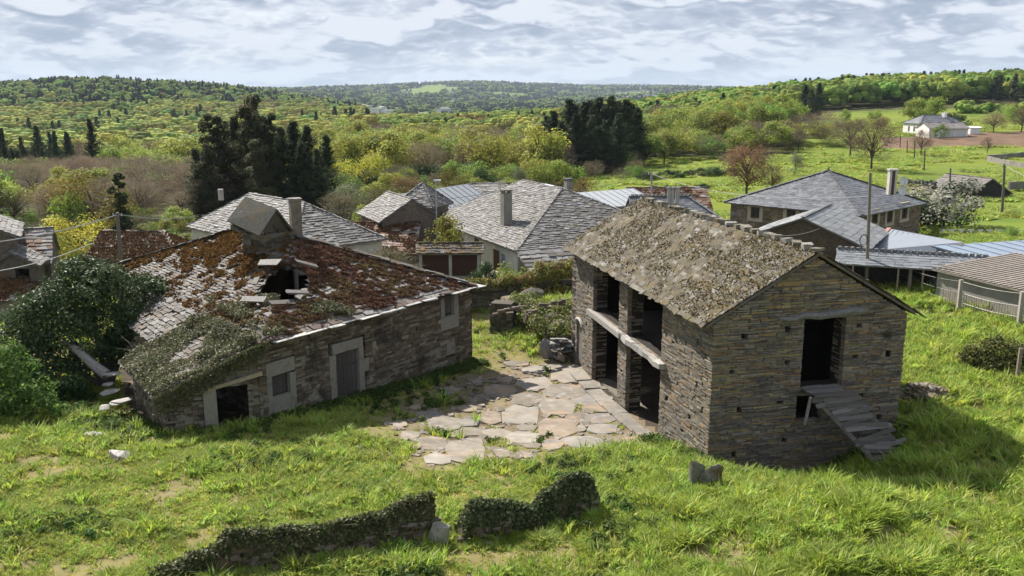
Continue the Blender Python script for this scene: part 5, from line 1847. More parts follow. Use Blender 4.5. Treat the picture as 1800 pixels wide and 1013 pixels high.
# named trees, each measured in the photograph: base sight line, distance, height
def ptree(name, label, cat, kind, px, top, base, D, wf=1.0, group=None, var=None):
    x, y = at_px(px, base, D)
    zb = float(gz(x, y))
    h = pd(px, top, D)[2] - zb
    return tree(name, label, cat, kind, x, y, h, wf, var, group)


g = 'dark conifers standing behind the ruined farmhouse'
for i, (px, top, base, D, kind, wf, lab) in enumerate([
    (447, 160, 360, 118, 'euca', 1.1, 'tallest dark tree of the stand behind the stone chimney'),
    (388, 196, 362, 116, 'euca', 1.25, 'broad dark tree with bronze top on the left of the stand'),
    (420, 205, 360, 121, 'pine', 1.1, 'thin dark pine just left of the tallest tree of the stand'),
    (478, 196, 362, 119, 'euca', 1.1, 'dark tree just right of the tallest tree of the stand'),
    (500, 225, 364, 114, 'pine', 1.05, 'slim dark pine in the middle of the stand'),
    (522, 214, 364, 117, 'pine', 1.15, 'pointed dark pine on the right side of the stand'),
    (545, 222, 366, 119, 'pine', 1.15, 'pointed pine second from the right end of the stand'),
    (578, 240, 368, 117, 'pine', 1.1, 'loose dark pine at the right end of the stand'),
    (405, 232, 362, 123, 'pine', 1.0, 'dark pine between the bronze-topped tree and the thin pine'),
    (435, 215, 362, 124, 'pine', 1.0, 'dark pine close behind the left of the tallest tree'),
    (465, 205, 362, 124, 'pine', 1.0, 'dark pine close behind the right of the tallest tree'),
    (535, 250, 366, 113, 'pine', 1.1, 'lower dark pine in front on the right side of the stand'),
    (562, 262, 366, 112, 'pine', 1.1, 'lowest dark pine in front near the right end'),
    (350, 262, 362, 114, 'pine', 1.2, 'short shaggy pine at the left end of the stand'),
    (372, 250, 362, 111, 'euca', 1.2, 'low dark tree in front of the left side of the stand'),
    (462, 240, 362, 112, 'euca', 1.3, 'low dark tree below the tallest tree of the stand')]):
    ptree('conifer', lab, 'tree', kind, px, top, base, D, wf, g)
g = 'dark pines of the clump above the white house'
for i, (px, top, base, D, wf, lab) in enumerate([
    (960, 205, 308, 180, .95, 'low pine behind the left edge of the dark clump'), (1036, 178, 310, 186, 1.0, 'pine at the back, left of the middle of the clump'), (1084, 178, 310, 186, 1.0, 'pine at the back, right of the middle of the clump'), (1012, 184, 310, 186, 1.0, 'pine at the back in the left half of the clump'), (1108, 184, 310, 186, 1.0, 'pine at the back in the right half of the clump'), (1060, 184, 310, 184, 1.0, 'pine hidden in the heart of the dark clump'), (972, 196, 308, 176, .95, 'left outermost pine of the dark clump above the middle roofs'), (1000, 176, 310, 178, .95, 'tall pine second from left in the dark clump'), (1026, 180, 312, 174, .9, 'pine third from left in the dark clump'),
    (1050, 172, 312, 180, .95, 'tall pine in the middle of the dark clump'), (1072, 170, 312, 177, .9, 'tallest pine right of the middle of the dark clump'), (1098, 176, 312, 176, .95, 'tall pine second from right in the dark clump'),
    (1118, 190, 314, 178, .9, 'right outermost pine of the dark clump'), (1012, 200, 316, 168, .85, 'shorter pine in front, left half of the dark clump'), (1040, 204, 316, 167, .9, 'shorter pine in front, middle of the dark clump'),
    (1086, 200, 316, 168, .9, 'shorter pine in front, right half of the dark clump'), (985, 214, 314, 168, .85, 'short pine in front at the left edge of the dark clump'), (1062, 215, 316, 165, .85, 'lowest pine at the front of the dark clump')]):
    ptree('pine_tree', lab, 'tree', 'pine', px, top, base, D, wf * 1.5, g)
for px, top, base, D, lab in [(1412, 150, 214, 330, 'left tree of the dark conifer pair by the road'), (1436, 146, 214, 332, 'right and taller tree of the dark conifer pair by the road'), (1424, 158, 215, 322, 'dark conifer in front of the pair by the road')]:
    ptree('conifer', lab, 'tree', 'pine', px, top, base, D, 1.3, 'dark conifers by the parked car')
for args in [
    ('copper_tree', 'copper-leaved round tree standing in the meadow behind the grey cottage', 'tree', 'copper', 1310, 250, 340, 116, 1.05),
    ('russet_shrub', 'dark russet shrub at the right foot of the copper tree', 'shrub', 'russet', 1355, 288, 335, 117, .9),
    ('bare_tree', 'big brown budding tree above the pyramid roof of the stone house', 'tree', 'russet', 1532, 205, 306, 150, 1.0),
    ('bare_tree', 'wide grey bare tree just left of the big brown tree', 'tree', 'bare', 1494, 205, 285, 178, 1.05),
    ('bare_tree', 'small grey bare tree in the meadow hedge left of the brown tree', 'tree', 'bare', 1402, 228, 274, 190, 1.0),
    ('bare_tree', 'bare brown tree below the ploughed field', 'tree', 'russet', 1618, 228, 276, 182, 1.0),
    ('bare_tree', 'thin bare sapling at the lower edge of the ploughed field', 'tree', 'bare', 1734, 240, 272, 185, .9),
    ('young_tree', 'small bluish green sapling beside the copper tree', 'tree', 'greyg', 1398, 268, 306, 140, .75),
    ('golden_shrub', 'bright yellow-green round shrub behind the brown mossy shed', 'shrub', 'yellow', 140, 372, 466, 77, 1.15),
    ('ochre_tree', 'rounded ochre tree left of the dark leaning cypress', 'tree', 'ochre', 166, 290, 395, 96, 1.0),
    ('green_bush', 'light green bush at the left foot of the ochre tree', 'bush', 'bush', 122, 332, 392, 92, .7),
    ('cypress', 'dark leaning cypress right of the ochre tree', 'tree', 'spire', 217, 300, 402, 93, 1.3),
    ('golden_tree', 'yellow-green rounded tree right of the dark stand', 'tree', 'yellow', 640, 264, 340, 133, 1.15),
    ('pale_bush', 'pale grey-green rounded bush in front of the golden tree', 'bush', 'greyg', 612, 318, 368, 108, 1.1),
    ('copper_shrub', 'orange copper shrub behind the pyramid loft roof', 'shrub', 'copper', 718, 306, 352, 116, 1.1),
    ('ochre_tree', 'ochre tree right of the street lamp', 'tree', 'ochre', 800, 288, 348, 120, .95),
    ('dark_bush', 'dark evergreen bush right of the ochre tree by the lamp', 'bush', 'ebush', 845, 292, 345, 118, .8),
    ('olive_tree', 'round grey-green tree behind the roof antenna', 'tree', 'greyg', 912, 294, 338, 122, .8),
    ('ochre_tree', 'yellow-ochre tree at the left foot of the dark pine clump', 'tree', 'ochre', 945, 246, 335, 150, .8),
    ('green_tree', 'green tree at the front left foot of the dark pine clump', 'tree', 'oak', 980, 275, 335, 130, 1.0),
    ('brown_bush', 'ochre-brown bush behind the chimney of the white house', 'bush', 'ochre', 1018, 304, 345, 105, 1.0),
    ('green_tree', 'round light green tree behind the white farmhouse', 'tree', 'green', 1612, 168, 206, 262, 1.1),
    ('green_tree', 'bright green round tree left of the white farmhouse roof', 'tree', 'green', 1634, 166, 206, 256, 1.1),
    ('dark_tree', 'dark green tree right of the white farmhouse roof', 'tree', 'ebush', 1690, 198, 222, 246, 1.1),
    ('dark_tree', 'dark green low tree behind the farmhouse chimney', 'tree', 'ebush', 1668, 194, 216, 254, 1.1),
    ('round_bush', 'round green bush in front of the garage doors', 'bush', 'bush', 1654, 216, 237, 225, .9),
    ('blossom_tree', 'low pinkish blossoming tree right of the white hut', 'tree', 'russet', 1748, 198, 222, 240, 1.7),
    ('blossom_tree', 'pinkish tree at the right edge above the ploughed field', 'tree', 'russet', 1795, 190, 222, 240, 1.3),
    ('green_bush', 'green bush beside the olive dry hedge in the upper meadow', 'bush', 'bush', 1537, 186, 206, 300, .9),
    ('green_bush', 'small green bush alone in the upper meadow', 'bush', 'bush', 1486, 190, 202, 300, .8),
    ('garden_shrub', 'leafy shrub beside the white hanging bunting', 'bush', 'bush', 1770, 395, 450, 72, .9),
    ('garden_shrub', 'rounded clipped grey shrub above the blue roof', 'bush', 'greyg', 1735, 425, 462, 62, 1.1),
    ('garden_shrub', 'dark clipped shrub at right edge above the blue roof', 'bush', 'ebush', 1790, 420, 460, 64, .75),
    ('garden_shrub', 'loose green garden bush below the flowering shrub', 'bush', 'bush', 1640, 395, 440, 74, .9),
    ('garden_shrub', 'dry yellow-green bush behind the metal annex roof', 'bush', 'ochre', 1615, 392, 425, 78, .8),
    ('dead_bush', 'pale dry bush in front of the red-moss roof', 'bush', 'bare', 680, 430, 472, 60, 1.2),
    ('lavender_bush', 'grey bush with mauve tips left of the dry bush', 'bush', 'greyg', 640, 432, 462, 64, .8),
    ('granary_bush', 'leafy green bush growing behind the granary roof', 'bush', 'oak', 781, 376, 440, 64, .75),
    ('round_bush', 'round green bush by the blue door right of the granary', 'bush', 'bush', 905, 446, 490, 57, .9),
    ('white_rose', 'dark bush with white flowers between granary and blue door', 'bush', 'ebush', 855, 455, 492, 58, .8)]:
    ptree(*args)
# flowering evergreen right of the stone house
cm, tm = crown_mesh('crown', 'bush', WHITEF, 777, 5200, .045, .65, M_LEAF)
x, y = at_px(1658, 398, 80)
rt = thing('flowering_shrub', 'large dark shrub covered in cream white blossom beside the stone house', 'shrub', (x, y, gz(x, y)))
rt.scale = (6.8, 6.8, 5.0)
obj('trunk', tm, rt, off=(0, 0, 0))
obj('crown', cm, rt, off=(0, 0, 0))
x, y = at_px(1590, 330, 100)
cm, tm = crown_mesh('crown', 'bush', [(.30, .25, .17), (.24, .19, .12), (.34, .30, .22)], 778, 2400, .05, .5, M_LEAF)
rt = thing('dry_shrub', 'pale dry shrub behind the roof of the stone house near its chimney', 'shrub', (x, y, gz(x, y)))
rt.scale = (9, 6, 2.6)
obj('trunk', tm, rt, off=(0, 0, 0))
obj('crown', cm, rt, off=(0, 0, 0))

# ---- woods: scattered trees, the largest as things, the rest as one mass
WL = {'oak': 'yellow-green leafy tree', 'green': 'fresh green leafy tree', 'pine': 'dark green conifer', 'fir': 'dark conifer', 'bare': 'greyish bare tree', 'russet': 'brownish budding tree', 'copper': 'coppery tree', 'ebush': 'dark evergreen bush', 'bush': 'green bush', 'poplar': 'slender pale green tree'}


def noise_pick(x, y, mix, s, seed):
    """choose kinds in patches"""
    v = np.clip(vn(x, y, s, seed) * .6 + vn(x, y, s * .3, seed + 1) * .25 + rng.random(len(x)) * .35 - .1, 0, .999)
    v = np.argsort(np.argsort(v)) / max(len(v), 1)
    out = np.empty(len(x), object)
    a = 0
    for k, f in mix:
        out[(v >= a) & (v < a + f + 1e-9)] = k
        a += f
    out[out == None] = mix[-1][0]
    return out


def region(pxr, dr, step, cond=None, seed=0):
    """jittered positions in a wedge of the landscape"""
    r = np.random.default_rng(900 + seed)
    t0, t1 = (pxr[0] - 900) / 1595, (pxr[1] - 900) / 1595
    ys = np.arange(dr[0], dr[1], step)
    X, Y = [], []
    for yy in ys:
        xs = np.arange(t0 * yy, t1 * yy, step)
        X.append(xs + r.uniform(-.45, .45, len(xs)) * step)
        Y.append(np.full(len(xs), yy) + r.uniform(-.45, .45, len(xs)) * step)
    X, Y = np.concatenate(X), np.concatenate(Y)
    if cond is not None:
        m = cond(X, Y)
        X, Y = X[m], Y[m]
    return X, Y


wood = []                                                              # (x, y, kind, h, wf, region)


def put(X, Y, kinds, h, wf, reg):
    for a in zip(X, Y, kinds, h, wf):
        wood.append((*a, reg))


# left hillside
X, Y = region((-500, 650), (215, 1500), 8.6, in_wood, 1)
X2, Y2 = X, Y
qq = pxof(X, Y)
r_ = np.hypot(X, Y)
k = noise_pick(X, Y, [('pine', .035), ('green', .15), ('oak', .695), ('russet', .06), ('bare', .06)], 90, 51)
top = (r_ > 1010 + 160 * (vn(X, Y, 150, 3) - .5)) & (rng.random(len(X)) < .9)
k[top] = 'fir'  # conifers, their dark colour also painting in the cloud shadow on the hilltop
k[top & (rng.random(len(X)) < .30)] = 'green'
plant = (qq < 118) & (r_ < 330)
k[plant & (rng.random(len(X)) < .85)] = 'pine'
h = 6 + 7 * rng.random(len(X)) ** 1.3
h[k == 'pine'] *= 1.25
put(X, Y, k, h, rng.uniform(1.0, 1.4, len(X)) * np.where(k == 'pine', .7, 1), 'on the left hillside')
X, Y = region((-60, 128), (236, 350), 4.4, None, 18)
put(X, Y, np.full(len(X), 'pine', object), rng.uniform(6, 9.5, len(X)), np.full(len(X), 1.05), 'in the conifer plantation at the left edge')
# scrub on the valley floor in front of it
X, Y = region((-400, 350), (112, 240), 4.9, None, 2)
k = noise_pick(X, Y, [('bare', .32), ('russet', .09), ('bush', .08), ('green', .16), ('oak', .35)], 40, 52)
put(X, Y, k, rng.uniform(4.0, 7.0, len(X)), rng.uniform(1, 1.35, len(X)), 'in the scrub left of the dark stand')
X, Y = region((-60, 350), (72, 116), 5.0, lambda x, y: (y > 88) | (x < -36), 12)
k = noise_pick(X, Y, [('bush', .4), ('bare', .25), ('oak', .2), ('ebush', .15)], 20, 53)
put(X, Y, k, rng.uniform(1.8, 3.4, len(X)), rng.uniform(1, 1.4, len(X)), 'in the thicket behind the left sheds')
# middle wood
X, Y = region((575, 1010), (150, 800), 8.0, lambda x, y: ~((pxof(x, y) > 868) & (pxof(x, y) < 915) & (y > 280) & (y < 360)), 3)
k = noise_pick(X, Y, [('bare', .10), ('russet', .05), ('oak', .48), ('green', .29), ('pine', .05), ('copper', .03)], 60, 54)
put(X, Y, k, rng.uniform(6.5, 10, len(X)), rng.uniform(.95, 1.25, len(X)), 'in the mixed wood beyond the village roofs')
X, Y = region((560, 1000), (100, 150), 5.2, lambda x, y: rng.random(len(x)) < .85, 4)
k = noise_pick(X, Y, [('oak', .3), ('bare', .25), ('green', .25), ('ebush', .2)], 25, 55)
put(X, Y, k, rng.uniform(3.0, 5.2, len(X)), rng.uniform(.95, 1.25, len(X)), 'just behind the village roofs')
X, Y = region((935, 1135), (150, 176), 4.5, lambda x, y: rng.random(len(x)) < .8, 13)
put(X, Y, noise_pick(X, Y, [('bare', .45), ('bush', .2), ('russet', .2), ('oak', .15)], 20, 64), rng.uniform(2.2, 4.2, len(X)), np.full(len(X), 1.2), 'in the undergrowth below the dark pine clump')
# right wood and hedges
X, Y = region((1000, 1400), (215, 640), 8.2, in_wood, 5)
k = noise_pick(X, Y, [('oak', .34), ('green', .5), ('pine', .06), ('bare', .1)], 60, 56)
put(X, Y, k, rng.uniform(8, 11.5, len(X)), rng.uniform(.95, 1.2, len(X)), 'in the wood right of the dark pine clump')
X, Y = region((1120, 1480), (178, 232), 5.5, lambda x, y: np.abs(y - (196 + (pxof(x, y) - 1140) * .05)) < np.where(pxof(x, y) < 1390, 17, 7), 6)
k = noise_pick(X, Y, [('oak', .45), ('bare', .35), ('green', .2)], 30, 57)
put(X, Y, k, rng.uniform(4.5, 7.5, len(X)), rng.uniform(1, 1.25, len(X)), 'in the hedge across the right meadows')
X, Y = region((1370, 2150), (400, 640), 8.0, in_wood, 7)
k = noise_pick(X, Y, [('green', .66), ('oak', .16), ('pine', .18)], 80, 58)
k[(np.hypot(X, Y) > 560) & (rng.random(len(X)) < .5)] = 'pine'
put(X, Y, k, rng.uniform(8.5, 12.5, len(X)), rng.uniform(.9, 1.15, len(X)), 'in the tall tree line above the right fields')
X, Y = region((1720, 1830), (270, 300), 7.0, lambda x, y: rng.random(len(x)) < .4, 8)
put(X, Y, noise_pick(X, Y, [('bare', .4), ('bush', .6)], 30, 59), rng.uniform(3, 5.5, len(X)), np.full(len(X), 1.1), 'in the hedge above the ploughed field')
X, Y = region((1700, 1830), (320, 340), 6.0, None, 9)
put(X, Y, noise_pick(X, Y, [('bare', .4), ('bush', .6)], 30, 60), rng.uniform(2.5, 4.5, len(X)), np.full(len(X), 1.2), 'in the hedge at the top of the right fields')
X, Y = region((1440, 1640), (250, 262), 6.5, lambda x, y: rng.random(len(x)) < .6, 10)
put(X, Y, noise_pick(X, Y, [('oak', .5), ('bush', .3), ('bare', .2)], 30, 62), rng.uniform(2.5, 4.5, len(X)), np.full(len(X), 1.2), 'in the hedge left of the white farmhouse')
X, Y = region((1310, 1490), (196, 212), 5.5, lambda x, y: rng.random(len(x)) < .75, 14)
put(X, Y, noise_pick(X, Y, [('bare', .3), ('oak', .35), ('green', .25), ('ebush', .1)], 30, 65), rng.uniform(4, 6.5, len(X)), np.full(len(X), 1.2), 'in the hedge across the right meadows')
X, Y = region((1145, 1290), (148, 152), 2.2, None, 15)
put(X, Y, np.full(len(X), 'ebush', object), rng.uniform(1.0, 1.7, len(X)), np.full(len(X), 1.7), 'in the low hedge line behind the copper tree')
X, Y = region((1150, 1250), (127, 130), 2.2, None, 16)
put(X, Y, np.full(len(X), 'ebush', object), rng.uniform(.8, 1.4, len(X)), np.full(len(X), 1.7), 'in the low hedge line behind the copper tree')
X, Y = region((1420, 1560), (168, 171), 2.4, None, 17)
put(X, Y, np.full(len(X), 'bush', object), rng.uniform(.6, 1.2, len(X)), np.full(len(X), 1.8), 'in the low bank below the big brown tree')
X, Y = region((1000, 1145), (92, 112), 5.0, None, 11)
put(X, Y, noise_pick(X, Y, [('bare', .6), ('russet', .2), ('bush', .2)], 12, 63), rng.uniform(2.6, 4.2, len(X)), np.full(len(X), 1.25), 'in the brambles behind the white roof')
# remove trees standing on the ploughed field
wx = np.array([q[0] for q in wood])
wy = np.array([q[1] for q in wood])
bad = in_poly(wx, wy, PLOUGH)
wh = np.array([q[3] for q in wood])
wz = gz(wx, wy)
px_, py_, dep_ = project(np.stack([wx, wy, wz + wh * .6], 1))
show = np.where((px_ > -10) & (px_ < 1810) & ~bad, wh / dep_, 0)
# the dense masses: things only in the front rows
order = np.argsort(-show)
N_THINGS = 230
isth = np.zeros(len(wood), bool)
isth[order[:N_THINGS]] = True
LMK = [(60, 300, 'the dark plantation at the left edge'), (166, 300, 'the ochre tree'), (217, 300, 'the leaning cypress'), (300, 330, 'the stand of dark conifers'), (447, 160, 'the tallest dark conifer'), (560, 225, 'the right end of the dark stand'), (640, 264, 'the golden tree'),
       (727, 332, 'the pyramid loft roof'), (766, 312, 'the street lamp'), (820, 335, 'the pale ribbed metal roof'), (882, 320, 'the roof antenna'), (930, 250, 'the left side of the pine clump'), (999, 312, 'the small chimney of the white house'), (1045, 172, 'the dark pine clump'),
       (1130, 240, 'the right side of the pine clump'), (1145, 302, 'the concrete pole'), (1185, 330, 'the paired round flues'), (1310, 250, 'the copper tree'), (1402, 228, 'the small grey tree'), (1424, 150, 'the dark conifer pair'), (1494, 205, 'the wide grey tree'), (1440, 300, 'the pyramid roof'),
       (1532, 205, 'the big brown tree'), (1620, 166, 'the trees by the farmhouse'), (1655, 198, 'the white farmhouse'), (1700, 240, 'the ploughed field'), (1750, 198, 'the blossoming tree'), (650, 190, 'the far village'), (850, 150, 'the far ridge'), (30, 150, 'the upper left corner of the hill'), (250, 240, 'the middle of the hillside'), (130, 220, 'the left of the hillside'), (350, 200, 'the right of the hillside'),
       (1250, 190, 'the middle of the right wood'), (1330, 165, 'the top of the right wood'), (1560, 140, 'the skyline wood'), (1780, 150, 'the upper right corner'), (60, 400, 'the left sheds'), (280, 380, 'the brown mossy shed'), (700, 260, 'the middle of the valley wood'), (820, 240, 'the far side of the valley wood')]
SHORT = {'oak': 'yellow-green tree', 'green': 'fresh green tree', 'pine': 'dark green conifer', 'fir': 'dark conifer', 'bare': 'greyish bare tree', 'russet': 'brownish budding tree', 'copper': 'coppery tree', 'ebush': 'dark evergreen bush', 'bush': 'green bush'}
cand = {}
for i in np.where(isth)[0]:
    d = [math.hypot(px_[i] - a, (py_[i] - b) * 1.3) for a, b, _ in LMK]
    j = int(np.argmin(d))
    dx, dy = px_[i] - LMK[j][0], py_[i] - LMK[j][1]
    if d[j] < 14:
        pos = 'close by'
    elif abs(dx) > 2.2 * abs(dy):
        pos = 'right of' if dx > 0 else 'left of'
    elif abs(dy) > 2.2 * abs(dx):
        pos = 'below' if dy > 0 else 'above'
    else:
        pos = ('below' if dy > 0 else 'above') + ' and ' + ('right of' if dx > 0 else 'left of')
    far_ = 'well ' if d[j] > 60 else 'just ' if d[j] > 14 else ''
    cand.setdefault('%s ' + SHORT[wood[i][2]] + ' ' + far_ + pos + ' ' + LMK[j][2], []).append(i)
WLAB = {}
for t_, ids in cand.items():
    ids = sorted(ids, key=lambda q: px_[q])
    n_ = len(ids)
    for q, i in enumerate(ids):
        size_ = 'tall' if wh[i] > 9 else 'low' if wh[i] < 5 else 'middling'
        pre = size_
        if n_ == 2:
            pre = ('left', 'right')[q] + ' ' + size_
        elif n_ == 3:
            pre = ('leftmost', 'middle', 'rightmost')[q] + ' ' + size_
        elif n_ > 3:
            pre = (['leftmost', 'second from left', 'third from left', 'fourth from left', 'fifth from left', 'sixth from left', 'seventh from left', 'eighth from left'] + ['later'] * 40)[q] if q < n_ - 1 else 'rightmost'
        lb_ = t_ % pre
        if len(lb_.split()) > 16:
            lb_ = lb_.replace(' ' + size_ + ' ', ' ').replace('just ', '').replace('well ', '')
        if len(lb_.split()) > 16:
            lb_ = lb_.replace('greyish ', '').replace('yellow-green ', '').replace('brownish ', '').replace('fresh green ', '').replace('dark green ', '')
        if lb_ in WLAB.values():
            lb_ = size_ + ' ' + lb_.replace('dark green ', '').replace('fresh green ', 'green ')
        WLAB[i] = lb_
for i in np.where(isth)[0]:
    x, y, kind, h, wf, reg = wood[i]
    nm = {'pine': 'conifer', 'bush': 'bush', 'ebush': 'bush'}.get(kind, 'tree')
    tree({'oak': 'oak_tree', 'green': 'green_tree', 'bare': 'bare_tree', 'russet': 'budding_tree', 'copper': 'copper_tree', 'pine': 'conifer', 'fir': 'conifer', 'bush': 'bush', 'ebush': 'evergreen_bush'}[kind], WLAB[i], 'bush' if nm == 'bush' else 'tree', kind, x, y, h, wf, None, WL[kind] + 's ' + reg, float(wz[i]))


M_FAR = tint_mat('far_leaf', 0.8, 1.2, .25, 0, 10, rand=.30, trans=.22, spec=.1)


def lod_crown(kind, seed):
    k, pal, n, sz, asp, nv = TREES[kind]
    n2 = {'bare': 620, 'russet': 560, 'pine': 700, 'fir': 700}.get(kind, 420)
    s2 = {'bare': .035, 'russet': .04, 'pine': .075, 'fir': .075}.get(kind, .095)
    me, tr = crown_mesh('far_crown', k, pal, seed, n2, s2, .8, M_FAR)
    if kind in ('bare', 'russet', 'copper', 'pine', 'fir'):
        return me
    # lumpy solid middle so that the crown catches light as one body
    r = np.random.default_rng(seed)
    _, _, bc, br, _ = crown_points(k, np.random.default_rng(seed), 10)
    mb = MB()
    n0 = len(me.vertices)
    V0 = np.empty(n0 * 3, np.float32)
    me.vertices.foreach_get('co', V0)
    F0 = np.empty(len(me.loops), np.int32)
    me.loops.foreach_get('vertex_index', F0)
    T0 = np.empty(len(me.polygons) * 4, np.float32)
    me.attributes['tint'].data.foreach_get('color', T0)
    mb.add(V0.reshape(-1, 3), F0.reshape(-1, 4), T0.reshape(-1, 4)[:, :3])
    th, ph = np.meshgrid(np.linspace(0, math.pi, 5), np.linspace(0, 2 * math.pi, 8), indexing='ij')
    S = np.stack([np.sin(th) * np.cos(ph), np.sin(th) * np.sin(ph), np.cos(th)], -1).reshape(-1, 3)
    SF = [[i * 8 + j, (i + 1) * 8 + j, (i + 1) * 8 + j + 1, i * 8 + j + 1] for i in range(4) for j in range(7)]
    for c, b in zip(bc[:26], br[:26]):
        mb.add(c + S * b * .92 * r.uniform(.9, 1.1, S.shape), SF, np.array(pal)[r.integers(len(pal))] * r.uniform(.8, 1.2))
    return mesh_np('far_crown', np.vstack(mb.v), np.vstack(mb.f), np.vstack(mb.t), M_FAR)


def scatter(name, label, pts, rot, scl, idx, meshes, kind='stuff', mat=None):
    col = bpy.data.collections.new(name + '_sources')
    for j, me in enumerate(meshes):
        o = bpy.data.objects.new('%s_source_%02d' % (name, j), me)
        col.objects.link(o)
    me = bpy.data.meshes.new(name)
    n = len(pts)
    me.vertices.add(n)
    me.vertices.foreach_set('co', np.ascontiguousarray(pts, np.float32).ravel())
    for nm, typ, fld, arr in (('rot', 'FLOAT_VECTOR', 'vector', rot), ('scl', 'FLOAT_VECTOR', 'vector', scl), ('vid', 'INT', 'value', idx)):
        at = me.attributes.new(nm, typ, 'POINT')
        at.data.foreach_set(fld, np.ascontiguousarray(arr, np.int32 if typ == 'INT' else np.float32).ravel())
    o = obj(name, me, kind=kind)
    if label:
        o['label'] = label
    ng = bpy.data.node_groups.new(name + '_nodes', 'GeometryNodeTree')
    ng.interface.new_socket('Geometry', in_out='INPUT', socket_type='NodeSocketGeometry')
    ng.interface.new_socket('Geometry', in_out='OUTPUT', socket_type='NodeSocketGeometry')
    t = NT(ng, False)
    gi, go = t.n('NodeGroupInput'), t.n('NodeGroupOutput')
    ci = t.n('GeometryNodeCollectionInfo')
    ci.inputs['Collection'].default_value = col
    ci.inputs['Separate Children'].default_value = True
    ci.inputs['Reset Children'].default_value = True
    ip = t.n('GeometryNodeInstanceOnPoints')
    t.l(gi.outputs[0], ip.inputs['Points'])
    t.l(ci.outputs[0], ip.inputs['Instance'])
    ip.inputs['Pick Instance'].default_value = True
    for nm, typ, sk in (('vid', 'INT', 'Instance Index'), ('rot', 'FLOAT_VECTOR', 'Rotation'), ('scl', 'FLOAT_VECTOR', 'Scale')):
        na = t.n('GeometryNodeInputNamedAttribute', data_type=typ)
        na.inputs['Name'].default_value = nm
        src = na.outputs['Attribute']
        if nm == 'rot':
            er = t.n('FunctionNodeEulerToRotation')
            t.l(src, er.inputs[0])
            src = er.outputs[0]
        t.l(src, ip.inputs[sk])
    t.l(ip.outputs[0], go.inputs[0])
    md = o.modifiers.new('scatter', 'NODES')
    md.node_group = ng
    return o


LODK = ['oak', 'green', 'pine', 'bare', 'russet', 'copper', 'bush', 'ebush', 'fir']
lod = [lod_crown(kk, 400 + 7 * j + v) for j, kk in enumerate(LODK) for v in range(2)]
lod += [tree_meshes(kk, v % TREES[kk][5])[0] for kk in LODK for v in range(2)]           # full crowns for the nearer ones
rest = np.where(~isth & ~bad)[0]
pts = np.stack([wx[rest], wy[rest], wz[rest] - .3], 1)
idx = np.array([LODK.index(wood[i][2]) * 2 + int(rng.integers(2)) + (2 * len(LODK) if math.hypot(wx[i], wy[i]) < 330 else 0) for i in rest])
hs = wh[rest] * 1.05
wfs = np.array([wood[i][4] for i in rest])
for nm, lab, m in (('left_hillside_wood', 'mass of yellow-green and dark trees covering the left hillside', np.array(['left' in wood[i][5] for i in rest])), ('valley_wood', 'mass of mixed trees across the valley and the right-hand skyline', np.array(['left' not in wood[i][5] for i in rest]))):
    scatter(nm, lab, pts[m], np.stack([0 * hs[m], 0 * hs[m], rng.uniform(0, 6.28, m.sum())], 1), np.stack([hs[m] * wfs[m] * 1.1, hs[m] * wfs[m] * 1.1, hs[m]], 1), idx[m], lod)
# far hills: clumps of woodland
n = 26000
az_ = rng.uniform(-33, 33, n)
rr_ = 1350 * (9000 / 1350) ** (rng.random(n) ** .8)
X, Y = np.sin(np.radians(az_)) * rr_, np.cos(np.radians(az_)) * rr_
m = (vn(X, Y, 190, 41) < .74) & ~in_wood(X, Y)
X, Y, rr_ = X[m], Y[m], rr_[m]
s = rng.uniform(9, 15, len(X)) * np.clip(rr_ / 2200, .9, 2.2)
fi = np.where(rng.random(len(X)) < .80, 16 + rng.integers(0, 2, len(X)), rng.integers(2, 4, len(X)))
scatter('far_wood', 'dark woodland covering the distant hills', np.stack([X, Y, gz(X, Y) - s * .35], 1), np.stack([0 * s, 0 * s, rng.uniform(0, 6.28, len(X))], 1), np.stack([s * 1.9, s * 1.9, s], 1), fi, lod)

# ------------------------------------------------------------------ things about the yard
def leaf_cloud(mb, blobs, n, size, pal, aspect=.6, shell=.35, jit=.25, flat=.85):
    """leafy mass: blobs = (x, y, z, r)"""
    B = np.array(blobs, float)
    if len(B) > 5:                                                     # small shoots break up the outline
        ex = []
        for b in B:
            for _ in range(5):
                d = rng.normal(size=3)
                d[2] = abs(d[2]) * .9
                d /= np.linalg.norm(d)
                ex.append([*(b[:3] + d * b[3] * rng.uniform(.75, 1.05) * [1, 1, flat]), b[3] * rng.uniform(.2, .42)])
        B = np.vstack([B, ex])
    pw = B[:, 3] ** 2
    i = rng.choice(len(B), size=n, p=pw / pw.sum())
    d = rng.normal(size=(n, 3))
    d[:, 2] += .2
    d /= np.linalg.norm(d, axis=1, keepdims=True)
    # twig-sized clumps on the surface of every blob
    f = (1 - shell * rng.random(n) ** 1.5)
    lump = 1 + .34 * (vn(d[:, 0] * 3 + i * 7.1, d[:, 1] * 3 + d[:, 2] * 2.3, .45, 91) - .5) * 2
    P_ = B[i, :3] + d * (B[i, 3] * f * lump)[:, None] * np.array([1, 1, flat])
    pal = np.array(pal)
    ck = (vn(P_[:, 0] * 1.0 + P_[:, 2] * .7, P_[:, 1] + P_[:, 2], .5, 92) * len(pal) * 1.4).astype(int) % len(pal)
    kk = np.where(rng.random(n) < .55, ck, rng.integers(len(pal), size=n))
    V, F, T = leaf_quads(P_, d + rng.normal(0, .6, (n, 3)) + [0, 0, .3], size * rng.uniform(.6, 1.4, n), pal[kk] * rng.uniform(1 - jit, 1 + jit, (n, 1)), aspect)
    mb.add(V, F, T)


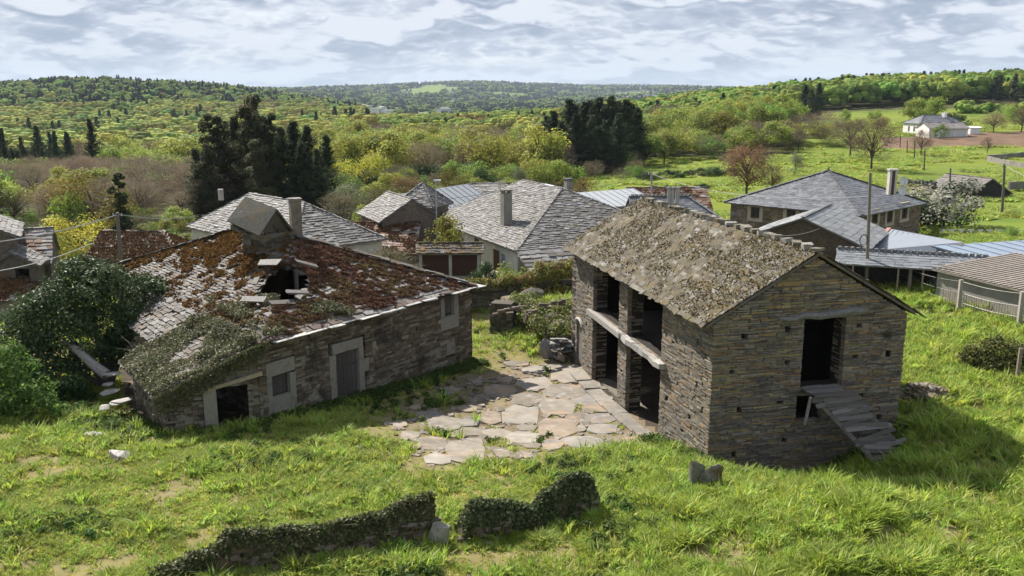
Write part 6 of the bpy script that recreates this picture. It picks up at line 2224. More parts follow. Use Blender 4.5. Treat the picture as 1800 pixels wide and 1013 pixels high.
def rock(name, label, cat, c, size, tint, mat=None, seed=0, group=None, flat=None, yaw=0.0):
    r = np.random.default_rng(seed)
    nu, nv = 16, 10
    V = []
    k1 = r.uniform(0, 6, 6)
    for j in range(nv + 1):
        th = math.pi * j / nv
        for i in range(nu):
            ph = 2 * math.pi * i / nu
            d = np.array([math.sin(th) * math.cos(ph), math.sin(th) * math.sin(ph), math.cos(th)])
            q = np.sign(d) * np.abs(d) ** .7
            m = 1 + .16 * math.sin(3 * ph + k1[0]) * math.sin(th) + .13 * math.sin(5 * d[2] + k1[1] + 2 * d[0]) + r.uniform(-.06, .06) * math.sin(th)
            V.append(q * m * .5)
    V = np.array(V)
    for _ in range(11):                                               # split faces
        d = r.normal(size=3)
        d /= np.linalg.norm(d)
        lim = r.uniform(.30, .44)
        over = V @ d - lim
        V = V - np.clip(over, 0, None)[:, None] * d * .92
    ca, sa = math.cos(yaw), math.sin(yaw)
    V = V * np.array(size)
    V = np.stack([V[:, 0] * ca - V[:, 1] * sa, V[:, 0] * sa + V[:, 1] * ca, V[:, 2]], 1)
    F = [[j * nu + i, (j + 1) * nu + i, (j + 1) * nu + (i + 1) % nu, j * nu + (i + 1) % nu] for j in range(nv) for i in range(nu)]
    o = obj(name, mesh_np(name, V, F, np.array(tint) * r.uniform(.85, 1.15, (len(F), 1)), mat or M_GRAN), off=Vector([float(a) for a in c]))
    if label:
        tag(o, label, cat, group)
    return o


def on_ground(px, py, z0=0.0):
    """sight line meets the ground"""
    z = z0
    for _ in range(8):
        p = pz(px, py, z)
        z = float(gz(p[0], p[1]))
    return pz(px, py, z)


# courtyard paving: irregular flagstones one by one, rubble and small slabs between
FL = [(1160, 150, 90, 40), (1000, 195, 85, 28), (1140, 230, 95, 32), (1250, 200, 52, 26), (1262, 265, 92, 30), (975, 260, 80, 26), (1105, 300, 85, 36), (935, 335, 90, 42), (1290, 306, 78, 18), (805, 350, 46, 30),
      (700, 372, 58, 18), (715, 410, 76, 20), (840, 422, 74, 22), (950, 440, 76, 28), (965, 392, 46, 15), (1110, 395, 92, 42), (1215, 458, 98, 28), (540, 462, 66, 30), (695, 495, 88, 54), (560, 535, 70, 26),
      (855, 508, 40, 22), (965, 522, 30, 12), (1085, 468, 52, 24), (1395, 447, 66, 16), (600, 378, 80, 34), (395, 380, 34, 14), (850, 228, 76, 30), (700, 308, 48, 16), (520, 340, 70, 22), (990, 472, 44, 14),
      (1100, 122, 50, 18), (1000, 133, 56, 18), (920, 105, 60, 12), (870, 175, 40, 12), (1300, 350, 76, 22), (1200, 350, 60, 24), (1190, 400, 44, 16), (745, 182, 24, 10), (620, 225, 50, 14), (480, 300, 40, 12), (1310, 400, 70, 22), (760, 255, 40, 14), (440, 425, 46, 16)]
court = MB()
flags = []
for i, (cx, cy, hw, hh) in enumerate(FL):
    n = 10
    rz_ = rng.uniform(-.25, .25)
    an = np.arange(n) * 2 * math.pi / n + rng.uniform(-.28, .28, n)
    pw = 4.5
    e = (np.abs(np.cos(an + rz_)) ** pw + np.abs(np.sin(an + rz_)) ** pw) ** (-1 / pw) * rng.uniform(.84, 1.05, n)
    pts = []
    for a, k in zip(an, e):
        p = on_ground(550 + (cx + hw * 1.02 * k * math.cos(a)) * .3889, 600 + (cy - hh * 1.08 * k * math.sin(a)) * .3889, -1)
        pts.append(p)
    pts = np.array(pts)
    tz = np.polyfit(np.arange(n), pts[:, 2], 0)[0]
    A = np.c_[pts[:, :2], np.ones(n)]
    co = np.linalg.lstsq(A, pts[:, 2], rcond=None)[0]
    pts[:, 2] = A @ co + .03 + rng.uniform(-.02, .02)
    flags.append(pts)
for k in range(420):
    f = flags[rng.integers(len(flags))]
    c = f.mean(0)
    q = f[rng.integers(len(f))]
    p = c + (q - c) * rng.uniform(1.06, 1.6)
    if any(in_poly(np.array([p[0]]), np.array([p[1]]), g_)[0] for g_ in flags):
        continue
    z = float(gz(p[0], p[1]))
    s = rng.uniform(.05, .22)
    a = rng.uniform(0, 3.1)
    ax = [(math.cos(a), math.sin(a), rng.uniform(-.1, .1)), (-math.sin(a), math.cos(a), 0), (0, 0, 1)]
    court.box((p[0], p[1], z + .012), (s, s * rng.uniform(.4, .9), .035), np.array((.19, .16, .125)) * rng.uniform(.7, 1.2), ax, .03)
pave = court.build('courtyard_paving', M_FLAG, kind='structure')
FP = [(.23, .20, .16), (.27, .24, .20), (.19, .162, .13), (.25, .195, .145), (.22, .20, .175), (.175, .148, .115)]
for i, pts in enumerate(flags):
    mb = MB()
    c = pts.mean(0)
    inner = c + (pts - c) * .965 + [0, 0, .016]
    n = len(pts)
    V = np.vstack([pts - [0, 0, .14], pts, inner, [c + [0, 0, .02]]])
    F = [[k, (k + 1) % n, n + (k + 1) % n, n + k] for k in range(n)] + [[n + k, n + (k + 1) % n, 2 * n + (k + 1) % n, 2 * n + k] for k in range(n)] + [[2 * n + k, 2 * n + (k + 1) % n, 3 * n, 3 * n] for k in range(n)]
    mb.add(V, F, np.array(FP[i % 6]) * rng.uniform(.9, 1.1))
    mb.build('flagstone', M_FLAG, pave)
for k in range(8):                                                     # threshold slabs along the open bays
    s = 4.1 + k * 1.2
    c = BA + D1 * (s + .58) - D2 * .42
    mb = MB()
    ax = [V3(D1, .0), V3(D2, 0), (0, 0, 1)]
    mb.box((c[0], c[1], gz(c[0], c[1]) + .03), (.575, .36 + rng.uniform(-.05, .05), .09), np.array((.22, .20, .17)) * rng.uniform(.85, 1.1), ax, .03)
    mb.build('flagstone', M_FLAG, pave)

# ivy-grown low walls in the foreground
IVY = [(.075, .095, .03), (.10, .11, .042), (.14, .13, .06), (.06, .075, .026), (.17, .165, .085), (.085, .125, .032)]


def ivy_wall(label, path, th, seed, n_leaf, bare=()):
    """path: (x, y, top height above ground)"""
    path = np.array(path, float)
    L = np.concatenate([[0], np.cumsum(np.linalg.norm(np.diff(path[:, :2], axis=0), axis=1))])
    m = int(L[-1] / .16) + 1
    s = np.linspace(0, L[-1], m)
    x, y, h = np.interp(s, L, path[:, 0]), np.interp(s, L, path[:, 1]), np.interp(s, L, path[:, 2])
    h = h * (1 + .22 * (vn(s, s * 0 + seed, .45, seed) - .5))
    g_ = gz(x, y)
    tx, ty = np.gradient(x), np.gradient(y)
    l_ = np.hypot(tx, ty)
    nx, ny = ty / l_, -tx / l_
    rt = thing('ruined_wall', label, 'wall', (x.mean(), y.mean(), g_.mean()), 'ivy-grown ruined walls in the grass')
    prof = [(-.62, -.15), (-.6, .3), (-.5, .65), (-.27, .93), (.05, 1.0), (.36, .82), (.52, .4), (.62, -.15)]
    V = np.stack([np.stack([x + nx * a * -th + rng.normal(0, .02, m), y + ny * a * -th + rng.normal(0, .02, m), g_ + h * b * (1 + rng.normal(0, .03, m))], 1) for a, b in prof], 1)
    k = len(prof)
    F = [[i * k + j, i * k + j + 1, (i + 1) * k + j + 1, (i + 1) * k + j] for i in range(m - 1) for j in range(k - 1)]
    F += [[0, j, j + 1, j + 1] for j in range(1, k - 1)] + [[(m - 1) * k, (m - 1) * k + j + 1, (m - 1) * k + j, (m - 1) * k + j] for j in range(1, k - 1)]
    mb = MB()
    mb.add(V.reshape(-1, 3), F, np.array((.12, .088, .055)) * rng.uniform(.8, 1.2, (len(F), 1)))
    mb.build('earth_core', M_MORTAR, rt)
    # stones showing low on the camera side
    P = Pieces('stone', [(.15, .12, .09), (.12, .10, .075), (.18, .15, .12)])
    for i in range(int(m * 2.2)):
        a = rng.integers(m)
        zf = rng.uniform(.05, .55)
        q = np.array([x[a] + nx[a] * th * .56, y[a] + ny[a] * th * .56, g_[a] + h[a] * zf])
        P.add(q, frame((tx[a] / l_[a], ty[a] / l_[a], rng.uniform(-.08, .08)), (nx[a], ny[a], 0)), np.array([rng.uniform(.15, .4), .18, rng.uniform(.05, .12)]))
    for _ in range(int(m * .7)):                                       # tumbled stones at the foot
        a = rng.integers(m)
        dd = th * rng.uniform(.7, 1.6)
        q = np.array([x[a] + nx[a] * dd, y[a] + ny[a] * dd, 0])
        q[2] = float(gz(q[0], q[1])) + .03
        an = rng.uniform(0, 3.1)
        P.add(q, frame(np.array([math.cos(an), math.sin(an), rng.uniform(-.2, .2)]), np.array([-math.sin(an), math.cos(an), 0])), np.array([rng.uniform(.12, .34), rng.uniform(.1, .2), rng.uniform(.05, .13)]))
    P.emit('stone', 'small_stones', rt, M_STONE, 24)
    # ivy
    fi = rng.random(n_leaf) * (m - 1.001)
    i = fi.astype(int)
    ff = (fi - i)[:, None]
    t = rng.random(n_leaf) ** .8
    j = np.minimum((.8 + t * (k - 2.2)), k - 1.001)
    j0 = j.astype(int)
    fr = (j - j0)[:, None]
    Qa = V[i, j0] * (1 - fr) + V[i, np.minimum(j0 + 1, k - 1)] * fr
    Qb = V[i + 1, j0] * (1 - fr) + V[i + 1, np.minimum(j0 + 1, k - 1)] * fr
    Q = Qa * (1 - ff) + Qb * ff
    ctr = np.stack([x[i], y[i], g_[i] + h[i] * .4], 1)
    N = (Q - ctr)
    N /= np.linalg.norm(N, axis=1, keepdims=True)
    up = np.clip((Q[:, 2] - g_[i]) / h[i], 0, 1.2)
    dens = vn(fi * .16 + Q[:, 2], Q[:, 2] * 2, .4, seed + 5) * .6 + up * .75
    keep = dens > .52
    Q, N, up = Q[keep], N[keep], up[keep]
    n_ = len(Q)
    pal = np.array(IVY)
    V2, F2, T2 = leaf_quads(Q + N * rng.uniform(.0, .13, (n_, 1)) * (.5 + up[:, None]), N + rng.normal(0, .6, (n_, 3)), rng.uniform(.035, .12, n_), pal[rng.integers(len(pal), size=n_)] * rng.uniform(.6, 1.5, (n_, 1)), .8)
    mb = MB()
    mb.add(V2, F2, T2)
    # dry tendrils on top
    for q in range(int(m * .5)):
        a = rng.integers(m)
        p0 = np.array([x[a], y[a], g_[a] + h[a]])
        mb.tube([p0, p0 + rng.normal(0, .12, 3) + [0, 0, .06], p0 + rng.normal(0, .25, 3)], .006, (.12, .10, .075), 3)
    mb.build('ivy', M_GLOSS, rt)
    return rt


ivy_wall('long low ivy-grown wall in the foreground grass, rising to a tall right end', [(-8.75, 19.6, .25), (-8.0, 20.2, .42), (-7.45, 20.5, .55), (-7.3, 20.75, .95), (-6.4, 21.0, .74), (-4.8, 21.4, .66), (-3.5, 21.85, .78), (-3.1, 21.95, 1.05), (-2.15, 22.3, 1.15)], .42, 3, 15000)
ivy_wall('short ivy-covered wall stub with rounded hump in the foreground grass', [(-1.42, 22.05, .35), (-1.2, 22.15, .95), (-.7, 22.3, .9), (-.2, 22.45, .85), (.3, 22.6, .6), (.55, 22.7, .45), (.8, 22.85, .8), (1.3, 23.0, 1.05), (1.9, 23.25, 1.1), (2.25, 23.4, .95), (2.35, 23.45, .4)], .46, 11, 13000)
p = on_ground(773, 960, .6)
rock('boulder', 'pale rounded boulder between the two ivy-grown walls', 'boulder', p + [0, .1, .28], (.62, .42, .85), (.27, .25, .215), seed=4)
p = on_ground(1222, 858, .5)
rock('standing_stone', 'taller lichened stone beside the near corner of the barn', 'stone', p + [0, 0, .42], (.60, .36, 1.15), (.17, .165, .135), M_BSLATE, 5, 'two stones by the barn corner')
p = on_ground(1252, 858, .5)
rock('standing_stone', 'shorter grey block leaning right of the taller lichened stone', 'stone', p + [0, .1, .28], (.72, .4, .85), (.17, .16, .135), M_BSLATE, 6, 'two stones by the barn corner')
p = on_ground(212, 808, .3)
rock('flat_rock', 'larger flat pale rock half buried in the left grass slope', 'rock', p + [0, 0, .1], (.8, 1.4, .45), (.36, .34, .315), M_SLATE, 7, yaw=.5)
p = on_ground(168, 772, .2)
rock('flat_rock', 'small white rock half buried higher on the left slope', 'rock', p + [0, 0, .1], (.9, .6, .36), (.38, .36, .34), M_SLATE, 8, yaw=.3)
p = on_ground(630, 788, 0)
rock('flat_rock', 'small white stone lying in the grass edge of the house shadow', 'rock', p + [0, 0, .03], (.32, .22, .16), (.4, .38, .35), M_SLATE, 9)
p = on_ground(1635, 705, .9)
rock('rock_mound', 'rough brownish rock mound in the grass right of the barn', 'rock', p + [0, .5, -.05], (2.2, 1.5, .95), (.19, .145, .10), M_MORTAR, 12, yaw=.3)
rb = MB()
for k in range(170):                                                   # rubble and dry stalks over the mound
    u_, v_ = rng.normal(0, .42), rng.normal(0, .35)
    zz_ = .42 * math.exp(-(u_ * u_ + v_ * v_) * 1.6)
    a = rng.uniform(0, 3.1)
    ax = np.array([[math.cos(a), math.sin(a), rng.uniform(-.4, .4)], [-math.sin(a), math.cos(a), rng.uniform(-.4, .4)], [0, 0, 1.0]])
    rb.box(p + [u_ * 1.15, .5 + v_, zz_ + rng.uniform(-.05, .06)], (rng.uniform(.04, .2), rng.uniform(.03, .13), rng.uniform(.015, .06)), np.array([(.22, .18, .13), (.26, .23, .19), (.16, .12, .08)][k % 3]) * rng.uniform(.7, 1.2), ax, .02)
rb = rb.build('rubble', M_STONE, kind='stuff')
rb['label'] = 'loose slate rubble strewn over the brown rock mound'

# walls and banks between the two buildings
rt = thing('stone_pillar', 'squat square pillar of dry stone at the far side of the courtyard', 'pillar', (-.65, 49.4, -1.1))
P = Pieces('stone', [(.13, .115, .09), (.10, .09, .075), (.16, .145, .12)])
one = lambda v: (lambda q: np.full(np.shape(q), v))
pu = np.array([.97, -.24])
pv = np.array([.24, .97])
po = np.array([-1.3, 49.3])
masonry(P, po, pu, -pv, 1.35, one(-1.4), one(.72), [], ch=(.07, .15), ln=(.2, .5), depth=.3, proud=.05)
masonry(P, po + pu * 1.35, pv, pu, 1.2, one(-1.4), one(.7), [], ch=(.07, .15), ln=(.2, .5), depth=.3, proud=.05)
masonry(P, po + pv * 1.2, -pv, -pu, 1.2, one(-1.4), one(.7), [], ch=(.07, .15), ln=(.2, .5), depth=.3, proud=.05)
P.emit('stone', 'small_stones', rt, M_STONE, 70)
mb = MB()
mb.box((po + pu * .67 + pv * .6).tolist() + [-.4], (.62, .52, 1.1), (.09, .078, .06), [V3(pu, 0), V3(pv, 0), (0, 0, 1)], .04)
mb.build('core', M_MORTAR, rt)
rock('rock_outcrop', 'large lichened rock crowning the bank behind the square pillar', 'rock', (.2, 51.3, .35), (1.9, 1.5, 1.1), (.15, .12, .085), M_BSLATE, 31)
rock('rock_outcrop', 'darker rounded rock behind the large lichened rock', 'rock', (1.3, 52.6, .6), (1.4, 1.1, .7), (.12, .105, .09), M_STONE, 32)
mb = MB()
rt = thing('ivy_bank', 'steep bank hung with ivy between the pillar and the barn', 'bank', (2.1, 47.5, -1))
core = MB()
bl = [(.9, 50.2, -.15, 1.2), (1.6, 49.0, -.2, 1.3), (2.2, 47.8, -.3, 1.3), (2.7, 46.7, -.4, 1.2), (3.1, 45.9, -.5, 1.0), (.4, 50.9, -.1, 1.05), (2.7, 49.0, -.1, 1.3), (3.3, 47.6, -.3, 1.1)]
leaf_cloud(mb, bl, 14000, .13, [(.17, .225, .04), (.22, .255, .05), (.12, .16, .035), (.26, .25, .06), (.18, .14, .06)], .7, .25)
mb.build('ivy', M_GLOSS, rt)
for (x, y, z, r) in bl:
    th, ph = np.meshgrid(np.linspace(0, math.pi, 7), np.linspace(0, 2 * math.pi, 11), indexing='ij')
    V = np.stack([x + r * .82 * np.sin(th) * np.cos(ph), y + r * .82 * np.sin(th) * np.sin(ph), z + r * .7 * np.cos(th)], -1).reshape(-1, 3)
    core.add(V, [[i * 11 + j, (i + 1) * 11 + j, (i + 1) * 11 + j + 1, i * 11 + j + 1] for i in range(6) for j in range(10)], (.075, .06, .042))
core.build('earth_core', M_MORTAR, rt)
# boundary wall with bramble top
rt = thing('field_wall', 'dark stone wall with bramble hedge on top behind the square pillar', 'wall', (.8, 54.8, -.8))
wa, wb = np.array([-3.2, 53.6]), np.array([4.2, 55.6])
wu = (wb - wa) / np.linalg.norm(wb - wa)
P = Pieces('stone', [(.11, .095, .075), (.085, .075, .06), (.14, .12, .09)])
masonry(P, wa, wu, np.array([wu[1], -wu[0]]), 7.6, one(-1.8), one(.85), [], ch=(.08, .17), ln=(.25, .6), depth=.3, proud=.06)
P.emit('stone', 'small_stones', rt, M_STONE, 40)
mb = MB()
mb.span(V3(wa, -.5) + V3((-wu[1], wu[0]), 0) * .4, V3(wb, -.5) + V3((-wu[1], wu[0]), 0) * .4, .5, 2.5, (.08, .066, .05))
mb.build('core', M_MORTAR, rt)
mb = MB()
bl = [(wa[0] + wu[0] * s - wu[1] * .3, wa[1] + wu[1] * s + wu[0] * .3, .75 + .35 * (s / 7.6) ** 2 + rng.uniform(-.1, .1) + (.35 if s > 5 else 0), rng.uniform(.38, .55) + (.25 if s > 5 else 0)) for s in np.arange(.2, 7.7, .38)]
bl += [(wa[0] + wu[0] * s + wu[1] * .25, wa[1] + wu[1] * s - wu[0] * .25, .15 + rng.uniform(-.25, .2), rng.uniform(.35, .55)) for s in np.arange(3.6, 7.7, .35)]
bl += [(wa[0] + wu[0] * s + wu[1] * .3, wa[1] + wu[1] * s - wu[0] * .3, -.25 + rng.uniform(-.2, .15), rng.uniform(.4, .6)) for s in np.arange(3.0, 7.7, .4)]
leaf_cloud(mb, bl, 24000, .12, [(.25, .275, .045), (.18, .22, .045), (.32, .30, .06), (.24, .155, .06), (.13, .16, .04)], .7, .4)
mb.build('bramble', M_GLOSS, rt)
# heap of slates by the little door
rt = thing('slate_heap', 'heap of grey slates and round stones leaning by the arched barn door', 'stone pile', (2.55, 44.6, -1))
for k in range(14):
    mb = MB()
    a = rng.uniform(0, 3)
    z = -1.0 + .09 * k * .8
    ax = np.array([[math.cos(a), math.sin(a), rng.uniform(-.25, .25)], [-math.sin(a), math.cos(a), rng.uniform(-.25, .25)], [0, 0, 1.0]])
    mb.box((2.5 + rng.normal(0, .22), 44.5 + rng.normal(0, .25), z), (rng.uniform(.25, .5), rng.uniform(.2, .36), .035), np.array((.24, .235, .225)) * rng.uniform(.7, 1.3), ax, .03)
    mb.build('slate', M_SLATE, rt)
rock('round_stone', 'rounded pale stone at the foot of the slate heap', 'stone', (2.55, 43.75, -.8), (.45, .4, .5), (.22, .185, .15), M_GRAN, 41)
rock('round_stone', 'large smooth grey slab leaning left of the slate heap', 'stone', (1.85, 44.4, -.55), (.75, .5, 1.25), (.2, .19, .175), M_GRAN, 42)

# evergreen thicket left of the farmhouse
rt = thing('evergreen_bush', 'huge glossy evergreen bush swallowing the left end of the ruined farmhouse', 'bush', (-18.5, 38.5, -.5))
bl = []
for px, py, D, r in [(85, 560, 39.5, 1.6), (150, 515, 40.5, 1.7), (215, 520, 41.5, 1.5), (258, 522, 41.5, 1.0), (60, 640, 38.5, 1.6), (125, 600, 39, 1.7), (190, 570, 40, 1.4), (28, 610, 39, 1.4), (105, 668, 37.8, 1.2), (140, 485, 41, 1.0), (175, 490, 41.5, 1.1), (45, 570, 40, 1.1), (110, 530, 40, 1.3), (160, 640, 39.5, 1.2), (10, 660, 38, 1.2)]:
    q = pd(px, py, D)
    bl.append((*q, r))
mb = MB()
leaf_cloud(mb, bl, 30000, .17, EVER + [(.10, .135, .05), (.05, .085, .026)], .5, .35)
mb.build('foliage', M_GLOSS, rt)
mb = MB()
for b in bl[:10]:
    mb.tube([(-18.5, 38.8, -.9), ((b[0] - 18.5) / 2, (b[1] + 38.8) / 2, b[2] * .5), b[:3]], [.14, .1, .04], (.09, .075, .06), 5)
mb.build('stem', M_BARK, rt)
rt = thing('ivy_curtain', 'curtain of dark ivy hanging on the farmhouse wall beside the lean-to roof', 'ivy', (-16.5, 39.5, 0))
mb = MB()
leaf_cloud(mb, [(*pd(px, py, D), r) for px, py, D, r in [(212, 590, 39.5, .6), (205, 620, 39.2, .6), (222, 560, 40, .6), (195, 600, 39.6, .5)]], 3500, .12, [(.03, .06, .015), (.045, .08, .02), (.025, .045, .014)], .7)
mb.build('foliage', M_GLOSS, rt)
rt = thing('bright_sapling', 'bright green leafy sapling in front of the dark evergreen bush', 'sapling', (*at_px(40, 740, 33.5), -.1))
mb = MB()
leaf_cloud(mb, [(*pd(px, py, D), r) for px, py, D, r in [(25, 650, 34, .85), (60, 690, 33.6, .8), (5, 700, 33.4, .95), (85, 712, 33.2, .45), (-30, 640, 34, .9), (35, 725, 33, .6), (15, 620, 34.2, .5), (105, 722, 33, .3), (-20, 720, 33.2, .8)]], 6500, .16, [(.13, .20, .035), (.17, .24, .045), (.09, .15, .03), (.21, .27, .06)], .5, .75)
mb.build('foliage', M_LEAF, rt)
rt = thing('fern_shrub', 'soft green ferny shrub in the shade under the evergreen bush', 'shrub', (*at_px(120, 715, 36), -.3))
mb = MB()
leaf_cloud(mb, [(*pd(px, py, D), r) for px, py, D, r in [(110, 690, 36, .7), (135, 680, 36.3, .6), (95, 705, 35.6, .5), (150, 700, 36.2, .5)]], 2600, .17, [(.05, .10, .022), (.065, .12, .026), (.04, .08, .02)], .4, .7)
mb.build('foliage', M_LEAF, rt)
mb = MB()
pth = [pd(112, 602, 38.5), pd(135, 615, 38), pd(162, 640, 37.6), pd(188, 660, 37.2)]
mb.tube(pth, [.13, .17, .2, .24], (.26, .24, .215), 8)
lg = mb.build('fallen_trunk', M_WOOD)
tag(lg, 'weathered grey tree trunk leaning down beside the lean-to', 'log')
for k, (px, py, D, w_, lab) in enumerate([(196, 658, 37, .55, 'rounded grey slab at the lower end of the leaning trunk'), (190, 676, 36.6, .35, 'small slate below the rounded slab beside the lean-to'), (196, 688, 36.2, .6, 'white broken slab in the dark gap beside the lean-to'), (215, 705, 34.5, .7, 'long grey slab edge in the grass below the lean-to'), (185, 716, 34.2, .5, 'cracked pale rock in the grass left of the lean-to')]):
    rock('slab', lab, 'slab', pd(px, py, D), (w_ * 1.5, w_, .16), (.33, .31, .28), M_SLATE, 50 + k, 'fallen slabs by the lean-to', yaw=.4 * k)

# ivy and dry stems over the lean-to roof
rt = thing('roof_ivy', 'grey-green ivy and bare stems sprawling over the lean-to roof', 'ivy', (-13, 35, 1.5))
K1, K2, E1, E2 = np.array([-13.45, 31.65, 1.25]), np.array([-16.75, 36.4, 1.15]), np.array([-9.6, 33.3, 3.0]), np.array([-13.3, 37.3, 3.1])
C, N, a, b = scatter_on(K1, K2, E1, E2, 26000)
dn = vn(C[:, 0], C[:, 1], .8, 95) * .55 + vn(C[:, 0], C[:, 1], 2.2, 96) * .45
m = dn * 1.25 + .10 * (1 - a) + .10 * b > .50 - .12 * rng.random(len(C))
C, N_, dn = C[m], np.tile(N, (m.sum(), 1)), dn[m]
pal = np.array([(.13, .14, .06), (.18, .18, .085), (.095, .115, .04), (.22, .20, .12), (.16, .12, .065), (.075, .10, .03)])
mb = MB()
V, F, T = leaf_quads(C + N_ * (rng.random(len(C)) * (.1 + 1.1 * np.clip(dn - .42, 0, 1)))[:, None], N_ + rng.normal(0, .7, N_.shape), rng.uniform(.06, .13, len(C)), pal[rng.integers(6, size=len(C))] * rng.uniform(.8, 1.2, (len(C), 1)), .7)
mb.add(V, F, T)
C2_, N2, a, b = scatter_on(np.array([-9.6, 33.5, 3.0]), np.array([-6.6, 37.4, 3.0]), np.array([-13.6, 38.0, 3.5]), np.array([-10.4, 37.6, 4.2]), 16000)
m = vn(C2_[:, 0], C2_[:, 1], .6, 97) > .12 + .5 * a + .25 * b
C2_ = C2_[m]
V, F, T = leaf_quads(C2_ + N2 * rng.uniform(.05, .3, (len(C2_), 1)), N2 + rng.normal(0, .7, C2_.shape), rng.uniform(.06, .12, len(C2_)), pal[rng.integers(6, size=len(C2_))] * rng.uniform(.8, 1.2, (len(C2_), 1)), .7)
mb.add(V, F, T)
# trailing edge over the eave and down the front
m_ = 3600
t = rng.random(m_)
ed = K1 + (E1 - K1) * t[:, None]
drop = rng.random(m_) ** 1.6 * (.9 - .3 * t)
V, F, T = leaf_quads(ed + np.stack([.12 + rng.normal(0, .06, m_), -.22 + rng.normal(0, .08, m_), .1 - drop], 1), rng.normal(0, .6, (m_, 3)) + [.3, -.8, .3], rng.uniform(.05, .11, m_), pal[rng.integers(6, size=m_)] * .8, .7)
mb.add(V, F, T)
mb.build('foliage', M_GLOSS, rt)
mb = MB()
for k in range(90):
    q = C[rng.integers(len(C))]
    d_ = rng.normal(0, .35, 3)
    d_[2] = abs(d_[2])
    mb.tube([q, q + d_ * .6 + [0, 0, .15], q + d_ * 1.5 + [0, 0, rng.uniform(-.1, .3)]], [.014, .011, .006], (.30, .27, .21), 4)
mb.build('dry_stems', M_WOOD, rt, kind='stuff')
rt = thing('roof_weed', 'tuft of bright green weed growing on the red moss roof', 'plant', pd(510, 555, 36.5))
mb = MB()
leaf_cloud(mb, [(*pd(512, 553, 36.6), .3), (*pd(505, 549, 36.8), .2)], 420, .14, [(.14, .20, .03), (.18, .23, .04)], .25, .8)
mb.build('foliage', M_LEAF, rt)

# shrub, posts and fence on the right
rt = thing('round_shrub', 'yellowish evergreen shrub by the short post on the right slope', 'shrub', (*at_px(1745, 665, 36), 1.0))
mb = MB()
leaf_cloud(mb, [(*pd(px, py, D), r) for px, py, D, r in [(1720, 630, 36.5, .75), (1755, 620, 36.8, .8), (1790, 622, 37, .7), (1740, 648, 36, .6), (1775, 650, 36.2, .6), (1705, 632, 36.5, .45), (1815, 635, 37, .8)]], 6500, .14, [(.10, .115, .03), (.14, .145, .035), (.065, .085, .024), (.17, .165, .04)], .55, .5)
mb.build('foliage', M_GLOSS, rt)
FP_ = [(1597, 473, 512, 'post'), (1684, 492, 547, 'post'), (1790, 513, 576, 'post')]
tops = []
for k, (px, t_, b_, _) in enumerate(FP_):
    p = on_ground(px, b_, 1)
    h = pd(px, t_, p[1])[2] - p[2]
    mb = MB()
    mb.box(p + [0, 0, h / 2 - .1], (.085, .085, h / 2 + .1), (.36, .33, .29), jit=.008)
    o_ = mb.build('fence_post', M_CONC)
    tag(o_, ['grey concrete fence post nearest the barn roof tip', 'grey concrete fence post before the left end of the corrugated shed', 'grey concrete fence post by the corrugated shed at the right edge'][k], 'post', 'fence posts by the corrugated shed')
    tops.append((p, h))
p = on_ground(1787, 672, 1)
mb = MB()
mb.box(p + [0, 0, .65], (.06, .06, .8), (.22, .18, .14), jit=.012)
tag(mb.build('fence_post', M_WOOD), 'short brown wooden post in front of the yellowish shrub', 'post')
mb = MB()
p0 = on_ground(1524, 476, 1)
ends = [(p0, 1.4)] + tops + [(tops[-1][0] + (tops[-1][0] - tops[-2][0]), tops[-1][1])]
for (a, ha), (b, hb) in zip(ends[:-1], ends[1:]):
    for f in (.95, .6, .3):
        q = [a + (b - a) * t + [0, 0, (ha + (hb - ha) * t) * f - .10 * math.sin(math.pi * t)] for t in np.linspace(0, 1, 7)]
        mb.tube(q, .008, (.28, .26, .24), 4)
wr = mb.build('wire_strands', M_SHEET)
tag(wr, 'sagging wire fence strung between the concrete posts', 'wire fence')
mb = MB()
a, b = tops[1][0] + [.1, -.1, 0], tops[2][0] + (tops[2][0] - tops[1][0]) * .6
a = a - (tops[2][0] - tops[1][0]) * .35
for t in np.linspace(0, 1, 46):
    q = a + (b - a) * t
    z = float(gz(q[0], q[1]))
    mb.box((q[0], q[1], z + .45), (.014, .014, .55), np.array((.33, .28, .22)) * rng.uniform(.7, 1.2))
for f in (.15, .5, .95):
    mb.span(a * [1, 1, 0] + [0, 0, float(gz(a[0], a[1])) + f], b * [1, 1, 0] + [0, 0, float(gz(b[0], b[1])) + f], .015, .015, (.3, .26, .2))
tag(mb.build('wire_netting', M_WOOD), 'rusty upright wire netting in front of the corrugated shed', 'fence')
rt = thing('dry_stone_wall', 'low dark dry stone wall between the wooden pole and corrugated shed', 'wall', (*on_ground(1590, 500, 1)[:2], .6))
wa, wb = on_ground(1535, 482, 1)[:2], on_ground(1655, 522, 1)[:2]
wl_ = np.linalg.norm(wb - wa)
wu = (wb - wa) / wl_
P = Pieces('block', [(.06, .056, .052), (.09, .085, .08), (.18, .175, .165), (.05, .045, .045)])
for s in np.arange(0, wl_, .2):
    for z in (.1, .32, .54, .74):
        q = wa + wu * s + np.array([-wu[1], wu[0]]) * (.35 + rng.normal(0, .09))
        a = rng.uniform(0, 3)
        P.add(np.array([q[0], q[1], float(gz(q[0], q[1])) + z + rng.normal(0, .04)]), frame(np.array([math.cos(a), math.sin(a), rng.uniform(-.3, .3)]), np.array([-math.sin(a), math.cos(a), 0])), rng.uniform(.16, .36, 3) * [1.2, 1, .8])
P.emit('stone', 'small_stones', rt, M_STONE, 60)

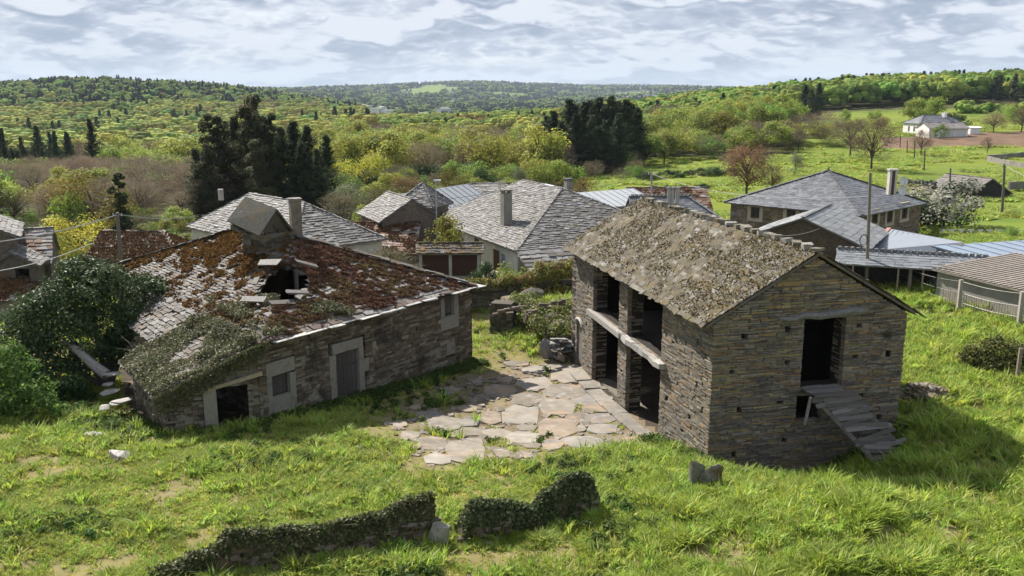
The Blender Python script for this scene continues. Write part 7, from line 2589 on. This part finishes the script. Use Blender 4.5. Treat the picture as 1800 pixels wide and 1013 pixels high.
# poles, wires, lamp
def pole(name, label, px_t, py_t, px_b, py_b, D, r, tint, mat, group, cross=0, deep=0):
    t_, b_ = pd(px_t, py_t, D), pd(px_b, py_b, D)
    g_ = float(gz(b_[0], b_[1]))
    b_ = b_ + (b_ - t_) / (t_[2] - b_[2]) * max(b_[2] - g_, 0) * 1.0
    rt = thing(name, label, 'pole', (b_[0], b_[1], g_), group)
    mb = MB()
    mb.tube([b_ - [0, 0, .4], (b_ + t_) / 2, t_], [r, r * .9, r * .75], tint, 8)
    mb.build('shaft', mat, rt)
    if cross:
        mb = MB()
        mb.span(t_ + [-cross, .03, -.25], t_ + [cross, .03, -.25], .07, .07, np.array(tint) * .8)
        mb.build('crossarm', mat, rt)
        for dx in (-cross * .9, 0, cross * .9):
            mb = MB()
            mb.tube([t_ + [dx, 0, -.24], t_ + [dx, 0, -.05]], .03, (.7, .7, .68), 6)
            mb.build('insulator', M_SHEET, rt)
    return t_


gp = 'utility poles'
T1 = pole('utility_pole', 'wooden utility pole with rusty band rising behind the evergreen bush', 206, 374, 213, 466, 66, .17, (.16, .14, .12), M_WOOD, gp, .35)
T2 = pole('utility_pole', 'concrete pole rising behind the far end of the barn ridge', 1145, 302, 1146, 350, 87, .13, (.30, .28, .25), M_CONC, gp, .3)
T3 = pole('utility_pole', 'tall wooden pole with coiled cable beside the slate gable barn', 1530, 304, 1524, 474, 53, .11, (.20, .175, .145), M_WOOD, gp)
T4 = pole('utility_pole', 'dark wooden pole on the right in front of the field shed', 1766, 288, 1761, 385, 88, .14, (.13, .12, .10), M_WOOD, gp, .25)
T5 = pole('utility_pole', 'short dark pole left of the field shed roof', 1671, 296, 1669, 332, 108, .12, (.12, .11, .10), M_WOOD, gp)
T6 = pole('utility_pole', 'thin dark pole just above the flowering shrub', 1626, 262, 1624, 310, 150, .12, (.10, .095, .085), M_WOOD, gp)
T7 = pole('utility_pole', 'thin dark pole second nearest in the row climbing to the ploughed field', 1608, 247, 1607, 290, 172, .12, (.10, .095, .085), M_WOOD, gp)
T8 = pole('utility_pole', 'thin dark pole third in the row climbing to the ploughed field', 1595, 246, 1594, 277, 190, .12, (.10, .095, .085), M_WOOD, gp)
T9 = pole('utility_pole', 'thin dark pole at the far end of the row by the ploughed field', 1583, 236, 1582, 264, 204, .12, (.10, .095, .085), M_WOOD, gp)
mb = MB()
cc_ = T3 + [0, -.12, -4.0]
an = np.linspace(0, 2 * math.pi, 15)
mb.tube([cc_ + [.22 * math.cos(a) - .12, .05 * math.sin(2 * a), .32 * math.sin(a)] for a in an], .03, (.02, .02, .022), 5)
tag(mb.build('cable_coil', M_SHEET), 'black coil of cable hanging on the tall wooden pole', 'cable')


def wire(label, a, b, sag, r=.018, tint=(.10, .10, .10), group='overhead wires'):
    mb = MB()
    mb.tube([a + (b - a) * t - [0, 0, sag * 4 * t * (1 - t)] for t in np.linspace(0, 1, 25)], r, tint, 4)
    tag(mb.build('overhead_wire', M_SHEET), label, 'wire', group)


wire('thick pale wire from the left pole down to the upper left edge', T1 + [0, 0, -.15], pd(-60, 432, 52), .3, .035, (.42, .42, .42))
wire('lower pale wire crossing the sheds at the left edge', pd(160, 428, 64), pd(-60, 484, 46), .35, .03, (.42, .42, .42))
wire('wire from the left pole towards the pale hip-roofed house', T1 + [0, 0, -.1], pd(342, 381, 70), .25, .03, (.38, .38, .38))
wire('long thin dark wire crossing in front of the tall chimney', pd(345, 378, 68), pd(905, 333, 66), .5, .016)
wire('thin dark wire from the tall chimney to the concrete pole', pd(905, 345, 66), T2 + [0, 0, -.2], .4, .016)
wire('thin dark wire from the concrete pole across the pyramid roof', T2 + [0, 0, -.2], T3 + [0, 0, -1.4], .9, .016)
wire('dark service wire from the barn ridge to the slate gable', pd(1365, 415, 36), pd(1440, 402, 56), .12, .014, (.3, .3, .28))
wire('wire from the right-hand pole leaving at the right edge', T4 + [0, 0, -.1], pd(1840, 322, 70), .2, .018, (.32, .32, .32))
wire('wire between the right-hand pole and the short pole', T4 + [0, 0, -.1], T5 + [0, 0, -.1], .5, .014)
for a, b, l in ((T5, T6, 'nearest'), (T6, T7, 'second'), (T7, T8, 'third'), (T8, T9, 'farthest')):
    wire('faint wire of the %s span in the row climbing the meadow' % l, a + [0, 0, -.1], b + [0, 0, -.1], .4, .014)
rt = thing('street_lamp', 'slender grey street lamp with small white head among the roofs', 'street lamp', (*at_px(766, 385, 74), -3))
t_ = pd(766, 318, 74)
mb = MB()
mb.tube([t_ * [1, 1, 0] + [0, 0, -3], t_], [.08, .05], (.40, .40, .39), 8)
mb.build('shaft', M_SHEET, rt)
mb = MB()
mb.box(t_ + [.12, -.1, .05], (.3, .11, .06), (.75, .75, .75), jit=.02)
mb.build('lamp_head', M_SHEET, rt)
rt = thing('roof_antenna', 'small television antenna on the ridge of the white house', 'antenna', pd(881, 342, 72))
t_ = pd(880, 320, 72)
mb = MB()
mb.tube([t_ - [0, 0, 1.4], t_ + [0, 0, .1]], .03, (.35, .34, .33), 5)
mb.build('mast', M_SHEET, rt)
mb = MB()
mb.span(t_ + [-.5, 0, -.05], t_ + [.4, .2, .05], .03, .03, (.4, .4, .4))
for k in range(6):
    q = t_ + [-.45 + .16 * k, .035 * k, -.05 + .018 * k]
    mb.span(q + [0, 0, -.22], q + [0, 0, .22], .02, .02, (.4, .4, .4), up=(1, 0, 0))
mb.build('boom', M_SHEET, rt)
# bunting
a, b = pd(1650, 403, 74), pd(1800, 404, 74)
rt = thing('bunting', 'line of small white flags strung above the garden on the right', 'bunting', (a + b) / 2)
mb = MB()
mb.tube([a + (b - a) * t - [0, 0, .1 * math.sin(math.pi * t)] for t in np.linspace(0, 1, 9)], .012, (.6, .6, .6), 4)
mb.build('cord', M_SHEET, rt)
FLM = mesh_np('flag', np.array([[-.28, 0, 0], [.28, 0, 0], [.1, .05, -.34], [-.28, .012, 0], [.28, .012, 0], [.1, .062, -.34]]), [[0, 2, 1, 1], [3, 4, 5, 5], [0, 1, 4, 3], [1, 2, 5, 4], [2, 0, 3, 5]], np.tile((.75, .75, .74), (5, 1)), M_PLAST)
for k in range(9):
    q = a + (b - a) * (k + .4) / 9.0 - (a + b) / 2
    obj('flag', FLM, rt, off=Vector([float(c) for c in q]))

# distant field walls and the parked car
for lab, pts, h in [('grey stone field wall, upper of two at the right edge', [(1735, 281), (1765, 279), (1830, 272)], .9), ('grey stone field wall, lower of two at the right edge', [(1735, 283), (1770, 291), (1830, 300)], .9), ('low concrete wall to the right of the field shed', [(1772, 336), (1835, 334)], 1.2)]:
    D0 = 165 if h < 1 else 108
    mb = MB()
    for (p0, p1) in zip(pts[:-1], pts[1:]):
        a, b = on_ground(*p0, 0), on_ground(*p1, 0)
        m = max(2, int(np.linalg.norm(b - a) / 1.2))
        for k in range(m):
            u0, u1 = a + (b - a) * k / m, a + (b - a) * (k + 1) / m
            mb.span(u0 + [0, 0, h / 2 - .2], u1 + [0, 0, h / 2 - .2], .3, h + .4, np.array((.22, .20, .18)) * rng.uniform(.85, 1.15), jit=.04)
    tag(mb.build('field_wall', M_CONC), lab, 'wall')
c = on_ground(1411, 217, 3)
rt = thing('parked_car', 'small blue car parked beside the dark conifer pair', 'car', c)
mb = MB()
mb.box(c + [0, 0, .62], (2.0, .85, .32), (.05, .16, .45), jit=.05)
mb.box(c + [-.15, 0, 1.15], (1.15, .75, .28), (.05, .15, .42), jit=.08)
mb.build('body', M_SHEET, rt)
mb = MB()
mb.box(c + [-.15, -.02, 1.17], (1.0, .78, .2), (.03, .04, .05))
mb.build('window', M_GLASS, rt)
for dx in (-1.2, 1.2):
    for dy in (-.8, .8):
        mb = MB()
        mb.tube([c + [dx, dy - .1, .32], c + [dx, dy + .1, .32]], .32, (.02, .02, .02), 10)
        mb.build('wheel', M_DARK, rt)


build_terrain()

# ------------------------------------------------------------------ grass
M_GRASS = tint_mat('grass_blade', 0.6, .9, .3, 0, 10, rand=.22, trans=.5, spec=.2, coord='World', spots=[((.28, .37, .045), .22, .54, .70), ((.17, .27, .035), .5, .62, .76)])
TUFT = []
for v in range(8):
    r = np.random.default_rng(60 + v)
    mb = MB()
    nb = [20, 22, 24, 18, 26, 16, 22, 18][v]
    hh = [.16, .22, .28, .12, .10, .34, .20, .26][v]
    sp = [.10, .11, .12, .14, .16, .10, .15, .09][v]
    pal = np.array([(.40, .44, .055), (.47, .475, .08), (.29, .37, .045), (.52, .47, .17)]) * (1 if v in (3, 4) else np.array([.78, .95, .8]))
    Vs, Fs, Ts = [], [], []
    for b in range(nb):
        a = r.uniform(0, 6.28)
        q = np.array([math.cos(a), math.sin(a), 0]) * sp * r.random() ** .6
        le = np.array([math.cos(a + r.normal(0, .6)), math.sin(a + r.normal(0, .6)), 0]) * r.uniform(.4, 1.25)
        h = hh * r.uniform(.55, 1.2)
        wd = np.array([-math.sin(a), math.cos(a), 0]) * r.uniform(.010, .021)
        p1 = q + np.array([0, 0, h * .6]) + le * h * .25
        p2 = q + np.array([0, 0, h * .95]) + le * h * .8
        k = len(Vs)
        Vs += [q - wd, q + wd, p1 + wd * .8, p1 - wd * .8, p2]
        Fs += [[k, k + 1, k + 2, k + 3], [k + 3, k + 2, k + 4, k + 4]]
        c = pal[r.integers(4)] * r.uniform(.8, 1.2)
        Ts += [c, c]
    TUFT.append(mesh_np('grass_tuft', np.array(Vs), np.array(Fs), np.array(Ts), M_GRASS))


def grass_points(n):
    az = rng.uniform(-37, 37, n)
    rr = 14.5 * (80 / 14.5) ** rng.random(n)
    x, y = np.sin(np.radians(az)) * rr, np.cos(np.radians(az)) * rr
    ok = np.ones(n, bool)
    for poly in GONE:
        ok &= ~in_poly(x, y, [q[:2] for q in poly])
    for f in flags:
        ok &= ~in_poly(x, y, f)
    # threshold strip by the barn
    s = (x - BA[0]) * D1[0] + (y - BA[1]) * D1[1]
    t = (x - BA[0]) * D2[0] + (y - BA[1]) * D2[1]
    ok &= ~((s > 4.0) & (s < 13.6) & (t > -.85) & (t < 1))
    return x[ok], y[ok], rr[ok]


x, y, rr = grass_points(190000)
crt = np.zeros(len(x))
for f in flags:
    c = f.mean(0)
    crt = np.maximum(crt, np.clip(1.6 - np.hypot(x - c[0], y - c[1]) / (1.0 + np.ptp(f[:, 0]) * .6), 0, 1))
bare = np.clip((vn(x, y, 1.7, 31) * .55 + vn(x, y, .7, 32) * .45 - .52) * 5, 0, 1)
lush = np.clip((x + 2) / 14, 0, 1) * .6 + vn(x, y, 4, 33) * .5                 # taller growth towards the right
dens = (1 - .9 * bare) * (1 - .74 * crt) * (.35 + .5 * vn(x, y, 1.1, 34))
# worn strip in front of the farmhouse door side
k = rng.random(len(x)) < dens
x, y, rr, lush, crt = x[k], y[k], rr[k], lush[k], crt[k]
sc = (.55 + .5 * lush * rng.random(len(x)) + .6 * np.clip(vn(x, y, .8, 35) * 4 - 2.5, 0, 1)) * (1 - .5 * crt) * (.85 + rr / 90)
vid = np.where(lush + .25 * rng.random(len(x)) > .62, rng.choice([0, 1, 2, 5, 6, 7], len(x)), rng.choice([0, 3, 4, 4, 6, 1], len(x)))
# stronger tussocks standing in the turf
tx_, ty_, tr_ = grass_points(26000)
kk = (vn(tx_, ty_, 1.3, 36) * .6 + vn(tx_, ty_, .45, 37) * .4 + .12 * np.clip((tx_ + 2) / 14, 0, 1)) > .58
for f in flags:
    c = f.mean(0)
    kk &= (np.hypot(tx_ - c[0], ty_ - c[1]) > .5 + .62 * np.ptp(f[:, 0])) | (rng.random(len(tx_)) < .12)
tx_, ty_, tr_ = tx_[kk], ty_[kk], tr_[kk]
x, y = np.append(x, tx_), np.append(y, ty_)
sc = np.append(sc, rng.uniform(.7, 1.3, len(tx_)) * (.85 + tr_ / 110))
vid = np.append(vid, rng.choice([0, 1, 2, 5, 6, 7], len(tx_)))
pts = np.stack([x, y, gz(x, y) - .01], 1)
scatter('grass', 'tufty yellow-green grass covering the yard and slopes', pts, np.stack([rng.normal(0, .12, len(x)), rng.normal(0, .12, len(x)), rng.uniform(0, 6.28, len(x))], 1), np.stack([sc * 1.15, sc * 1.15, sc], 1), vid, TUFT)
az_ = rng.uniform(2, 34, 60000)
rr_ = 66 * (330 / 66) ** rng.random(60000)
mx_, my_ = np.sin(np.radians(az_)) * rr_, np.cos(np.radians(az_)) * rr_
kk = ~in_wood(mx_, my_) & ~in_poly(mx_, my_, PLOUGH) & (vn(mx_, my_, 9, 43) * .6 + vn(mx_, my_, 2.5, 44) * .4 > .50)
for poly in GONE:
    kk &= ~in_poly(mx_, my_, [q[:2] for q in poly])
mx_, my_, rr_ = mx_[kk], my_[kk], rr_[kk]
sm_ = rng.uniform(.9, 1.7, len(mx_)) * (1 + rr_ / 160)
scatter('meadow_grass', 'rough tussocks in the meadows beyond the village', np.stack([mx_, my_, gz(mx_, my_)], 1), np.stack([0 * sm_, 0 * sm_, rng.uniform(0, 6.28, len(sm_))], 1), np.stack([sm_ * 1.8, sm_ * 1.8, sm_ * .8], 1), rng.choice([0, 1, 3, 4, 6], len(sm_)), TUFT)
# broad-leaved weeds along wall feet and between the tussocks
WEED = []
for v in range(3):
    mb = MB()
    keep = rng
    rng = np.random.default_rng(90 + v)
    leaf_cloud(mb, [(0, 0, .07, .16), (.08, .05, .1, .1)], 46, .10, [(.06, .11, .02), (.08, .14, .026), (.10, .15, .03)], .55, .8)
    rng = keep
    WEED.append(mesh_np('weed', np.vstack(mb.v), np.vstack(mb.f), np.vstack(mb.t), M_LEAF))
wp = []
for k in range(700):
    s = rng.uniform(-.5, 13.4)
    o_ = np.array([-10.0, 33.3]) + np.array([.597, .802]) * s + np.array([.802, -.597]) * abs(rng.normal(.25, .35))
    wp.append(o_)
for k in range(500):
    s = rng.uniform(0, 7.6)
    wp.append(BA + D2 * s - D1 * abs(rng.normal(.1, .35)))
for k in range(160):
    wp.append(BA + D1 * rng.uniform(0, 4.2) - D2 * abs(rng.normal(.1, .3)))
for k in range(240):
    f = rng.random()
    wp.append(np.array([-13.6, 31.6]) * (1 - f) + np.array([-20, 35]) * f + rng.normal(0, .8, 2))
x, y, rr = grass_points(9000)
m = vn(x, y, 2.5, 38) > .68
wp = np.vstack([np.array(wp), np.stack([x[m], y[m]], 1)[:1800]])
ok = ~in_poly(wp[:, 0], wp[:, 1], [q[:2] for q in GONE[0]])
wp = wp[ok]
sc = rng.uniform(.6, 1.6, len(wp))
scatter('weeds', 'broad-leaved green weeds along the feet of the walls', np.stack([wp[:, 0], wp[:, 1], gz(wp[:, 0], wp[:, 1])], 1), np.stack([0 * sc, 0 * sc, rng.uniform(0, 6.28, len(sc))], 1), np.stack([sc, sc, sc], 1), rng.integers(0, 3, len(sc)), WEED)

# ------------------------------------------------------------------ haze of the valley air
mh = bpy.data.materials.new('haze')
mh.use_nodes = True
t = NT(mh.node_tree)
pv_ = t.n('ShaderNodeVolumePrincipled')
pv_.inputs['Color'].default_value = (.72, .85, 1.0, 1)
pv_.inputs['Density'].default_value = 7.0e-5
pv_.inputs['Anisotropy'].default_value = 0.0
ot = t.n('ShaderNodeOutputMaterial')
t.l(pv_.outputs[0], ot.inputs['Volume'])
hz = mesh_np('haze', CUBE * np.array([36000, 36000, 620]), CUBEF, None, mh)
obj('haze', hz, kind='stuff', off=Vector((0, 0, 140)))
